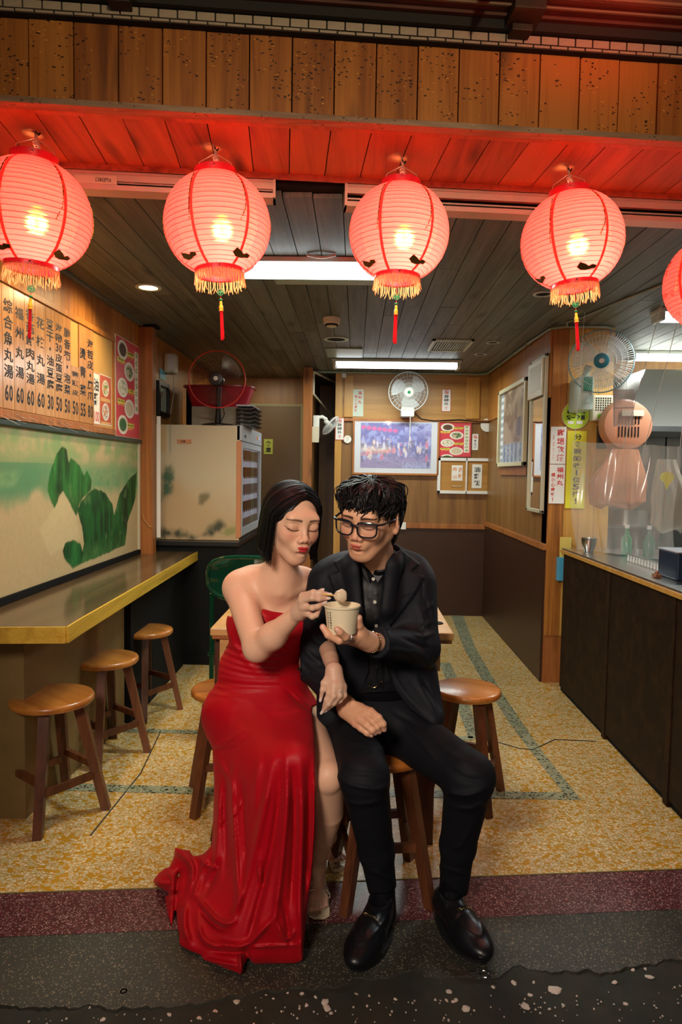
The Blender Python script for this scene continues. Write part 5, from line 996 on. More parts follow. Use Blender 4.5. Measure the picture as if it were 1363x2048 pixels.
# ================================================================ ceiling fixtures
m_tube = mat('lit tube', (1, 1, 1), .3, emit=(.88, .97, 1.0), estr=5.0); m_fix = mat('lamp housing', (.60, .64, .58), .4)
def tube_lamp(label, x0, x1, y, w, z0=2.13, diff=True):
    t = thing('fluorescent_lamp', label, 'lamp', ((x0+x1)/2, y, 2.2), 'ceiling tube lamps')
    b = B(); b.box((x0-.02, y-w/2-.005, 2.182), (x1+.02, y+w/2+.005, 2.2035), bev=.003); b.build('housing', m_fix, t)
    if diff: b = B(); b.box((x0, y-w/2, z0), (x1, y+w/2, 2.182), bev=.012); b.build('diffuser', m_tube, t)
    else:
        for dy in (-w*.28, w*.28): b = B(); b.tube([V(x0+.02, y+dy, 2.158), V(x1-.02, y+dy, 2.158)], .014, n=12); b.build('tube', m_tube, t, smooth=True)
        for x in (x0, x1): b = B(); b.box((x-.012, y-w/2, 2.138), (x+.012, y+w/2, 2.182), bev=.003); b.build('end_cap', m_fix, t)
    return t
tube_lamp('wide lit ceiling lamp between the second and third lanterns', -.535, .09, 2.97, .15, 2.148)
tube_lamp('lit twin tube ceiling lamp in front of the back wall', -.19, .80, 5.50, .14, diff=False)
tube_lamp('lit tube lamp over the kitchen back', 1.98, 3.0, 5.0, .12, diff=False)
tube_lamp('lit tube lamp over the kitchen near the flower printed lantern', 1.62, 2.6, 3.75, .12, diff=False)
for q in ((-.40, .085, 3.06, 3.30, 'pale green ceiling plate behind the wide lamp', 'x'), (-.24, .03, 4.98, 5.35, 'pale green ceiling plate before the twin tube lamp', 'y')):
    b = B(); b.box((q[0], q[2], ZC-.008), (q[1], q[3], ZC-.0005), bev=.002); o = b.build('ceiling_plate', mat('pale green plate', (.36, .42, .33), .4)); tag(o, q[4], 'ceiling plate')
t = thing('ceiling_vent', 'square metal ceiling vent with fine slats', 'vent', (.63, 4.83, ZC)); b = B()
for q in ((.50, .78, 4.62, 4.64), (.50, .78, 5.02, 5.04), (.50, .52, 4.62, 5.04), (.76, .78, 4.62, 5.04)): b.box((q[0], q[2], ZC-.010), (q[1], q[3], ZC-.0005))
b.build('frame', m_fix, t)
for k_ in range(14): b = B(); b.box((.525+.017*k_, 4.64, ZC-.007), (.531+.017*k_, 5.02, ZC-.002)); b.build('slat', m_fix, t)
def downlight(x, y, r, lab, lit=False):
    t = thing('downlight', lab, 'lamp', (x, y, ZC), 'recessed ceiling lights'); b = B(); b.lathe([(r*.72, 0), (r*.75, -.004), (r, -.004), (r*1.02, 0), (r*1.0, .001)], V(x, y, ZC-.0005), n=32); b.build('trim_ring', m_fix, t, smooth=True)
    b = B(); b.lathe([(.0001, -.0012), (r*.72, -.0012), (r*.72, -.0002)], V(x, y, ZC), n=24); b.build('lens', mat('warm lit lens', (1, .8, .5), .3, emit=(1.0, .78, .42), estr=9) if lit else m_dark, t)
downlight(-1.05, 3.40, .062, 'lit round downlight above the wall counter', True); downlight(-.152, 4.66, .085, 'large unlit round ceiling recess behind the third lantern tassel'); downlight(.92, 4.705, .045, 'unlit downlight ring near the ceiling vent'); downlight(.921, 5.17, .045, 'unlit downlight ring deepest along the ceiling'); downlight(.917, 3.45, .05, 'unlit downlight ring behind the fourth lantern')
t = thing('smoke_detector', 'cream round smoke detector on the ceiling', 'detector', (-.16, 4.03, ZC)); b = B(); b.lathe([(.001, -.052), (.030, -.050), (.036, -.034), (.048, -.032), (.052, -.012), (.052, 0)], V(-.16, 4.03, ZC-.0005), n=28); b.build('housing', m_cream, t, smooth=True); b = B(); b.lathe([(.037, -.047), (.038, -.037)], V(-.16, 4.03, ZC-.0005), n=24); b.build('vent_ring', m_dark, t)
b = B(); b.tube([V(-.22+.012*i, 2.855, ZC-.006-.010*math.sin(pi*i/10)) for i in range(11)], .003, n=6, squash=2.0); o = b.build('lamp_handle', m_white); tag(o, 'thin curved white strip on the ceiling before the wide lamp', 'handle')
# ================================================================ kitchen counter and things
m_cfront = wood('dark counter front', (.004, .0018, .001), (.014, .0055, .002), (.036, .015, .005), 'X', .4, grain=.5, knots=.3, vary=.1)
m_cfront.node_tree.nodes['Principled BSDF'].inputs['Specular IOR Level'].default_value = .15; m_cfront.node_tree.nodes['Principled BSDF'].inputs['Roughness'].default_value = .55
t = thing('kitchen_counter', 'long dark wood kitchen counter with steel top on the kitchen side', 'counter', (1.5, 3.2, 0)); c0, c1 = 2.15, 4.06
b = B(); b.box((1.262, c0, 0), (1.95, c1, .84)); b.build('carcass', m_dark, t)
for (y0, y1) in ((2.16, 2.62), (2.66, 3.30), (3.34, 4.05)):
    b = B(); b.box((1.250, y0, .03), (1.262, y1, .835), bev=.002); b.build('front_panel', m_cfront, t)
for y in (2.62, 3.30): b = B(); b.box((1.246, y, 0), (1.262, y+.04, .84), bev=.002); b.build('stile', m_cfront, t)
b = B(); b.box((1.235, c0-.02, .838), (1.96, c1+.01, .858), bev=.002); b.build('wood_edge', m_trim, t)
b = B(); b.box((1.242, c0-.01, .858), (1.96, c1, .868), bev=.001); b.build('steel_top', m_steel, t)
t = thing('steel_tank', 'stainless steel soup tank cabinet at the kitchen back', 'steel cabinet', (2.3, 4.9, 0)); b = B(); b.box((1.6, 4.35, 0), (3.3, 5.2, .98), bev=.006); b.build('body', m_steel, t)
for k_ in range(4): b = B(); b.lathe([(.14, .0), (.14, .10), (.135, .10), (.135, .01), (.001, .01)], V(1.85+.36*k_, 4.65, .98), n=28); b.build('pot', m_steel, t, smooth=True)
b = B(); b.box((1.98, 2.9, 0), (2.7, 3.9, .80), bev=.006); o = b.build('prep_table', m_steel); tag(o, 'low steel prep table behind the kitchen counter', 'table')
# glass-clear splash guard sheets hung on strings
m_film = mat('clear plastic film', (.80, .80, .76), .16, alpha=.30, spec=1.0, coat=1.0)
def sheet(name, label, pts, nu, nv, fn, m, cat='plastic sheet', y=None):
    P00, P10, P01, P11 = [V(*p) for p in pts]; u, v = np.meshgrid(np.linspace(0, 1, nu+1), np.linspace(0, 1, nv+1)); u = u.ravel()[:, None]; v = v.ravel()[:, None]
    P = (P00*(1-u)+P10*u)*(1-v) + (P01*(1-u)+P11*u)*v; nrm = unit(np.cross(P10-P00, P01-P00)); P = P + fn(u[:, 0], v[:, 0])[:, None]*nrm
    i = np.arange(nu*nv); a = (i//nu)*(nu+1) + i % nu; o = obj_np(name, P, np.stack([a, a+1, a+nu+2, a+nu+1], 1), m, smooth=True); tag(o, label, cat); return o
fold = lambda u, v: .018*np.sin(u*19 + 3*v)*(.4+v) + .010*np.sin(u*43 - 2*v) + .02*np.sin(v*5)
sheet('splash_sheet', 'wrinkled clear plastic splash sheet hung above the counter by the pillar', [(1.30, 3.98, .872), (1.60, 3.40, .88), (1.24, 4.0, 1.50), (1.58, 3.35, 1.45)], 70, 40, fold, m_film)
sheet('splash_sheet', 'clear plastic sheet hung along the middle of the kitchen counter', [(1.64, 3.30, .875), (1.68, 2.50, .90), (1.64, 3.30, 1.40), (1.70, 2.45, 1.42)], 70, 30, fold, m_film)
for (x, y, xt, yt) in ((1.26, 3.95, 1.24, 3.80), (1.58, 3.35, 1.60, 3.3), (1.45, 3.45, 1.47, 3.1), (1.38, 3.55, 1.42, 3.2)):
    b = B(); b.tube([V(x, y, 1.50 if y > 3.9 else 1.45), V(xt, yt, ZC-.002)], .0016, n=5); o = b.build('hanging_string', mat('white string', (.7, .7, .68), .6)); tag(o, 'thin white string from the ceiling, ' + ('nearest the pillar' if y > 3.9 else 'at the street side end of the sheet' if y < 3.4 else 'behind the hanging pale board' if x > 1.4 else 'between the pillar string and the pale board'), 'string', 'strings of the kitchen sheets')
b = B(); b.obox(V(1.375, 3.55, 1.655), (.9, .1, .05), (-.1, 1, 0), (-.05, 0, 1), .055, .002, .095); o = b.build('hanging_card', mat('pinkish clear board', (.72, .62, .56), .3, alpha=.5)); tag(o, 'pale translucent board hanging in front of the pink colander', 'board')
b = B(); b.obox(V(1.375, 3.5475, 1.655), (.9, .1, .05), (-.1, 1, 0), (-.05, 0, 1), .057, .001, .003); b.obox(V(1.325, 3.5475, 1.655), (.9, .1, .05), (-.1, 1, 0), (-.05, 0, 1), .002, .001, .095); b.build('edge', m_white, o)
m_pink = mat('salmon plastic', (.52, .22, .12), .4)
t = thing('colander', 'round salmon pink plastic colander with slots hanging in the kitchen', 'colander', (1.62, 4.1, 1.62))
b = B(); cc_ = V(1.60, 4.10, 1.605); ax_ = V(0, -1, .0); b.lathe([(.10, .06), (.135, .05), (.150, .0), (.155, -.005), (.157, .0), (.140, .055), (.10, .066), (.001, .066)], cc_, axis=ax_, n=40); b.build('bowl', m_pink, t, smooth=True); b = B()
for i in range(7):
    for j in range(2): b.box((cc_[0]-.062+.019*i, cc_[1]-.0695, cc_[2]-.07+.075*j), (cc_[0]-.056+.019*i, cc_[1]-.066, cc_[2]-.01+.075*j))
b.build('slots', m_dark, t, kind='stuff'); b = B(); b.box((cc_[0]-.05, cc_[1]-.078, cc_[2]+.05), (cc_[0]+.08, cc_[1]-.070, cc_[2]+.085), bev=.003); b.build('label', m_cream, t)
b = B(); b.tube([cc_ + V(0, 0, .15), cc_ + V(0, 0, .20)], .003, n=5); b.tube([cc_ + V(0, 0, .20), V(1.60, 4.10, ZC)], .0012, n=4); b.build('hook', m_chrome, t)
def bag(name, label, c, w, h, m, seed):
    v = []; N_, M_ = 64, 26
    for i in range(M_):
        t = i/(M_-1); prof = .42 + .58*float(sstep(-.10, .62, np.array([t]))[0]); prof *= 1 - .35*float(sstep(.93, 1.0, np.array([t]))[0])
        for j in range(N_):
            a_ = j/N_*2*pi; cr = 1 + (.10*math.sin(5*a_+seed+2*t) + .07*math.sin(11*a_-seed) + .04*math.sin(23*a_+3*t))*(1-.5*t); ex = math.copysign(abs(math.cos(a_))**.75, math.cos(a_)); v.append(V(c[0] + w*prof*cr*ex + .02*math.sin(4*t+seed), c[1] + w*.45*prof*cr*math.sin(a_), c[2] + h*(1-2*t) + .012*math.sin(3*a_+seed)*(t > .9)))
    f = [(i*N_+j, i*N_+(j+1) % N_, (i+1)*N_+(j+1) % N_, (i+1)*N_+j) for i in range(M_-1) for j in range(N_)] + [tuple((M_-1)*N_+j for j in range(N_))]
    o = obj_np(name, v, f, m, smooth=True); tag(o, label, 'bag'); return o
bag('plastic_bag', 'pink brown plastic bag hanging behind the clear sheet', (1.54, 3.98, 1.29), .15, .17, mat('pink bag film', (.50, .20, .10), .3, alpha=.8), 2)
bag('plastic_bag', 'pale grey plastic bag hanging in the middle of the kitchen', (1.74, 3.8, 1.20), .10, .20, mat('grey bag film', (.38, .33, .26), .3, alpha=.85), 5)
t = thing('yellow_tag', 'bright yellow round tag hanging on the grey kitchen bag', 'tag', (1.60, 3.5, 1.31)); b = B(); b.lathe([(.0001, .003), (.035, .003), (.035, 0)], V(1.60, 3.52, 1.30), axis=(0, -1, 0), n=24, sx=.8); b.prism([(-.02, 0), (.03, 0), (.0, -.055)], V(1.60, 3.521, 1.29), (1, 0, 0), (0, 0, 1), (0, -1, 0), .003); b.build('disc', mat('bright yellow', (.85, .72, .01), .4), t)
b = B(); b.tube([V(1.60, 3.52, 1.335), V(1.60, 3.52, 1.45)], .001, n=4); b.build('string', m_white, t)
b = B(); b.tube([V(1.555, 2.95, .99), V(1.553, 2.95, 1.12), V(1.556, 2.95, 1.40)], .011, n=10); b.tube([V(1.556, 2.95, 1.36), V(1.46, 2.99, 1.40)], .004, n=6); o = b.build('red_pole', mat('red pole', (.55, .02, .02), .3)); tag(o, 'thin red pole standing on the counter steel at the frame side', 'pole'); 
b = B(); b.tube([V(1.555, 2.95, .869), V(1.555, 2.95, .99)], .010, n=10); b.build('pole_foot', m_steel, o)
for (x, y, r, h, m, lab, nm) in ((1.50, 3.75, .028, .15, mat('green bottle glass', (.02, .22, .12), .15), 'small green bottle on the counter behind the clear sheet', 'sauce_bottle'), (1.60, 3.7, .028, .15, mat('dark green bottle', (.02, .14, .10), .15), 'darker green bottle beside the small green bottle', 'sauce_bottle'), (1.33, 3.86, .04, .08, m_steel, 'round steel bowl on the counter near the pillar', 'steel_bowl')):
    t = thing(nm, lab, 'bowl' if 'bowl' in nm else 'bottle', (x, y, .869)); b = B()
    if 'bowl' in nm: b.lathe([(.001, 0), (r*.6, 0), (r, h*.6), (r*1.05, h), (r*1.0, h), (r*.92, h*.6), (r*.5, .01), (.001, .01)], V(x, y, .869), n=28); b.build('bowl', m, t, smooth=True)
    else: b.lathe([(.001, 0), (r, 0), (r, h*.6), (r*.4, h*.8), (r*.38, h), (.001, h)], V(x, y, .869), n=20); b.build('bottle', m, t, smooth=True); b = B(); b.lathe([(r*.42, h*.98), (r*.42, h*1.1), (.001, h*1.1)], V(x, y, .869), n=16); b.build('cap', m_white, t)
m_navy = mat('navy plastic', (.012, .025, .05), .3)
t = thing('black_canister', 'dark navy box canister on the kitchen counter top', 'box', (1.43, 3.0, .869)); b = B(); b.box((1.345, 2.83, .870), (1.45, 3.01, .985), bev=.006); b.build('body', m_navy, t); b = B(); b.box((1.342, 2.826, .985), (1.453, 3.014, .991), bev=.002); b.build('lid_edge', m_fgrey, t)
pbox('black_canister', 'taller dark box behind the navy canister', 'box', (1.53, 3.10, .869), (1.62, 3.20, 1.09), m_black, .012)
t = thing('steel_rack', 'low ribbed clear rack running along the counter top', 'rack', (1.36, 3.5, .869)); 
b = B()
for k_ in range(13): b.box((1.395, 3.05+.034*k_, .870), (1.400, 3.062+.034*k_, .905))
b.build('bars', m_white, t, kind='stuff'); b = B(); b.box((1.393, 3.04, .903), (1.402, 3.50, .908)); b.box((1.405, 3.04, .870), (1.50, 3.50, .88)); b.build('rail', m_steel, t)
t = thing('hinge_clip', 'small copper colored clip at the counter edge', 'clip', (1.30, 2.93, .87)); b = B(); b.box((1.285, 2.90, .869), (1.315, 2.935, .885), bev=.004); b.ball(V(1.30, 2.918, .889), .008); b.build('clip', mat('copper clip', (.35, .15, .07), .35, metal=.6), t)
b = B(); b.tube([V(1.9, 5.0, 1.95), V(1.9, 4.7, 1.95)], .01); 
t = thing('range_hood', 'grey sheet metal hood over the kitchen stove', 'hood', (2.4, 4.9, 1.7)); b = B(); b.add([V(1.75,4.5,1.62),V(3.3,4.5,1.62),V(3.3,5.45,1.62),V(1.75,5.45,1.62),V(2.0,4.8,2.05),V(3.3,4.8,2.05),V(3.3,5.45,2.05),V(2.0,5.45,2.05)],[(3,2,1,0),(4,5,6,7),(0,1,5,4),(1,2,6,5),(2,3,7,6),(3,0,4,7)]); b.build('canopy', mat('grey hood metal', (.42, .41, .37), .4, metal=.5), t)
b = B(); b.box((1.75, 4.49, 1.60), (3.3, 4.505, 1.635)); b.build('lip', m_steel, t)
# ================================================================ distance-field modelling of bodies and clothes
def PX(P):   # project points to the picture plane, used to lay seams and folds along measured lines
    v = (P - CAM) @ CR; return CX + FPX * v[:, 0] / -v[:, 2], CY - FPX * v[:, 1] / -v[:, 2]
def smin(a, b, k): h = np.maximum(k - np.abs(a - b), 0) / k; return np.minimum(a, b) - h * h * k * 0.25
def smax(a, b, k): return -smin(-a, -b, k)
def d_cone(P, a, b, ra, rb):
    a = np.asarray(a, float); e = np.asarray(b, float) - a; t = np.clip(((P - a) @ e) / (e @ e + 1e-12), 0, 1)
    return np.linalg.norm(P - a - t[:, None] * e, axis=1) - (ra + (rb - ra) * t)
def d_ell(P, c, r, R=None):
    q = P - np.asarray(c, float)
    if R is not None: q = q @ R
    r = np.asarray(r, float); k0 = np.linalg.norm(q / r, axis=1); k1 = np.linalg.norm(q / (r * r), axis=1) + 1e-9
    return k0 * (k0 - 1) / k1
class Field:
    def __init__(s): s.ops = []; s.post = []
    def cone(s, a, b, ra, rb, k=.02, sub=False): s.ops.append((lambda P: d_cone(P, a, b, ra, rb), k, sub)); return s
    def ell(s, c, r, k=.02, R=None, sub=False): s.ops.append((lambda P: d_ell(P, c, r, R), k, sub)); return s
    def chain(s, pts, rs, k=.006):
        for i in range(len(pts)-1): s.cone(pts[i], pts[i+1], rs[i], rs[i+1], k if i == 0 else .004)
        return s
    def fn(s, f, k=.02, sub=False): s.ops.append((f, k, sub)); return s
    def eval(s, P, centers=None, idx=None, rad=0):
        d = np.full(len(P), 1e3)
        if centers is None:
            for f, k, sub in s.ops: v = f(P); d = smax(d, -v, k) if sub else smin(d, v, k)
        else:
            n = len(P)//len(centers)
            for f, k, sub in s.ops:
                c = f(centers); m = np.abs(c) < rad*2.2 + k if sub else c < rad*2.2 + k + .01
                if sub: m = c < rad*2.2 + k + .01
                if not m.any(): continue
                mm = np.repeat(m, n); v = f(P[mm]); d[mm] = smax(d[mm], -v, k) if sub else smin(d[mm], v, k)
        for f in s.post:
            m = np.abs(d) < .035
            if m.any(): d[m] = f(P[m], d[m])
        return d
def polygonise(F, lo, hi, h):
    lo = np.array(lo, float); hi = np.array(hi, float); nb = np.ceil((hi - lo) / (8*h)).astype(int); N = nb*8 + 1
    g = np.stack(np.meshgrid(*[np.arange(n) for n in nb], indexing='ij'), -1).reshape(-1, 3)
    cen = lo + (g*8 + 4)*h; rad = 4*h*math.sqrt(3); d0 = F.eval(cen); keep = np.abs(d0) < rad + .022 + 2*h
    A = np.full(tuple(N), 1.0, np.float32); neg = g[(d0 < 0) & ~keep]
    o8 = np.stack(np.meshgrid(*[np.arange(9)]*3, indexing='ij'), -1).reshape(-1, 3)
    def fill(blocks, vals):
        for c0 in range(0, len(blocks), 4000):
            ix = (blocks[c0:c0+4000, None, :]*8 + o8[None]).reshape(-1, 3); A[ix[:, 0], ix[:, 1], ix[:, 2]] = vals if np.isscalar(vals) else vals[c0*729:(c0+4000)*729]
    fill(neg, -1.0); kb = g[keep]
    for c0 in range(0, len(kb), 1500):
        bl = kb[c0:c0+1500]; ix = (bl[:, None, :]*8 + o8[None]).reshape(-1, 3); A[ix[:, 0], ix[:, 1], ix[:, 2]] = F.eval(lo + ix*h, lo + (bl*8+4)*h, None, rad)
    ins = A < 0; n1, n2, n3 = N
    cnt = np.zeros((n1-1, n2-1, n3-1), np.int8)
    for a in (0, 1):
        for b in (0, 1):
            for c in (0, 1): cnt += ins[a:n1-1+a, b:n2-1+b, c:n3-1+c]
    ci = np.argwhere((cnt > 0) & (cnt < 8)); del cnt
    if len(ci) == 0: return np.zeros((0, 3)), np.zeros((0, 4), int)
    vals = {(a, b, c): A[ci[:, 0]+a, ci[:, 1]+b, ci[:, 2]+c].astype(float) for a in (0, 1) for b in (0, 1) for c in (0, 1)}
    acc = np.zeros((len(ci), 3)); w = np.zeros(len(ci)); cs = list(vals)
    for i, p in enumerate(cs):
        for q in cs[i+1:]:
            if sum(abs(p[t]-q[t]) for t in range(3)) != 1: continue
            u, v = vals[p], vals[q]; m = (u < 0) != (v < 0); t = np.where(m, u/(u-v+1e-12), 0)
            acc += np.where(m[:, None], np.array(p) + t[:, None]*(np.array(q)-np.array(p)), 0); w += m
    vert = lo + (ci + acc/w[:, None])*h
    ids = np.full((n1-1, n2-1, n3-1), -1, np.int32); ids[ci[:, 0], ci[:, 1], ci[:, 2]] = np.arange(len(ci)); faces = []
    for ax in range(3):
        sl0 = [slice(1, n-1) for n in N]; sl1 = [slice(1, n-1) for n in N]; sl0[ax] = slice(0, N[ax]-1); sl1[ax] = slice(1, N[ax])
        a_, b_ = ins[tuple(sl0)], ins[tuple(sl1)]; off = np.ones(3, int); off[ax] = 0
        e = np.argwhere(a_ != b_) + off; flip = a_[tuple((e-off).T)]
        u, v = [(1, 2), (2, 0), (0, 1)][ax]; q = []
        for du, dv in ((-1, -1), (0, -1), (0, 0), (-1, 0)): c = e.copy(); c[:, u] += du; c[:, v] += dv; q.append(ids[c[:, 0], c[:, 1], c[:, 2]])
        q = np.stack(q, 1); q[~flip] = q[~flip][:, ::-1]; faces.append(q[(q >= 0).all(1)])
    return vert, np.vstack(faces)
def sdf_mesh(name, F, regions, m, parent, colfn=None, smooth=2, drop=None):
    VV, FF, n = [], [], 0
    for (lo, hi, h) in regions:
        v, f = polygonise(F, lo, hi, h)
        if len(v) == 0: continue
        for _ in range(smooth):   # gentle tangential relaxation of the lattice
            e = np.vstack([f[:, [0, 1]], f[:, [1, 2]], f[:, [2, 3]], f[:, [3, 0]]]); s = np.zeros_like(v); c = np.zeros(len(v))
            for k in range(3): s[:, k] = np.bincount(e[:, 0], v[e[:, 1], k], len(v)) + np.bincount(e[:, 1], v[e[:, 0], k], len(v))
            c = np.bincount(e[:, 0], minlength=len(v)) + np.bincount(e[:, 1], minlength=len(v)); v = v*.5 + .5*s/np.maximum(c, 1)[:, None]
        VV.append(v); FF.append(f + n); n += len(v)
    v = np.vstack(VV); f = np.vstack(FF); col = colfn(v) if colfn else None
    me = bpy.data.meshes.new(name); w = v - ORG.get(parent.name, np.zeros(3)) if parent is not None else v
    me.vertices.add(len(w)); me.vertices.foreach_set('co', w.astype(np.float32).ravel()); me.loops.add(f.size); me.loops.foreach_set('vertex_index', f.astype(np.int32).ravel())
    me.polygons.add(len(f)); me.polygons.foreach_set('loop_start', np.arange(0, f.size, 4, dtype=np.int32)); me.polygons.foreach_set('loop_total', np.full(len(f), 4, np.int32)); me.update(calc_edges=True)
    if col is not None:
        ca = me.color_attributes.new('Col', 'FLOAT_COLOR', 'POINT'); c = np.ones((len(v), 4), np.float32); c[:, :3] = np.clip(col, 0, 1); ca.data.foreach_set('color', c.ravel())
    return link_mesh(name, me, m, parent, smooth=True)
def polyline_d(x, y, pts):
    d = np.full(x.shape, 1e9); tt = np.zeros(x.shape); p = np.array(pts, float); n = len(p)-1
    for i in range(n):
        a, e = p[i], p[i+1]-p[i]; t = np.clip(((x-a[0])*e[0] + (y-a[1])*e[1])/(e@e+1e-9), 0, 1); q = np.hypot(x-a[0]-t*e[0], y-a[1]-t*e[1]); m = q < d; d = np.where(m, q, d); tt = np.where(m, (i+t)/n, tt)
    return d, tt
def chaikin(p, it=2):
    p = [np.array(q, float) for q in p]
    for _ in range(it):
        if len(p) < 3: break
        o = [p[0]]
        for i in range(len(p)-1): o += [p[i]*.75+p[i+1]*.25, p[i]*.25+p[i+1]*.75]
        p = o[:1] + o[2:-1] + [p[-1]]
    return np.array(p)
def folds(lst):   # lst: (polyline in picture px, width px, height m); ends fade out
    lst = [(chaikin(p_), w_, a_) for p_, w_, a_ in lst]
    def f(P, d):
        x, y = PX(P)
        for pts, w, a in lst:
            p = np.array(pts); m = (x > p[:, 0].min()-3*w) & (x < p[:, 0].max()+3*w) & (y > p[:, 1].min()-3*w) & (y < p[:, 1].max()+3*w)
            if not m.any(): continue
            q, t = polyline_d(x[m], y[m], pts); d[m] -= a*np.exp(-(q/w)**2)*np.clip(np.minimum(t, 1-t)*5+.15, 0, 1)
        return d
    return f
def Rot(yaw, pitch, roll):
    return np.array((Matrix.Rotation(yaw, 3, 'Z') @ Matrix.Rotation(pitch, 3, 'X') @ Matrix.Rotation(roll, 3, 'Y')))
A_ = atY
# ---------------------------------------------------------------- head in its own frame: face toward -Y, z up, metres
def head_field(L, male):
    S_ = 1.0
    f = Field()
    f.ell((0, .011, .028), (.071, .083, .076)).ell((0, -.010, -.034), (.056 if male else .054, .070, .076), .045)
    f.ell((0, -.058, -.092), (.022 if male else .017, .020, .019), .035)
    for s in (-1, 1):
        f.cone((s*(.050 if male else .045), .004, -.044), (s*(.016 if male else .010), -.055, -.090), .018 if male else .015, .015 if male else .013, .03)
        f.ell((s*(.036 if male else .033), -.058, -.024), (.022, .020, .022), .030)
    f.cone((-.034, -.074, .026), (.034, -.074, .026), .012, .012, .03)
    for s in (-1, 1):
        f.ell((s*.031, -.097, .006), (.018, .013, .0115), .016, sub=True)
        f.ell((s*.0315, -.0725, .0030), (.0160, .0140, .0120), .007)
        f.ell((s*.0315, -.089, -.010), (.013, .004, .0022), .005, sub=True)
    f.cone((0, -.081, .016), (0, -.099, -.024), .0050, .0078, .016); f.ell((0, -.102, -.027), (.0090, .0085, .0080), .008)
    for s in (-1, 1):
        f.ell((s*.0125, -.0955, -.0315), (.0072, .0085, .0065), .006); f.ell((s*.0062, -.1035, -.0375), (.0034, .0042, .0032), .003, sub=True)
    f.ell((0, -.080, -.056), (.026, .018, .020), .018)
    lw = 1.0 if male else .98
    lo_ = .0022 if male else .0
    for s in (-1, 1): f.ell((s*.0064*lw, -.0970+lo_, -.0520), (.0098*lw, .0064, .0040), .004)
    f.ell((0, -.0960+lo_, -.0600), (.0122*lw, .0072, .0052), .004); f.ell((0, -.108, -.0560), (.014*lw, .0080, .0011), .0025, sub=True)
    f.ell((0, -.090, -.072), (.016, .006, .005), .008, sub=True)
    for s in (-1, 1):
        Re = Rot(s*(.55 if male else .1), -.15, 0)
        f.ell((s*(.080 if male else .074), .010, -.006), (.0075, .019, .031), .008, R=Re); f.ell((s*.090, .004, -.001), (.006, .011, .019), .004, R=Re, sub=True); f.ell((s*.079, .004, -.034), (.007, .009, .010), .006)
    return f.eval(L)
def head_paint(L, male, skin):
    c = np.tile(np.array(skin), (len(L), 1)); x, y, z = L[:, 0], L[:, 1], L[:, 2]; ax = np.abs(x); fr = y < -.03
    def blend(m, col): 
        nonlocal c
        c = mixc(c, col, m)
    blush = np.exp(-(((ax-.040)/.018)**2 + ((z+.020)/.016)**2))*fr; blend(blush*(.55 if not male else .35), (.62, .20, .13))
    blend(np.exp(-((x/.013)**2 + ((z+.028)/.010)**2))*fr*.35, (.62, .22, .15))
    # lips
    lip = np.minimum(d_ell(L, (-.0064, -.0970, -.0520), (.0104, .012, .0044)), np.minimum(d_ell(L, (.0064, -.0970, -.0520), (.0104, .012, .0044)), d_ell(L, (0, -.0960, -.0600), (.0128, .013, .0056))))
    blend(sstep(.0008, -.0006, lip)*(y < -.088), (.52, .03, .035) if not male else (.50, .13, .09))
    blend(sstep(.0016, .0004, np.abs(z+.0560))*(ax < .013)*(y < -.09), (.16, .01, .015))
    # nostrils
    for s in (-1, 1): blend(sstep(.0010, -.0010, d_ell(L, (s*.0062, -.1035, -.0375), (.0034, .0046, .0034)))*1.0, (.10, .03, .02))
    # brows
    bx = np.clip((ax-.010)/.042, 0, 1); bz = .0235 + .0055*np.sin(bx*2.2) - .004*bx; th = (.0042 if male else .0032)*(1-.6*bx)
    blend(sstep(th+.0012, th-.0006, np.abs(z-bz))*(ax > .011)*(ax < .051)*fr*(.95 if male else .85), (.035, .016, .010))
    # lash line and crease of lowered lids
    ex = (ax-.0315)/.0155; lz = -.0062 + .0035*ex**2 + .0012*ex; m = (np.abs(ex) < 1.08)*fr
    blend(sstep(.0024, .0010, np.abs(z-lz))*m*(.97 if not male else .85), (.015, .008, .008))
    if not male: blend(sstep(.0016, .0004, np.abs(z-lz-.0016*(ex > .6)))*(ex > .7)*(ex < 1.35)*fr*.9, (.015, .008, .008))
    blend(sstep(.0012, .0002, np.abs(z-(.0085+.001*ex-.003*ex**2)))*m*.45, (.28, .10, .06))
    blend(np.exp(-((ex/.95)**2 + ((z-.002)/.006)**2))*fr*.35, (.50, .19, .12))
    return c
def hair_locks(spec, R, O, n, r0, seg=12, seed=3, flat=1.0, sides=5):
    rr = random.Random(seed); b = B()
    for i in range(n):
        P = spec(i/n, rr)
        if P is None: continue
        pts, ra = P; pts = np.array(pts); k = len(pts); t = np.linspace(0, 1, k); rad = ra*(np.minimum(1, .35+t*3))*np.sqrt(np.clip(1.02-t, .02, 1))
        b.tube(pts @ R.T + O, rad, n=sides, squash=flat, cap=False)
    return b
# ================================================================ the man in black
m_skin = vcol('skin', rough=.48, spec=.4, sss=.18, noise=.06, nscale=160, bump=.05)
m_hair, nt, bs = ntree('black hair')
bs.inputs['Base Color'].default_value = (.006, .005, .006, 1); bs.inputs['Roughness'].default_value = .5; bs.inputs['Specular IOR Level'].default_value = .28
m_suit = mat('black suit wool', (.0075, .0085, .0125), .65, spec=.22, var=.25, vscale=400, bump=.1)
m_shirt = mat('black satin shirt', (.004, .004, .006), .42, spec=.3)
m_trous = mat('black trousers', (.0065, .0070, .010), .7, spec=.2, var=.2, vscale=300)
m_leather = mat('black leather', (.006, .006, .008), .34, spec=.5)
m_goldm = mat('polished gold', (.75, .55, .28), .2, metal=1.0)
MANSKIN = (.68, .36, .215)
man = thing('person', 'man in black suit and glasses seated on a stool holding a paper cup and blowing', 'person', (.095, 2.065, 0))
def pt(x, y, Y): return A_(x, y, Y)
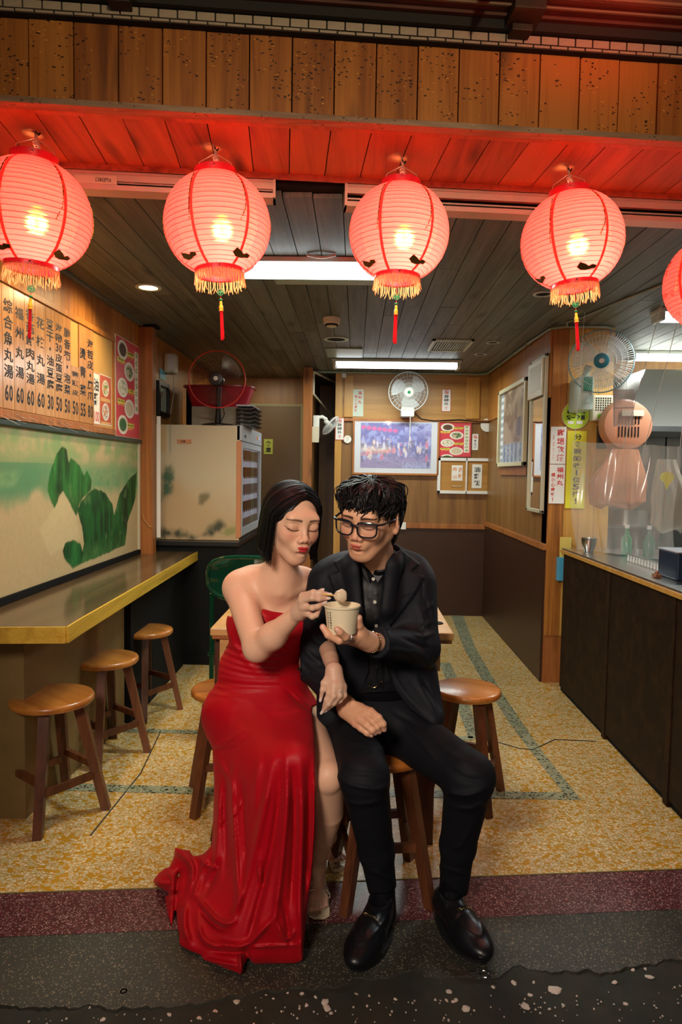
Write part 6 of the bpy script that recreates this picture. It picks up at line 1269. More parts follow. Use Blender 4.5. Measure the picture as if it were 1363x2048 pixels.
# head frame
Rm = Rot(-.42, .27, .10); eye = A_(716, 1049, 1.845); Om = eye - Rm @ V(0, -.080, .004)
hd_l = lambda P: head_field((P - Om) @ Rm, True)
neckb = pt(762, 1148, 2.045); 
F = Field(); hb = Om + Rm @ V(0, .0, .0)
F.fn(lambda P: hd_l(P), .02)
F.cone(neckb, Om + Rm @ V(0, .022, -.045), .049, .049, .022); F.cone(neckb, pt(752, 1185, 2.09), .049, .040, .02)
for s in (-1, 1): F.cone(pt(752+s*8, 1150, 2.005), Om + Rm @ V(s*.045, .005, -.055), .008, .012, .02)
# forearms and hands
def hand_chain(F, wrist, palm, fingers, rp, rf):
    for q in palm: F.cone(q[0], q[1], q[2], q[3], .012)
    for f_ in fingers: F.chain([pt(*p) for p in f_], [rf*1.10, rf*1.0, rf*.93, rf*.80][:len(f_)], .010)
# hand under the cup
wB = pt(745, 1284, 1.805)
F.cone(pt(800, 1290, 1.90), wB, .027, .026, .01)
for a, b_, ra, rb in (((738,1283,1.79),(716,1272,1.75),.022,.016), ((738,1284,1.79),(708,1278,1.75),.022,.016), ((738,1286,1.80),(704,1281,1.78),.021,.014), ((734,1276,1.78),(721,1262,1.755),.017,.013)): F.cone(pt(*a), pt(*b_), ra, rb, .014)
FB = [[(708,1277,1.735),(690,1274,1.690),(679,1264,1.676),(674,1259,1.674)], [(706,1280,1.745),(678,1281,1.705),(656,1270,1.700),(645,1254,1.708)], [(706,1281,1.765),(680,1281,1.745),(662,1276,1.75),(651,1262,1.757)], [(712,1276,1.78),(690,1276,1.80),(668,1268,1.80)], [(726,1266,1.755),(718,1251,1.735),(717,1236,1.725)]]
for f_ in FB: F.chain([pt(*p) for p in f_], [.0105, .0100, .0094, .0082][:len(f_)], .010)
# hand resting on the thigh
wC = pt(692, 1411, 1.865); F.cone(pt(668, 1385, 1.91), wC, .034, .027, .01)
for a, b_, ra, rb in (((697,1413,1.850),(740,1424,1.782),.021,.0125), ((696,1416,1.850),(728,1432,1.782),.021,.0125), ((694,1419,1.850),(718,1440,1.785),.021,.0120), ((692,1422,1.855),(711,1447,1.792),.020,.0115)): F.cone(pt(*a), pt(*b_), ra, rb, .014)
FC = [[(742,1423,1.777),(757,1435,1.759),(766,1448,1.756),(768,1459,1.764)], [(730,1432,1.776),(745,1443,1.756),(754,1454,1.752),(758,1463,1.760)], [(719,1440,1.779),(733,1451,1.760),(744,1461,1.754),(749,1466,1.761)], [(711,1448,1.786),(722,1457,1.772),(734,1466,1.766),(742,1470,1.769)], [(706,1408,1.824),(722,1414,1.814),(737,1432,1.819)]]
for f_ in FC: F.chain([pt(*p) for p in f_], [.0096, .0089, .0084, .0072], .006)
F.ell(pt(752, 1235, 2.10), (.12, .06, .14), .03); F.cone(pt(672, 1165, 2.07), pt(822, 1165, 2.10), .038, .038, .03)
F.cone(pt(655, 1172, 2.05), pt(622, 1325, 2.03), .040, .036, .02); F.cone(pt(622, 1325, 2.03), pt(668, 1385, 1.91), .036, .034, .01); F.cone(pt(832, 1180, 2.08), pt(838, 1295, 2.01), .038, .034, .02); F.cone(pt(838, 1295, 2.01), pt(800, 1290, 1.90), .034, .026, .01)
def mancol(P):
    L = (P - Om) @ Rm; c = head_paint(L, True, MANSKIN); far = np.linalg.norm(L, axis=1) > .16; c[far] = MANSKIN
    for f_ in FB + FC:   # nails and redder fingertips
        tip = pt(*f_[-1]); q = np.linalg.norm(P - tip, axis=1); c = mixc(c, (.62, .26, .18), sstep(.022, .005, q)*.55)
        n_ = tip + V(0, -.0075, .002); c = mixc(c, (.70, .46, .38), sstep(.0055, .0040, np.linalg.norm((P - n_)*V(1, .5, 1), axis=1))*.7)
    for f_ in FC[:4]: c = mixc(c, (.58, .24, .15), np.exp(-(np.linalg.norm(P - pt(*f_[0]) - V(0, -.012, 0), axis=1)/.010)**2)*.5)
    return c
lo = Om - .15; hi = Om + V(.15, .15, .16)
def box_of(pts, m): p = np.array(pts); return p.min(0) - m, p.max(0) + m
rb_ = box_of([pt(*p) for f_ in FB for p in f_] + [wB], .026); rc_ = box_of([pt(*p) for f_ in FC for p in f_] + [wC], .028)
sdf_mesh('body', F, [((lo[0], lo[1], Om[2]-.15), hi, .0017), (neckb - V(.12, .12, .13), V(neckb[0]+.12, neckb[1]+.12, Om[2]-.148), .004), (*rb_, .0016), (*rc_, .0016), (V(-.17, rc_[1][1]-.006, .56), V(-.02, 2.0, 1.06), .006), (V(rb_[1][0]-.006, 1.80, .74), V(.31, 2.0, 1.06), .006), (V(-.17, 1.994, .56), V(.31, 2.24, neckb[2]-.126), .006)], m_skin, man, mancol, smooth=1)
# shirt --------------------------------------------------------------
shirt = Field(); shirt.ell(pt(752, 1225, 2.075), (.150, .105, .18)).ell(pt(748, 1350, 2.09), (.148, .110, .13), .06).cone(pt(752, 1175, 2.055), pt(764, 1140, 2.045), .062, .060, .03).cone(pt(764, 1140, 2.045), neckb + (Om + Rm @ V(0, .022, -.045) - neckb)*.45, .059, .057, .02).cone(pt(690, 1165, 2.06), pt(815, 1165, 2.09), .05, .05, .05)
neckcut = [(715, 1040), (722, 1112), (733, 1134), (745, 1150), (749, 1138), (762, 1120), (782, 1098), (800, 1076), (815, 1040)]
def cutpoly(poly, s=.0014, ymax=None):
    def f(P, d):
        x, y = PX(P); q = sdpoly(x, y, poly)*s
        if ymax is not None: q = np.where(P[:, 1] > ymax, .05, q)
        return smax(d, -q, .003)
    return f
shirt.post = [folds([([(752, 1150), (752, 1380)], 1.6, .0022), ([(738, 1150), (741, 1385)], 1.6, .0015), ([(765, 1180), (770, 1380)], 4, -.002), ([(728, 1200), (735, 1330)], 5, .003), ([(770, 1240), (760, 1330)], 5, .003)]), cutpoly(neckcut, ymax=2.04), lambda P, d: smax(d, (P - (neckb + (Om + Rm @ V(0, .022, -.045) - neckb)*.35)) @ unit(Om + Rm @ V(0, .022, -.045) - neckb), .004)]
lo, hi = pt(640, 1420, 2.2) , pt(870, 1110, 1.9); sdf_mesh('shirt', shirt, [((lo[0], 1.88, .50), (hi[0]+.03, 2.25, 1.075), .004)], m_shirt, man, smooth=2)
b = B()   # stand collar: two pointed leaves round the neck
for pts in ([(722,1110,1.985),(731,1130,1.982),(745,1150,1.978),(738,1165,1.970),(727,1150,1.973),(719,1124,1.98)], [(786,1094,2.0),(766,1118,1.988),(749,1138,1.980),(746,1150,1.976),(755,1165,1.970),(773,1138,1.976),(789,1108,1.995)]):
    q = [pt(*p) for p in pts]; n_ = len(q); c_ = np.mean(q, 0); r_ = [p + V(0, .006, 0) for p in q]; b.add(q + r_ + [c_ + V(0, -.004, 0)], [(2*n_, (i+1) % n_, i) for i in range(n_)] + [tuple(range(n_, 2*n_))] + [(i, (i+1) % n_, n_+(i+1) % n_, n_+i) for i in range(n_)])
b.build('collar', m_shirt, man)
for (x, y) in ((746, 1158), (749, 1204), (752, 1252), (754, 1300)):
    o = shirt; p = pt(x, y, 1.85)
    for _ in range(24):
        dd = shirt.eval(p[None])[0]
        if dd < .0008: break
        p = p + unit(ray(x, y))*dd*.8
    b = B(); b.lathe([(.0001, .0022), (.0035, .0030), (.0050, .0022), (.0052, 0)], p, axis=(0, -1, .1), n=16); bt = b.build('button', mat('pearl button', (.62, .58, .48), .25), man, smooth=True)
    b = B(); b.lathe([(.0001, .0032), (.0016, .0030)], p, axis=(0, -1, .1), n=8); b.build('thread', m_ink, bt)
# jacket --------------------------------------------------------------
J = Field()
J.ell(pt(750, 1230, 2.085), (.172, .120, .185)).ell(pt(752, 1345, 2.10), (.165, .125, .14), .07)
J.cone(pt(672, 1152, 2.06), pt(822, 1148, 2.10), .058, .058, .05); J.cone(pt(690, 1135, 2.05), pt(765, 1120, 2.07), .045, .05, .04); J.cone(pt(765, 1118, 2.08), pt(815, 1140, 2.10), .05, .05, .04)
shL, elL, wrL = pt(655, 1165, 2.04), pt(622, 1325, 2.03), pt(688, 1408, 1.875)
shR, elR, wrR = pt(832, 1172, 2.07), pt(838, 1295, 2.00), pt(752, 1286, 1.82)
J.cone(shL, elL, .062, .052, .035); J.cone(elL, wrL, .054, .040, .03); J.cone(shR, elR, .062, .058, .035); J.cone(elR, wrR, .056, .042, .03)
J.cone(pt(835, 1350, 2.06), pt(858, 1425, 2.01), .060, .045, .05); J.cone(pt(800, 1380, 2.02), pt(865, 1440, 1.96), .045, .030, .04); J.cone(pt(668, 1360, 2.04), pt(662, 1430, 2.02), .055, .045, .04)
J.cone(pt(792, 1102, 2.02), pt(782, 1130, 1.985), .018, .017, .03); J.cone(pt(782, 1130, 1.985), pt(770, 1215, 1.962), .017, .020, .03); J.cone(pt(716, 1102, 2.0), pt(710, 1140, 1.980), .018, .016, .03); J.cone(pt(710, 1140, 1.980), pt(718, 1220, 1.962), .016, .020, .03)
openp = [(722, 1080), (716, 1118), (721, 1160), (724, 1200), (730, 1250), (737, 1300), (738, 1345), (716, 1400), (690, 1480), (925, 1500), (900, 1470), (862, 1449), (818, 1418), (790, 1380), (772, 1330), (757, 1268), (761, 1210), (766, 1160), (772, 1118), (792, 1080)]
lapR = [(784, 1086), (812, 1106), (838, 1128), (822, 1142), (848, 1153), (828, 1190), (792, 1238), (761, 1274), (757, 1264), (761, 1208), (766, 1160), (772, 1118)]
lapL = [(722, 1090), (698, 1104), (668, 1124), (678, 1142), (658, 1152), (672, 1192), (702, 1245), (735, 1292), (737, 1280), (724, 1200), (721, 1160), (716, 1118)]
def jk(P, d):
    x, y = PX(P); fr = P[:, 1] < 2.055
    for lp_ in (lapR, lapL): d = np.where(fr, d - .0075*sstep(1.5, -1.0, sdpoly(x, y, lp_)), d)
    q = sdpoly(x, y, openp)*.0014; near = fr & ((x > 700) | (y < 1380)); front = P[:, 1] < 2.03
    armR = np.minimum(d_cone(P, elR, wrR, .056, .042), 1); armL = d_cone(P, elL, wrL, .054, .040); keep = (armR < .012) | (armL < .012)
    d = np.where(front & ~keep, smax(d, -q, .002), d)
    # hem, cuffs
    hem = sdpoly(x, y, [(600, 1000), (600, 1445), (760, 1470), (868, 1462), (902, 1471), (905, 1440), (1000, 1440), (1000, 1000)])*.0014
    d = smax(d, hem, .003)
    for w_, e_ in ((wrL, elL), (wrR, elR)): ax = unit(w_ - e_); d = np.where(np.linalg.norm(P - w_, axis=1) < .075, smax(d, (P - w_) @ ax, .004), d)
    # hollow neck
    return smax(d, -d_cone(P, neckb + V(0, 0, .065), neckb + V(0, -.03, .16), .060, .075), .004)
J.post = [folds([([(846, 1190), (862, 1240), (858, 1290)], 5, -.005), ([(835, 1210), (850, 1250), (846, 1290)], 4, .005), ([(822, 1265), (850, 1275), (868, 1262)], 5, .006), ([(815, 1300), (845, 1310), (866, 1330)], 5, .006), ([(800, 1275), (840, 1292), (862, 1300)], 4, -.006),
    ([(770, 1300), (810, 1300), (840, 1322)], 4, .005), ([(605, 1290), (625, 1318), (650, 1325)], 5, .007), ([(600, 1320), (620, 1345), (650, 1350)], 5, -.006), ([(606, 1350), (640, 1368), (668, 1372)], 5, .006), ([(612, 1255), (632, 1285), (656, 1290)], 5, .006), ([(628, 1200), (640, 1250), (660, 1275)], 5, -.005),
    ([(795, 1195), (812, 1188), (838, 1178)], 1.4, .003), ([(640, 1165), (632, 1215), (628, 1270)], 6, .005), ([(690, 1260), (720, 1300), (735, 1310)], 5, .004), ([(780, 1330), (800, 1380), (850, 1430)], 5, .004), ([(822, 1340), (850, 1390), (880, 1430)], 6, .005), ([(838, 1345), (862, 1390), (885, 1450)], 4, -.004),
    ([(832, 1128), (846, 1165), (842, 1210)], 1.6, -.003), ([(658, 1130), (648, 1170), (650, 1215)], 1.6, -.003), ([(640, 1385), (668, 1400), (690, 1395)], 4, .004), ([(840, 1255), (868, 1240)], 4, .004), ([(845, 1225), (866, 1205)], 4, .004)]), jk]
sdf_mesh('jacket', J, [((-.21, 1.78, .50), (.36, 2.30, 1.12), .0036)], m_suit, man, smooth=2)
b = B()
for i in range(3):
    p = pt(598+6*i, 1338+10*i, 1.965); b = B(); b.lathe([(.0001, .003), (.005, .003), (.006, 0)], p, axis=(-.5, -1, 0), n=12); b.build('sleeve_button', m_goldm if i == 0 else m_black, man)
# trousers --------------------------------------------------------------
T = Field()
T.ell(pt(748, 1425, 2.09), (.165, .135, .105))
T.cone(pt(705, 1455, 2.05), pt(728, 1552, 1.745), .082, .064, .05); T.cone(pt(728, 1556, 1.745), pt(752, 1700, 1.83), .064, .049, .02); T.cone(pt(752, 1700, 1.83), pt(764, 1778, 1.87), .048, .041, .02)
T.cone(pt(800, 1455, 2.07), pt(938, 1552, 1.775), .084, .066, .05); T.cone(pt(938, 1556, 1.775), pt(915, 1690, 1.87), .065, .050, .02); T.cone(pt(915, 1690, 1.87), pt(907, 1775, 1.92), .048, .042, .02)
def tcut(P, d):
    x, y = PX(P); lim = np.where(x < 830, 1788 + (x-760)*.02 - np.maximum(0, x-775)*.8, 1772 + np.clip((x-895)*.75, -6, 26)); return smax(d, (y-lim)*.0014, .003)
T.post = [folds([([(690, 1480), (730, 1490), (775, 1500)], 5, .004), ([(668, 1548), (700, 1572), (760, 1580), (776, 1570)], 5, .008), ([(680, 1600), (720, 1612), (770, 1600)], 5, .005), ([(676, 1530), (710, 1548), (765, 1548)], 5, -.005), ([(720, 1620), (745, 1700), (765, 1770)], 5, .003),
    ([(980, 1572), (940, 1592), (905, 1588), (893, 1580)], 6, .010), ([(975, 1600), (940, 1622), (900, 1612)], 5, .006), ([(972, 1560), (930, 1560), (890, 1530)], 5, -.006), ([(860, 1470), (900, 1510), (940, 1530)], 6, .004), ([(800, 1440), (840, 1480), (870, 1520)], 6, .005), ([(950, 1640), (925, 1690), (905, 1700)], 5, .005), ([(735, 1740), (765, 1752), (790, 1765)], 5, .005), ([(870, 1730), (905, 1742), (935, 1750)], 5, .005), ([(738, 1400), (745, 1460)], 2, .003), ([(700, 1425), (740, 1450), (760, 1480)], 6, -.005), ([(780, 1420), (850, 1460)], 5, -.004)]), tcut]
sdf_mesh('trousers', T, [((-.16, 1.62, .08), (.46, 2.28, .62), .0038)], m_trous, man, smooth=2)
for a, b_ in ((pt(764, 1770, 1.87), pt(766, 1826, 1.865)), (pt(905, 1760, 1.925), pt(897, 1812, 1.93))): S2 = Field(); S2.cone(a, b_, .036, .038, .01); sdf_mesh('sock', S2, [(np.minimum(a, b_) - .06, np.maximum(a, b_) + .06, .004)], m_shirt, man)
# belt and horseshoe buckle
b = B(); 
pb_ = [pt(x, y, Y) for x, y, Y in ((716, 1377, 1.985), (735, 1376, 1.972), (752, 1375, 1.968), (775, 1374, 1.972), (795, 1372, 1.985))]
b.add([p + V(0, 0, s*.014) for p in pb_ for s in (-1, 1)], [(2*i, 2*i+2, 2*i+3, 2*i+1) for i in range(4)]); b.add([p + V(0, .006, s*.014) for p in pb_ for s in (-1, 1)], [(2*i, 2*i+1, 2*i+3, 2*i+2) for i in range(4)]); bl = b.build('belt', m_leather, man, smooth=True)
b = B(); pc = pt(746, 1366, 1.955); b.tube([pc + V(.0135*math.cos(a), -.002, .0135*math.sin(a)) for a in np.linspace(pi*.95, pi*1.95, 14)], .0014, n=6); pc2 = pt(758, 1366, 1.955)
b.tube([pc2 + V(0, -.002, .010), pc2 + V(0, -.002, -.012)], .0014, n=6); b.tube([pc2 + V(.008, -.002, .004), pc2 + V(.008, -.002, -.014)], .0014, n=6); b.tube([pc2 + V(.0, -.002, .008), pc2 + V(.004, -.002, .004), pc2 + V(.008, -.002, .004)], .0013, n=6); b.build('buckle', m_goldm, bl)
# loafers --------------------------------------------------------------
def loafer(heel, toe, z0):
    ax = unit(toe - heel); L_ = np.linalg.norm(toe - heel); sd = unit(np.cross(ax, UZ)); rt = thing_part = None
    Fq = Field(); g = lambda u, s, z: heel + ax*u*L_ + sd*s + UZ*z
    Fq.ell(g(.76, 0, .034), (.046, .080, .030), .03, R=np.stack([sd, ax, UZ], 1)); Fq.cone(g(.14, 0, .045), g(.70, 0, .040), .034, .040, .03); Fq.cone(g(.12, 0, .060), g(.18, 0, .085), .033, .036, .02); Fq.cone(g(.35, 0, .062), g(.58, 0, .052), .030, .026, .03)
    Fq.cone(g(.12, 0, .12), g(.26, 0, .105), .034, .026, .01, sub=True)
    def post(P, d):
        q = P - heel; u = (q @ ax)/L_; s = q @ sd; z = q[:, 2]
        seam = np.abs(np.hypot((u-.50)/.42, s/.034) - 1); d = d - .0016*np.exp(-(seam/.07)**2)*(z > .03)*(u > .35)
        d = d - .004*(sstep(.020, .016, z))*(z < .022)
        strap = np.exp(-((u-.56)/.045)**4); d = d - .0018*strap*(z > .03)
        return smax(d, -(z - .001), .003)
    Fq.post = [post]; p = np.array([g(-.15, 0, 0), g(1.12, 0, 0)]); l = p.min(0) - V(.06, .06, 0); h_ = p.max(0) + V(.06, .06, .13); l[2] = z0 - .004
    sh = sdf_mesh('loafer', Fq, [(l, h_, .0026)], m_leather, man, smooth=2)
    b = B(); sole = [];  
    for k_ in range(36):
        a = k_/36*2*pi; u = .46 + .57*math.cos(a); w = (.040 + .010*math.cos(a) - .006*math.cos(2*a))*math.sin(a)*1.08; sole.append(g(u, w, .0))
    v = [p + UZ*.0005 for p in sole] + [p + UZ*.014 for p in sole]; b.add(v, [tuple(range(35, -1, -1)), tuple(range(36, 72))] + [(i, (i+1) % 36, 36+(i+1) % 36, 36+i) for i in range(36)]); b.build('sole', m_black, sh)
    # bit: horseshoe ring and links across the strap
    c = g(.56, 0, .0); top = None
    for z in np.arange(.13, .03, -.002):
        if Fq.eval((c + UZ*z)[None])[0] < .001: top = z; break
    top = top or .08
    def surf(s): 
        q = c + sd*s
        for z in np.arange(.12, .02, -.002):
            if Fq.eval((q + UZ*z)[None])[0] < .002: return q + UZ*(z+.002)
        return q + UZ*.05
    b = B(); r_ = [surf(s) for s in (-.026, -.018, -.010, -.002, .006)]; ring_c = surf(.012)
    b.tube([ring_c + sd*.008*math.cos(a) + (ax*.7+UZ*.2)*.009*math.sin(a) for a in np.linspace(-2.3, 2.3, 14)], .0015, n=6)
    for i in range(4): b.tube([r_[i], r_[i+1]], .0012, n=6); b.tube([r_[i] - ax*.006, r_[i] + ax*.006], .0013, n=6)
    b.build('horse_bit', m_goldm, sh); return sh
h1, t1 = atZ(772, 1856, 0), atZ(700, 1950, 0); loafer(V(h1[0]-.0, h1[1]+.03, 0), V(t1[0]+.012, t1[1]+.015, 0), 0)
h2, t2 = atZ(880, 1838, 0), atZ(978, 1934, 0); loafer(V(h2[0], h2[1]+.025, 0), V(t2[0]-.015, t2[1]+.015, 0), 0)
# hair --------------------------------------------------------------
HF = Field(); HF.ell((0, .014, .026), (.079, .090, .080)); HF.cone((.012, .062, .0), (.020, .066, -.085), .052, .036, .04); HF.cone((-.055, .045, 0), (-.045, .06, -.05), .03, .02, .02); HF.cone((.055, .045, 0), (.045, .06, -.05), .03, .02, .02)
def hcut(P, d):
    x, y, z = P[:, 0], P[:, 1], P[:, 2]; return np.maximum(d, np.minimum(.025 + .006*np.sin(x*110) - z, -y - .012))
HF.post = [hcut]
class XF(Field):
    pass
HW = Field(); HW.fn(lambda P: HF.eval((P - Om) @ Rm), .001)
hair = sdf_mesh('hair', HW, [(Om - V(.14, .14, .15), Om + V(.14, .16, .17), .003)], m_hair, man, smooth=1)
def mlock(f_, rr):
    phi = rr.uniform(-pi, pi); fr = math.cos(phi) > .3   # phi 0 faces forward (-Y)
    side = abs(math.sin(phi)); end = (1.66 + rr.uniform(-.26, .12)) if fr else (1.75 + rr.uniform(-.1, .15) if side > .75 else 2.25 + rr.uniform(-.25, .2)); st = rr.uniform(.02, .9); R0 = rr.uniform(.0, .008); w = rr.uniform(-.55, .35); fq = rr.uniform(4, 9); ph = rr.uniform(0, 6); pts = []
    lift = rr.uniform(0, .010)*(1 if rr.random() < .6 else 2)
    for k_ in range(13):
        t = k_/12; th = st + (end - st)*t; a = phi + w*t*t*1.3 + .16*math.sin(fq*t+ph)*t; q = math.sin(min(th, pi/2+.0)) if th < pi/2 else 1.0; rx, ry, rz = .079+R0, .090+R0, .077+R0
        s_ = math.sin(th) if th < 1.6 else 1.0*(1 - (th-1.6)*.25); z = .024 + rz*math.cos(th) if th < 1.6 else .022 - (th-1.6)*.135
        bump = lift*math.sin(pi*t) + .004*math.sin(fq*t*1.7+ph)
        pts.append(V((rx*s_+bump)*math.sin(a), .015 - (ry*s_+bump)*math.cos(a) + (.012 if not fr and th > 1.6 else 0), z + bump*.8))
    return pts, rr.uniform(.0022, .0052)
hair_locks(mlock, Rm, Om, 560, 0, seed=4, flat=.7).build('hair_locks', m_hair, hair, smooth=True, kind='stuff')
# glasses --------------------------------------------------------------
gt = Om; G = lambda x, y, z: Om + Rm @ V(x, y, z); b = B(); m_frame = mat('dark acetate', (.012, .012, .016), .2, coat=.5)
for s in (-1, 1):
    ring = []
    for a in np.linspace(0, 2*pi, 40, endpoint=False):
        ca, sa = math.cos(a), math.sin(a); e = .62; x = .0265*math.copysign(abs(ca)**e, ca); z = .0215*math.copysign(abs(sa)**e, sa); x *= (1 + .10*sa*1.0); ring.append(G(s*(.0335) + x, -.104 + .010*((s*.0335+x)/.06)**2, -.001 + z))
    b.tube(ring, .0026, n=8, closed=True)
b.tube([G(-.011, -.106, .009), G(0, -.108, .011), G(.011, -.106, .009)], .0032, n=8); b.tube([G(-.064, -.095, .017), G(-.010, -.106, .018)], .0030, n=8); b.tube([G(.064, -.095, .017), G(.010, -.106, .018)], .0030, n=8)
gl = b.build('glasses', m_frame, man, smooth=True)
for s in (-1, 1):
    b = B(); b.tube([G(s*.062, -.094, .015), G(s*.072, -.080, .014), G(s*.080, -.02, .008), G(s*.082, .012, .004), G(s*.080, .03, -.012)], .0036, n=8, squash=.8); b.build('temple', m_frame, gl)
    b = B()
    for k_ in range(4): b.ball(G(s*(.0655+.0012*k_), -.0925+.004*k_, .015), .0020, n=8, m=5)
    b.build('silver_rivet', m_chrome, gl)
    b = B(); v = [G(s*.0335, -.1045, -.001)]; 
    for a in np.linspace(0, 2*pi, 24, endpoint=False):
        ca, sa = math.cos(a), math.sin(a); x = .0255*math.copysign(abs(ca)**.62, ca)*(1+.1*sa); z = .0205*math.copysign(abs(sa)**.62, sa); v.append(G(s*.0335+x, -.104+.010*((s*.0335+x)/.06)**2, -.001+z))
    b.add(v, [(0, 1+i, 1+(i+1) % 24) for i in range(24)]); b.build('lens', mat('clear spectacle lens', (1, 1, 1), .02, alpha=.03, spec=.3), gl)
# ring, bracelet, earring
def band(c, ax, r, w, name, m, n=20):
    ax = unit(ax); u = unit(np.cross(ax, (0, 0, 1) if abs(ax[2]) < .9 else (1, 0, 0))); v_ = np.cross(ax, u); b = B(); b.tube([np.array(c) + u*r*math.cos(a) + v_*r*math.sin(a) for a in np.linspace(0, 2*pi, n, endpoint=False)], w, n=6, closed=True); return b.build(name, m, man, smooth=True)
p0, p1 = pt(708,1277,1.735), pt(690,1274,1.690); band(p0*.3+p1*.7, p1-p0, .0112, .0016, 'finger_ring', m_chrome)
ax = unit(wB - pt(738,1284,1.79)); u = unit(np.cross(ax, UZ)); v_ = np.cross(ax, u); cw = wB*.45 + pt(738,1284,1.79)*.55; b = B(); rr = random.Random(2)
for i in range(26):
    a = i/26*2*pi; p = cw + u*.0285*math.cos(a) + v_*.0285*math.sin(a); b.tube([p + (u*math.cos(a+1.57)+v_*math.sin(a+1.57))*.0032*math.cos(q) + ax*.003*math.sin(q) for q in np.linspace(0, 2*pi, 8, endpoint=False)], .0010, n=5, closed=True)
br = b.build('bracelet', m_goldm, man, smooth=True); 
b = B(); b.ball(Om + Rm @ V(-.081, .0, -.040), .003, n=8, m=6); b.build('earring', m_chrome, man)
# ================================================================ the woman in red
WSKIN = (.74, .43, .285)
wom = thing('person', 'woman with black bob in strapless red satin gown holding a fish ball on a stick', 'person', (-.325, 2.185, 0))
Rw = Rot(.50, .20, .05); eyeW = A_(607, 1055, 1.905); Ow = eyeW - Rw @ V(0, -.080, .004)
hw_l = lambda P: head_field((P - Ow) @ Rw, False)
nb = pt(556, 1168, 2.06)
F = Field(); F.fn(hw_l, .02)
F.cone(nb, Ow + Rw @ V(0, .022, -.05), .052, .043, .03); F.cone(pt(555, 1140, 2.03) , pt(570, 1180, 2.02), .010, .006, .02)
F.ell(pt(545, 1218, 2.095), (.118, .076, .110), .03); F.cone(pt(478, 1172, 2.055), pt(614, 1172, 2.13), .046, .046, .05); F.cone(pt(505, 1158, 2.08), nb, .035, .045, .05); F.cone(pt(600, 1160, 2.12), nb, .035, .045, .05)
F.ell(pt(522, 1248, 2.035), (.048, .042, .050), .04); F.ell(pt(588, 1248, 2.055), (.046, .042, .050), .04)
F.cone(pt(560, 1186, 2.005), pt(510, 1172, 2.03), .005, .005, .02); F.cone(pt(578, 1188, 2.02), pt(610, 1176, 2.06), .004, .004, .02)
sW, eW, wW = pt(478, 1180, 2.05), pt(514, 1296, 1.885), pt(597, 1223, 1.80)
F.cone(sW, eW, .045, .038, .03); F.cone(eW, pt(545, 1272, 1.855), .037, .036, .02); F.cone(pt(545, 1272, 1.855), wW, .036, .0195, .02)
# raised hand with the stick
for a, b_, ra, rb in (((598,1222,1.80),(607,1193,1.78),.0165,.0105), ((598,1223,1.80),(605,1202,1.775),.0165,.0105), ((599,1225,1.80),(608,1214,1.775),.0165,.0105), ((600,1226,1.80),(612,1225,1.78),.0150,.0095)): F.cone(pt(*a), pt(*b_), ra, rb, .014)
FA_ = [[(606,1191,1.777),(626,1185,1.758),(640,1187,1.757),(653,1188,1.760)], [(604,1201,1.772),(624,1196,1.750),(638,1198,1.753),(650,1197,1.760)], [(607,1214,1.772),(624,1216,1.752),(636,1213,1.756),(644,1208,1.762)], [(612,1226,1.777),(624,1233,1.762),(632,1230,1.765),(636,1224,1.770)], [(602,1208,1.80),(618,1196,1.805),(632,1187,1.795),(643,1181,1.785)]]
for i, f_ in enumerate(FA_): F.chain([pt(*p) for p in f_], [.0085, .0080, .0072, .0058], .009)
# far arm looped through his, hand resting on his sleeve
wD = pt(667, 1340, 1.825); F.cone(pt(618, 1180, 2.13), pt(640, 1275, 2.10), .042, .034, .03); F.cone(pt(640, 1275, 2.10), pt(652, 1290, 2.03), .032, .027, .02); F.cone(pt(652, 1290, 2.03), pt(661, 1318, 1.90), .027, .0235, .003); F.cone(pt(661, 1318, 1.90), wD, .0235, .0185, .003)
for a, b_, ra, rb in (((666,1342,1.822),(657,1369,1.80),.0165,.0100), ((667,1342,1.822),(668,1371,1.792),.0165,.0105), ((668,1342,1.822),(678,1372,1.795),.0165,.0105), ((669,1342,1.822),(686,1373,1.805),.0150,.0095)): F.cone(pt(*a), pt(*b_), ra, rb, .014)
FD = [[(657,1370,1.798),(658,1386,1.785),(653,1399,1.785),(648,1413,1.79)], [(668,1371,1.790),(667,1392,1.775),(657,1408,1.777),(647,1420,1.785)], [(678,1372,1.793),(679,1391,1.782),(667,1406,1.782),(655,1417,1.788)], [(686,1374,1.802),(688,1390,1.795),(679,1401,1.793),(670,1408,1.797)], [(658,1350,1.815),(647,1366,1.80),(645,1380,1.795),(642,1393,1.797)]]
for f_ in FD: F.chain([pt(*p) for p in f_], [.0085, .0080, .0072, .0056], .009)
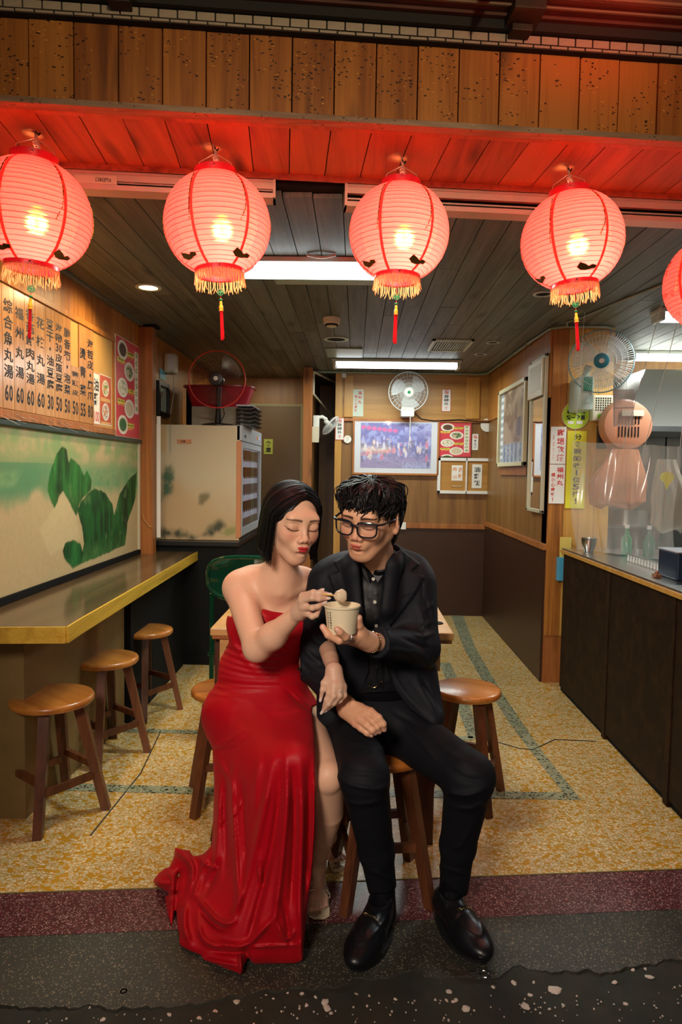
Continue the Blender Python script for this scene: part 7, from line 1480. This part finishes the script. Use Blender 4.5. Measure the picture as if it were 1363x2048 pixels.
# exposed leg and the two feet
kn, an = pt(654, 1552, 1.815), pt(636, 1730, 2.00)
F.cone(pt(598, 1445, 2.08), kn, .074, .048, .03); F.cone(kn, pt(657, 1625, 1.885), .048, .041, .003); F.cone(pt(657, 1625, 1.885), pt(648, 1675, 1.935), .041, .031, .003); F.cone(pt(648, 1675, 1.935), an, .031, .0185, .003); F.ell(pt(658, 1556, 1.79), (.022, .016, .028), .025)
kn2, an2 = pt(600, 1560, 1.84), pt(663, 1668, 2.17); F.cone(pt(520, 1450, 2.10), kn2, .080, .054, .03); F.cone(kn2, pt(640, 1620, 2.02), .052, .044, .03); F.cone(pt(640, 1620, 2.02), an2, .040, .020, .02)
FEET = []
for (a_, tx, ty, tz, fs_) in ((an, 638, 1818, .020, 1), (an2, 676, 1722, .024, -1)):
    toe = atZ(tx, ty, tz); ax = unit(V(toe[0]-a_[0], toe[1]-a_[1], 0)); sd = V(-ax[1], ax[0], 0)*fs_; heel = a_ + V(0, .012, -.025) - ax*.01; ball = toe - ax*.035 + V(0, 0, .010)
    F.cone(a_, heel, .021, .019, .015); F.cone(a_ + ax*.008, ball - ax*.02 + UZ*.010, .018, .014, .02); F.cone(ball - sd*.018, ball + sd*.018, .012, .011, .02); F.cone(heel, ball, .017, .014, .02)
    T_ = []
    for i in range(5):
        s = (-.024, -.0105, .001, .012, .022)[i]; L_ = (.030, .032, .028, .022, .014)[i]; r = (.0088, .0068, .0063, .006, .0056)[i]; p0 = ball + sd*s*.9 + ax*.006; p1 = ball + sd*s + ax*(L_+.010) - UZ*.006; F.cone(p0, p1, r, r*.92, .006); T_.append(p1)
    FEET.append((a_, heel, ball, toe, ax, sd, T_))
F.ell(pt(535, 1385, 2.13), (.11, .08, .13), .03); F.ell(pt(532, 1310, 2.12), (.10, .07, .12), .04)
def wcol(P):
    L = (P - Ow) @ Rw; c = head_paint(L, False, WSKIN); far = np.linalg.norm(L, axis=1) > .16; c[far] = WSKIN
    for f_ in FA_ + FD:
        tip = pt(*f_[-1]); q = np.linalg.norm(P - tip, axis=1); c = mixc(c, (.66, .30, .22), sstep(.020, .006, q)*.35)
    for ft in FEET:
        for tp in ft[6]: c = mixc(c, (.62, .30, .22), sstep(.016, .006, np.linalg.norm(P - tp, axis=1))*.4)
    c = mixc(c, (.66, .30, .20), np.exp(-(np.linalg.norm(P - wD - V(0, -.01, -.01), axis=1)/.018)**2)*.25)
    return c
lo, hi = Ow - .15, Ow + V(.15, .15, .15)
ra_ = box_of([pt(*p) for f_ in FA_ for p in f_] + [wW], .022); rd_ = box_of([pt(*p) for f_ in FD for p in f_] + [wD], .022)
zt = Ow[2] - .148
regs = [(lo, hi, .0017), (V(-.47, 1.70, .70), V(.0, 2.26, zt), .0035), (*ra_, .0016), (*rd_, .0016), (V(-.10, 1.85, .62), V(.02, 2.2, .90), .0035), (V(-.33, 1.68, .10), V(.03, 2.24, .72), .0036)]
for ft in FEET: p = np.array([ft[1], ft[3], ft[0]]); regs.append((np.append(p.min(0)[:2] - .05, .0), np.append(p.max(0)[:2] + .05, .12), .002))
sdf_mesh('body', F, regs, MATS['skin'], wom, wcol, smooth=1)
# nails: small pale almond shapes
m_nail = mat('pearl nail', (.72, .56, .50), .15, coat=.6); m_glit = mat('silver glitter', (.85, .80, .70), .25, metal=.35, spec=.9)
for fs in (FA_, FD):
    for i, f_ in enumerate(fs):
        a, b_ = pt(*f_[-2]), pt(*f_[-1]); ax = unit(b_ - a); nr = unit(V(0, -1, .25) - ax*(V(0, -1, .25) @ ax)); c = b_ + ax*.006 + nr*.0045; s_ = np.cross(ax, nr); b = B(); v = []
        for k_ in range(12): q = k_/12*2*pi; v.append(c + ax*.0085*math.cos(q) + s_*.0040*math.sin(q) + nr*.0008*(1-math.sin(q)**2))
        b.add([c + nr*.0014] + v, [(0, 1+k_, 1+(k_+1) % 12) for k_ in range(12)]); b.build('fingernail', m_nail, wom, smooth=True)
p = pt(679, 1381, 1.772+.008); t0, t1 = pt(678,1372,1.793), pt(679,1391,1.782); ax = unit(t1-t0); u = unit(np.cross(ax, (0, 0, 1))) if abs(ax[2]) < .9 else V(1, 0, 0); u = unit(u - ax*(u@ax)); v_ = np.cross(ax, u); c_ = (t0+t1)/2; b = B(); b.tube([c_ + u*.0092*math.cos(a) + v_*.0092*math.sin(a) for a in np.linspace(0, 2*pi, 20, endpoint=False)], .0012, n=6, closed=True); rg = b.build('finger_ring', m_glit, wom, smooth=True)
b = B(); b.ball(c_ + V(.002, -.0108, .0), .0026, n=8, m=5); b.build('gem', mat('diamond', (.9, .9, .95), .05, metal=.5), rg)
# sandals
m_sole = mat('cream sandal sole', (.66, .55, .36), .35)
for (a_, heel, ball, toe, ax, sd, T_) in FEET:
    b = B(); n = 12; top, bot = [], []
    for i in range(n):
        t = i/(n-1); c = heel*(1-t) + (toe + ax*.020)*t; z = (heel[2]-.018)*(1-sstep(0, .72, np.array([t]))[0]) + .003; w = .017 + .014*math.sin(min(1, t*1.1)*pi*.62) if t < .95 else .014; top.append((V(c[0], c[1], z+.005), w)); 
    v = []; f = []
    for (c, w) in top: v += [c - sd*w, c + sd*w, c - sd*w - UZ*.006, c + sd*w - UZ*.006]
    for i in range(n-1): k_ = 4*i; f += [(k_, k_+1, k_+5, k_+4), (k_+2, k_+6, k_+7, k_+3), (k_, k_+4, k_+6, k_+2), (k_+1, k_+3, k_+7, k_+5)]
    f += [(0, 2, 3, 1), (4*n-4, 4*n-3, 4*n-1, 4*n-2)]; b.add(v, f); sn = b.build('sandal_sole', m_sole, wom, smooth=True)
    hb_ = top[0][0]; b = B(); b.tube([hb_ + ax*.008 - UZ*.003, V(hb_[0]+ax[0]*.004, hb_[1]+ax[1]*.004, .0)], [.009, .0045], n=8); b.build('heel', mat('clear heel', (.75, .75, .72), .08, metal=.3), sn)
    def strap(c0, rad, axn, nm):
        axn = unit(axn); u = unit(np.cross(axn, ax)); v_ = np.cross(axn, u); b = B(); rr = random.Random(4)
        for i in range(70): q = i/70*2*pi; pp = c0 + u*rad[0]*math.cos(q) + v_*rad[1]*math.sin(q); b.ball(pp + axn*rr.uniform(-.0025, .0025), rr.uniform(.0013, .0021), n=5, m=4)
        b.build(nm, m_glit, sn)
    strap(a_ + V(0, 0, .014), (.0255, .0255), V(.05, .1, 1), 'ankle_strap'); strap(ball - ax*.006 + UZ*.004, (.0335, .0195), ax + UZ*.3, 'toe_strap'); strap(ball - ax*.022 + UZ*.010, (.033, .0235), ax + UZ*.5 + sd*.3, 'toe_strap')
# hair --------------------------------------------------------------
def wf(L):
    x, y, z = L[:, 0], L[:, 1], L[:, 2]; cap = d_ell(L, (0, .018, .028), (.079, .097, .085)); hl = .078 - (np.abs(x - .006)/.058)**2*.060; a = np.arctan2(x, -(y - .018))
    cap = np.maximum(cap, np.minimum(hl - z, -.005 - y)); cap = np.maximum(cap, .0 - z)
    rho = np.hypot(x/.082, (y-.018)/.096); sh = np.abs(rho - .93 - .05*np.clip(-z*8, 0, 1))*.085 - .009; bot = -.100 - .022*np.clip(np.cos(a), -.3, 1)
    sh = np.maximum(np.maximum(sh, z - .03), bot - z); sh = np.maximum(sh, (np.where(a < 0, .94, 1.0) - np.abs(a))*.085); return smin(cap, sh, .008)
HWF = Field(); HWF.fn(lambda P: wf((P - Ow) @ Rw), .001)
hair = sdf_mesh('hair', HWF, [(Ow - V(.13, .14, .16), Ow + V(.13, .15, .14), .0026)], m_hair, wom, smooth=2)
def wlock(f_, rr):
    side = -1 if rr.random() < .56 else 1; s = rr.random(); y0 = -.072 + .14*s; d0 = V(.10 + rr.uniform(-.02, .02), (y0)/.098, 0); d0[2] = math.sqrt(max(0, 1 - d0[0]**2 - d0[1]**2)); d0 = unit(d0)
    ph = side*((.92 if side < 0 else 1.0) + 2.05*s**.9 + rr.uniform(-.05, .06)); d1 = V(math.sin(ph), -math.cos(ph), -.02); om = math.acos(np.clip(d0 @ d1, -1, 1)); R0 = rr.uniform(-.001, .0045); pts = []; bt = -.104 - .030*max(0, math.cos(ph))*1.2 + rr.uniform(-.006, .004); wv = rr.uniform(-.003, .003)
    for k_ in range(15):
        t = k_/14
        if t < .5: q = t/.5; d = (math.sin((1-q)*om)*d0 + math.sin(q*om)*d1)/math.sin(om); p = V(d[0]*(.082+R0), .018 + d[1]*(.099+R0), .028 + d[2]*(.086+R0))
        else: q = (t-.5)/.5; r = 1 + .06*math.sin(q*pi*.6) - .05*q*q; p = V(math.sin(ph + wv*q*9)*(.082+R0)*r, .018 - math.cos(ph + wv*q*9)*(.099+R0)*r, .026*(1-q) + bt*q)
        pts.append(p)
    return pts, rr.uniform(.0016, .0030)
hair_locks(wlock, Rw, Ow, 820, 0, seed=9, flat=.5, sides=4).build('hair_strands', m_hair, hair, smooth=True, kind='stuff')
# gown --------------------------------------------------------------
m_satin, nt, bs = ntree('red satin'); bs.inputs['Base Color'].default_value = (.42, .0015, .009, 1); bs.inputs['Roughness'].default_value = .55; bs.inputs['Specular IOR Level'].default_value = .28; bs.inputs['Sheen Weight'].default_value = .08; bs.inputs['Sheen Tint'].default_value = (1, .2, .2, 1); bs.inputs['Anisotropic'].default_value = .4
gz = lambda x, y: tuple([x, y, atZ(x, y, .0)[1]])
cp = [(405,1400,2.06),(470,1400,2.0),(540,1400,1.99),(600,1400,2.0),(640,1400,2.02),(410,1450,2.07),(470,1450,1.93),(540,1440,1.90),(600,1430,1.92),(630,1440,1.92),(430,1500,2.00),(490,1490,1.85),(550,1490,1.765),(600,1490,1.745),(630,1500,1.76),
    (430,1560,1.96),(500,1560,1.78),(560,1560,1.715),(630,1560,1.735),(430,1640,1.93),(500,1640,1.77),(560,1640,1.705),(630,1640,1.735),(420,1720,1.90),(480,1720,1.80),(550,1720,1.705),(625,1720,1.735),
    (400,1790,1.85),(460,1790,1.78),(530,1790,1.70),(615,1790,1.715),(350,1715,2.02),(320,1760,1.99),(345,1800,1.91),(380,1750,1.95),(350,1850,1.82),(400,1860,1.76),(460,1860,1.71),(530,1860,1.675),(605,1860,1.69)]
for (x, y) in ((480,1953),(440,1940),(400,1918),(350,1893),(540,1934),(598,1932),(328,1820),(307,1768)): g_ = gz(x, y); cp.append((x, y, g_[2] - .004))
cpn = np.array(cp); X_ = cpn[:, :2]/100.; 
def tps(r2): return np.where(r2 > 1e-9, .5*r2*np.log(r2 + 1e-12), 0)
K = tps(((X_[:, None] - X_[None])**2).sum(-1)) + np.eye(len(X_))*.002; Pm = np.hstack([np.ones((len(X_), 1)), X_]); Am = np.block([[K, Pm], [Pm.T, np.zeros((3, 3))]]); wt = np.linalg.solve(Am, np.concatenate([cpn[:, 2], np.zeros(3)]))
def yfront(x, y):
    q = np.stack([x, y], 1)/100.; out = wt[-3] + q @ wt[-2:]
    for i in range(len(X_)): out += wt[i]*tps(((q - X_[i])**2).sum(1))
    return out
sil = [(500,1392),(440,1402),(412,1430),(408,1450),(412,1468),(424,1495),(428,1560),(427,1630),(424,1690),(412,1705),(398,1712),(385,1712),(378,1700),(362,1700),(352,1697),(346,1718),(338,1735),(318,1745),(305,1762),(308,1778),(326,1785),(328,1815),(333,1845),(347,1890),(372,1905),(398,1916),(440,1940),(482,1955),(487,1928),(520,1930),(560,1934),(600,1932),(606,1880),(615,1820),(622,1750),(628,1680),(631,1600),(632,1520),(628,1460),(624,1415),(600,1402),(560,1392)]
def skirt(P):
    n = len(P); out = np.full(n, .5); x, y = PX(P); m = (x > 270) & (x < 690) & (y > 1340) & (y < 2000) & (P[:, 1] > 1.45) & (P[:, 1] < 2.45)
    if not m.any(): return out
    x, y, Q = x[m], y[m], P[m]; yf = yfront(x, y); s2 = sdpoly(x, y, sil)*.00135; th = np.where(x > 425, .20, .075 + .12*sstep(380, 425, x)); fr = (yf - Q[:, 1])*.8; bk = (Q[:, 1] - yf - th)*.8
    d = smax(smax(s2, fr, .030), bk, .03); out[m] = smax(d, -(Q[:, 2] - .0015), .004); return out
G_ = Field()
G_.ell(pt(540, 1245, 2.10), (.137, .100, .120), .03); G_.ell(pt(527, 1335, 2.12), (.142, .102, .10), .06); G_.ell(pt(520, 1415, 2.13), (.178, .150, .115), .06); G_.ell(pt(522, 1252, 2.028), (.062, .056, .064), .03); G_.ell(pt(588, 1252, 2.048), (.058, .056, .064), .03)
G_.fn(skirt, .05)
neck = [(380, 1100), (436, 1190), (442, 1212), (447, 1228), (480, 1240), (500, 1222), (508, 1199), (516, 1206), (524, 1217), (545, 1223), (566, 1226), (590, 1220), (612, 1215), (640, 1205), (720, 1100)]
fl_ = []
for (a, w, h) in (([(512,1210),(530,1232),(575,1240),(625,1228)], 4, .005), ([(516,1228),(545,1250),(600,1248)], 4, .004), ([(508,1225),(520,1262),(560,1280)], 4, .003), ([(450,1240),(470,1300),(520,1350)], 5, .004),
    ([(436,1296),(500,1325),(600,1330)], 4.4, .0045), ([(430,1308),(500,1338),(600,1338)], 4.4, .0045), ([(426,1322),(500,1348),(598,1346)], 4.4, .0045), ([(424,1336),(490,1358),(600,1354)], 4.4, .004), ([(420,1350),(500,1366),(606,1362)], 4.4, .004), ([(440,1284),(500,1308),(590,1318)], 4.4, .004), ([(560,1290),(600,1300),(640,1310)], 3, .004), ([(540,1318),(600,1308),(640,1290)], 3, .003),
    ([(416,1368),(470,1380),(540,1378)], 3.5, .003), ([(412,1385),(450,1390),(500,1402)], 3, .0025), ([(590,1372),(615,1400),(640,1420)], 4, .002), ([(570,1378),(600,1408),(628,1428)], 4, -.004), ([(610,1412),(575,1425),(540,1420)], 4, .003), ([(628,1430),(590,1448),(560,1448)], 4, .003),
    ([(428,1492),(455,1482),(495,1455)], 3.5, .005), ([(424,1500),(470,1500),(505,1470)], 4, -.004), ([(432,1510),(460,1560),(470,1600)], 5, .006),
    ([(520,1510),(512,1560),(508,1640)], 6, .006), ([(545,1520),(532,1600),(505,1720),(478,1810),(462,1860)], 8, .014), ([(560,1530),(556,1620),(535,1740),(505,1850),(492,1900)], 7, -.014), ([(572,1510),(575,1600),(566,1700),(555,1800),(545,1860)], 7, .013), ([(586,1540),(590,1640),(585,1740),(578,1830)], 6, -.013),
    ([(600,1520),(604,1620),(602,1720),(598,1830),(604,1900)], 7, .012), ([(615,1530),(618,1620),(614,1720),(607,1800)], 5, -.008), ([(627,1500),(629,1600),(625,1700),(618,1780)], 4, .008), ([(470,1520),(462,1590),(470,1680),(474,1760),(478,1800),(462,1835)], 6, .016), ([(455,1540),(448,1600),(452,1680),(450,1760)], 6, -.012), ([(484,1560),(488,1660),(492,1740)], 5, -.010),
    ([(440,1560),(436,1640),(434,1700),(425,1760)], 6, .010), ([(420,1700),(405,1735),(392,1775),(385,1800)], 6, .012), ([(440,1720),(425,1760),(410,1790)], 5, -.010), ([(352,1700),(380,1722),(388,1745),(375,1790)], 6, .022), ([(330,1740),(350,1755),(345,1790),(340,1830)], 6, .018), ([(362,1735),(352,1765),(350,1800)], 5, -.018),
    ([(372,1800),(366,1850),(380,1890)], 7, .016), ([(352,1800),(350,1850),(356,1885)], 5, -.012), ([(392,1790),(420,1830),(450,1850),(470,1840)], 6, .020), ([(400,1815),(425,1850),(455,1862)], 5, -.016), ([(395,1830),(400,1870),(420,1890),(450,1900)], 6, .012), ([(412,1885),(450,1890),(490,1895),(525,1860),(552,1830)], 6, .012), ([(420,1900),(470,1908),(500,1900)], 5, -.010),
    ([(552,1840),(570,1888),(590,1860)], 4, .010), ([(566,1800),(575,1850),(580,1890)], 5, -.010), ([(498,1895),(540,1892),(598,1890)], 3, .006), ([(480,1905),(482,1950)], 4, .012), ([(492,1900),(500,1935)], 5, -.010), ([(600,1880),(604,1925)], 4, .008), ([(308,1762),(325,1768),(345,1765)], 5, .014), ([(312,1775),(335,1790),(360,1785)], 4, -.012), ([(398,1712),(410,1730),(440,1740)], 4, .010), ([(520,1700),(515,1740),(528,1780)], 4, .006), ([(530,1720),(528,1770)], 4, -.006),
    ([(400,1916),(440,1925),(478,1932)], 4, .008), ([(450,1650),(475,1622),(484,1600)], 3, .005), ([(438,1660),(455,1640),(470,1632)], 3, -.004)): fl_.append((a, w, h*(1.3 if a[0][1] > 1495 else 1.0)))
def gcut(P, d):
    x, y = PX(P); q = sdpoly(x, y, neck)*.0014; front = P[:, 1] < 2.13; d = smax(d, -np.where(front, q, np.maximum(q, -(P[:, 2] - .885))), .002)
    slit = [(624, 1412), (634, 1412), (760, 1420), (760, 1700), (633, 1700), (633, 1520), (629, 1462)]; return smax(d, -sdpoly(x, y, slit)*.00135, .003)
G_.post = [folds(fl_), gcut]
gown = sdf_mesh('gown', G_, [(V(-.66, 1.55, .0), V(.02, 2.32, .98), .0034)], m_satin, wom, smooth=2)
# earring
b = B(); b.tube([Ow + Rw @ V(.082, .0, -.036), Ow + Rw @ V(.083, 0, -.075)], .0014, n=5); b.ball(Ow + Rw @ V(.083, 0, -.078), .0035, n=8, m=6); b.build('earring', m_glit, wom)
# ================================================================ cup, fish ball and stick
m_cup = mat('cream paper cup', (.72, .62, .42), .55); cb_, ct = pt(683, 1264, 1.728), pt(682, 1211, 1.728); axc = unit(ct - cb_ + V(0, 0, 0)); H_ = np.linalg.norm(ct - cb_)
t = thing('paper_cup', 'cream paper soup cup held by the man, printed with small upright lettering', 'cup', tuple(cb_))
b = B(); b.lathe([(.0001, .004), (.0360, .004), (.0365, 0), (.0375, 0), (.0452, H_-.002), (.0470, H_-.003), (.0482, H_-.001), (.0478, H_+.002), (.0462, H_+.0025), (.0445, H_), (.0365, .006), (.0001, .006)], cb_, axis=(0, 0, 1), n=56); cu = b.build('wall', m_cup, t, smooth=True)
b = B(); b.lathe([(.0001, H_*.80), (.0430, H_*.80)], cb_, n=40); b.build('broth', mat('clear broth', (.50, .38, .20), .08, coat=.5), t)
def cyl(s, xs, zs, ch, bold, bb, rot=True):
    v, f = glyph(ch, bold); 
    if not len(v): return
    uu, ww = v[:, 0], v[:, 1]
    a = xs[0] + uu*(xs[1]-xs[0]); z = zs[0] + ww*(zs[1]-zs[0]); r = .0375 + (.0452-.0375)*z/H_ + .0006; bb.add(np.stack([cb_[0] + r*np.sin(a), cb_[1] - r*np.cos(a), cb_[2] + z], 1), f)
b = B(); a0 = -.80
for i, ch in enumerate('台北老店福州丸'): cyl(0, (a0, a0+.13), (H_*(.78-.095*i), H_*(.85-.095*i)), ch, .03, b)
for i, ch in enumerate('手工魚丸湯小吃'): cyl(0, (a0-.20, a0-.09), (H_*(.76-.09*i), H_*(.82-.09*i)), ch, .02, b)
b.build('lettering', m_ink, t)
fbp = pt(681, 1192, 1.735); t = thing('fish_ball', 'pale round fish ball speared on a thin yellow stick above the cup', 'food', tuple(fbp))
bm = bmesh.new(); bmesh.ops.create_icosphere(bm, subdivisions=4, radius=1)
for q in bm.verts: x, y, z = q.co; k_ = 1 + .05*math.sin(4*x+3*y) + .03*math.sin(7*z+5*x); q.co = Vector((x*.0172*k_, y*.0165*k_, z*.0175*k_))
me = bpy.data.meshes.new('ball'); bm.to_mesh(me); bm.free(); m_fb, nt, bs = ntree('fish ball'); bs.inputs['Base Color'].default_value = (.66, .54, .38, 1); bs.inputs['Roughness'].default_value = .18; bs.inputs['Subsurface Weight'].default_value = .4; bs.inputs['Subsurface Radius'].default_value = (.01, .007, .004); bs.inputs['Coat Weight'].default_value = .4
o = link_mesh('ball', me, m_fb, t, smooth=True)
b = B(); p0, p1 = pt(640, 1188, 1.755), pt(679, 1192, 1.735); b.tube([p0, p1], [.0022, .0018], n=8); o = b.build('bamboo_stick', mat('yellow bamboo', (.70, .42, .08), .4)); tag(o, 'thin yellow bamboo stick held between her fingers', 'stick')
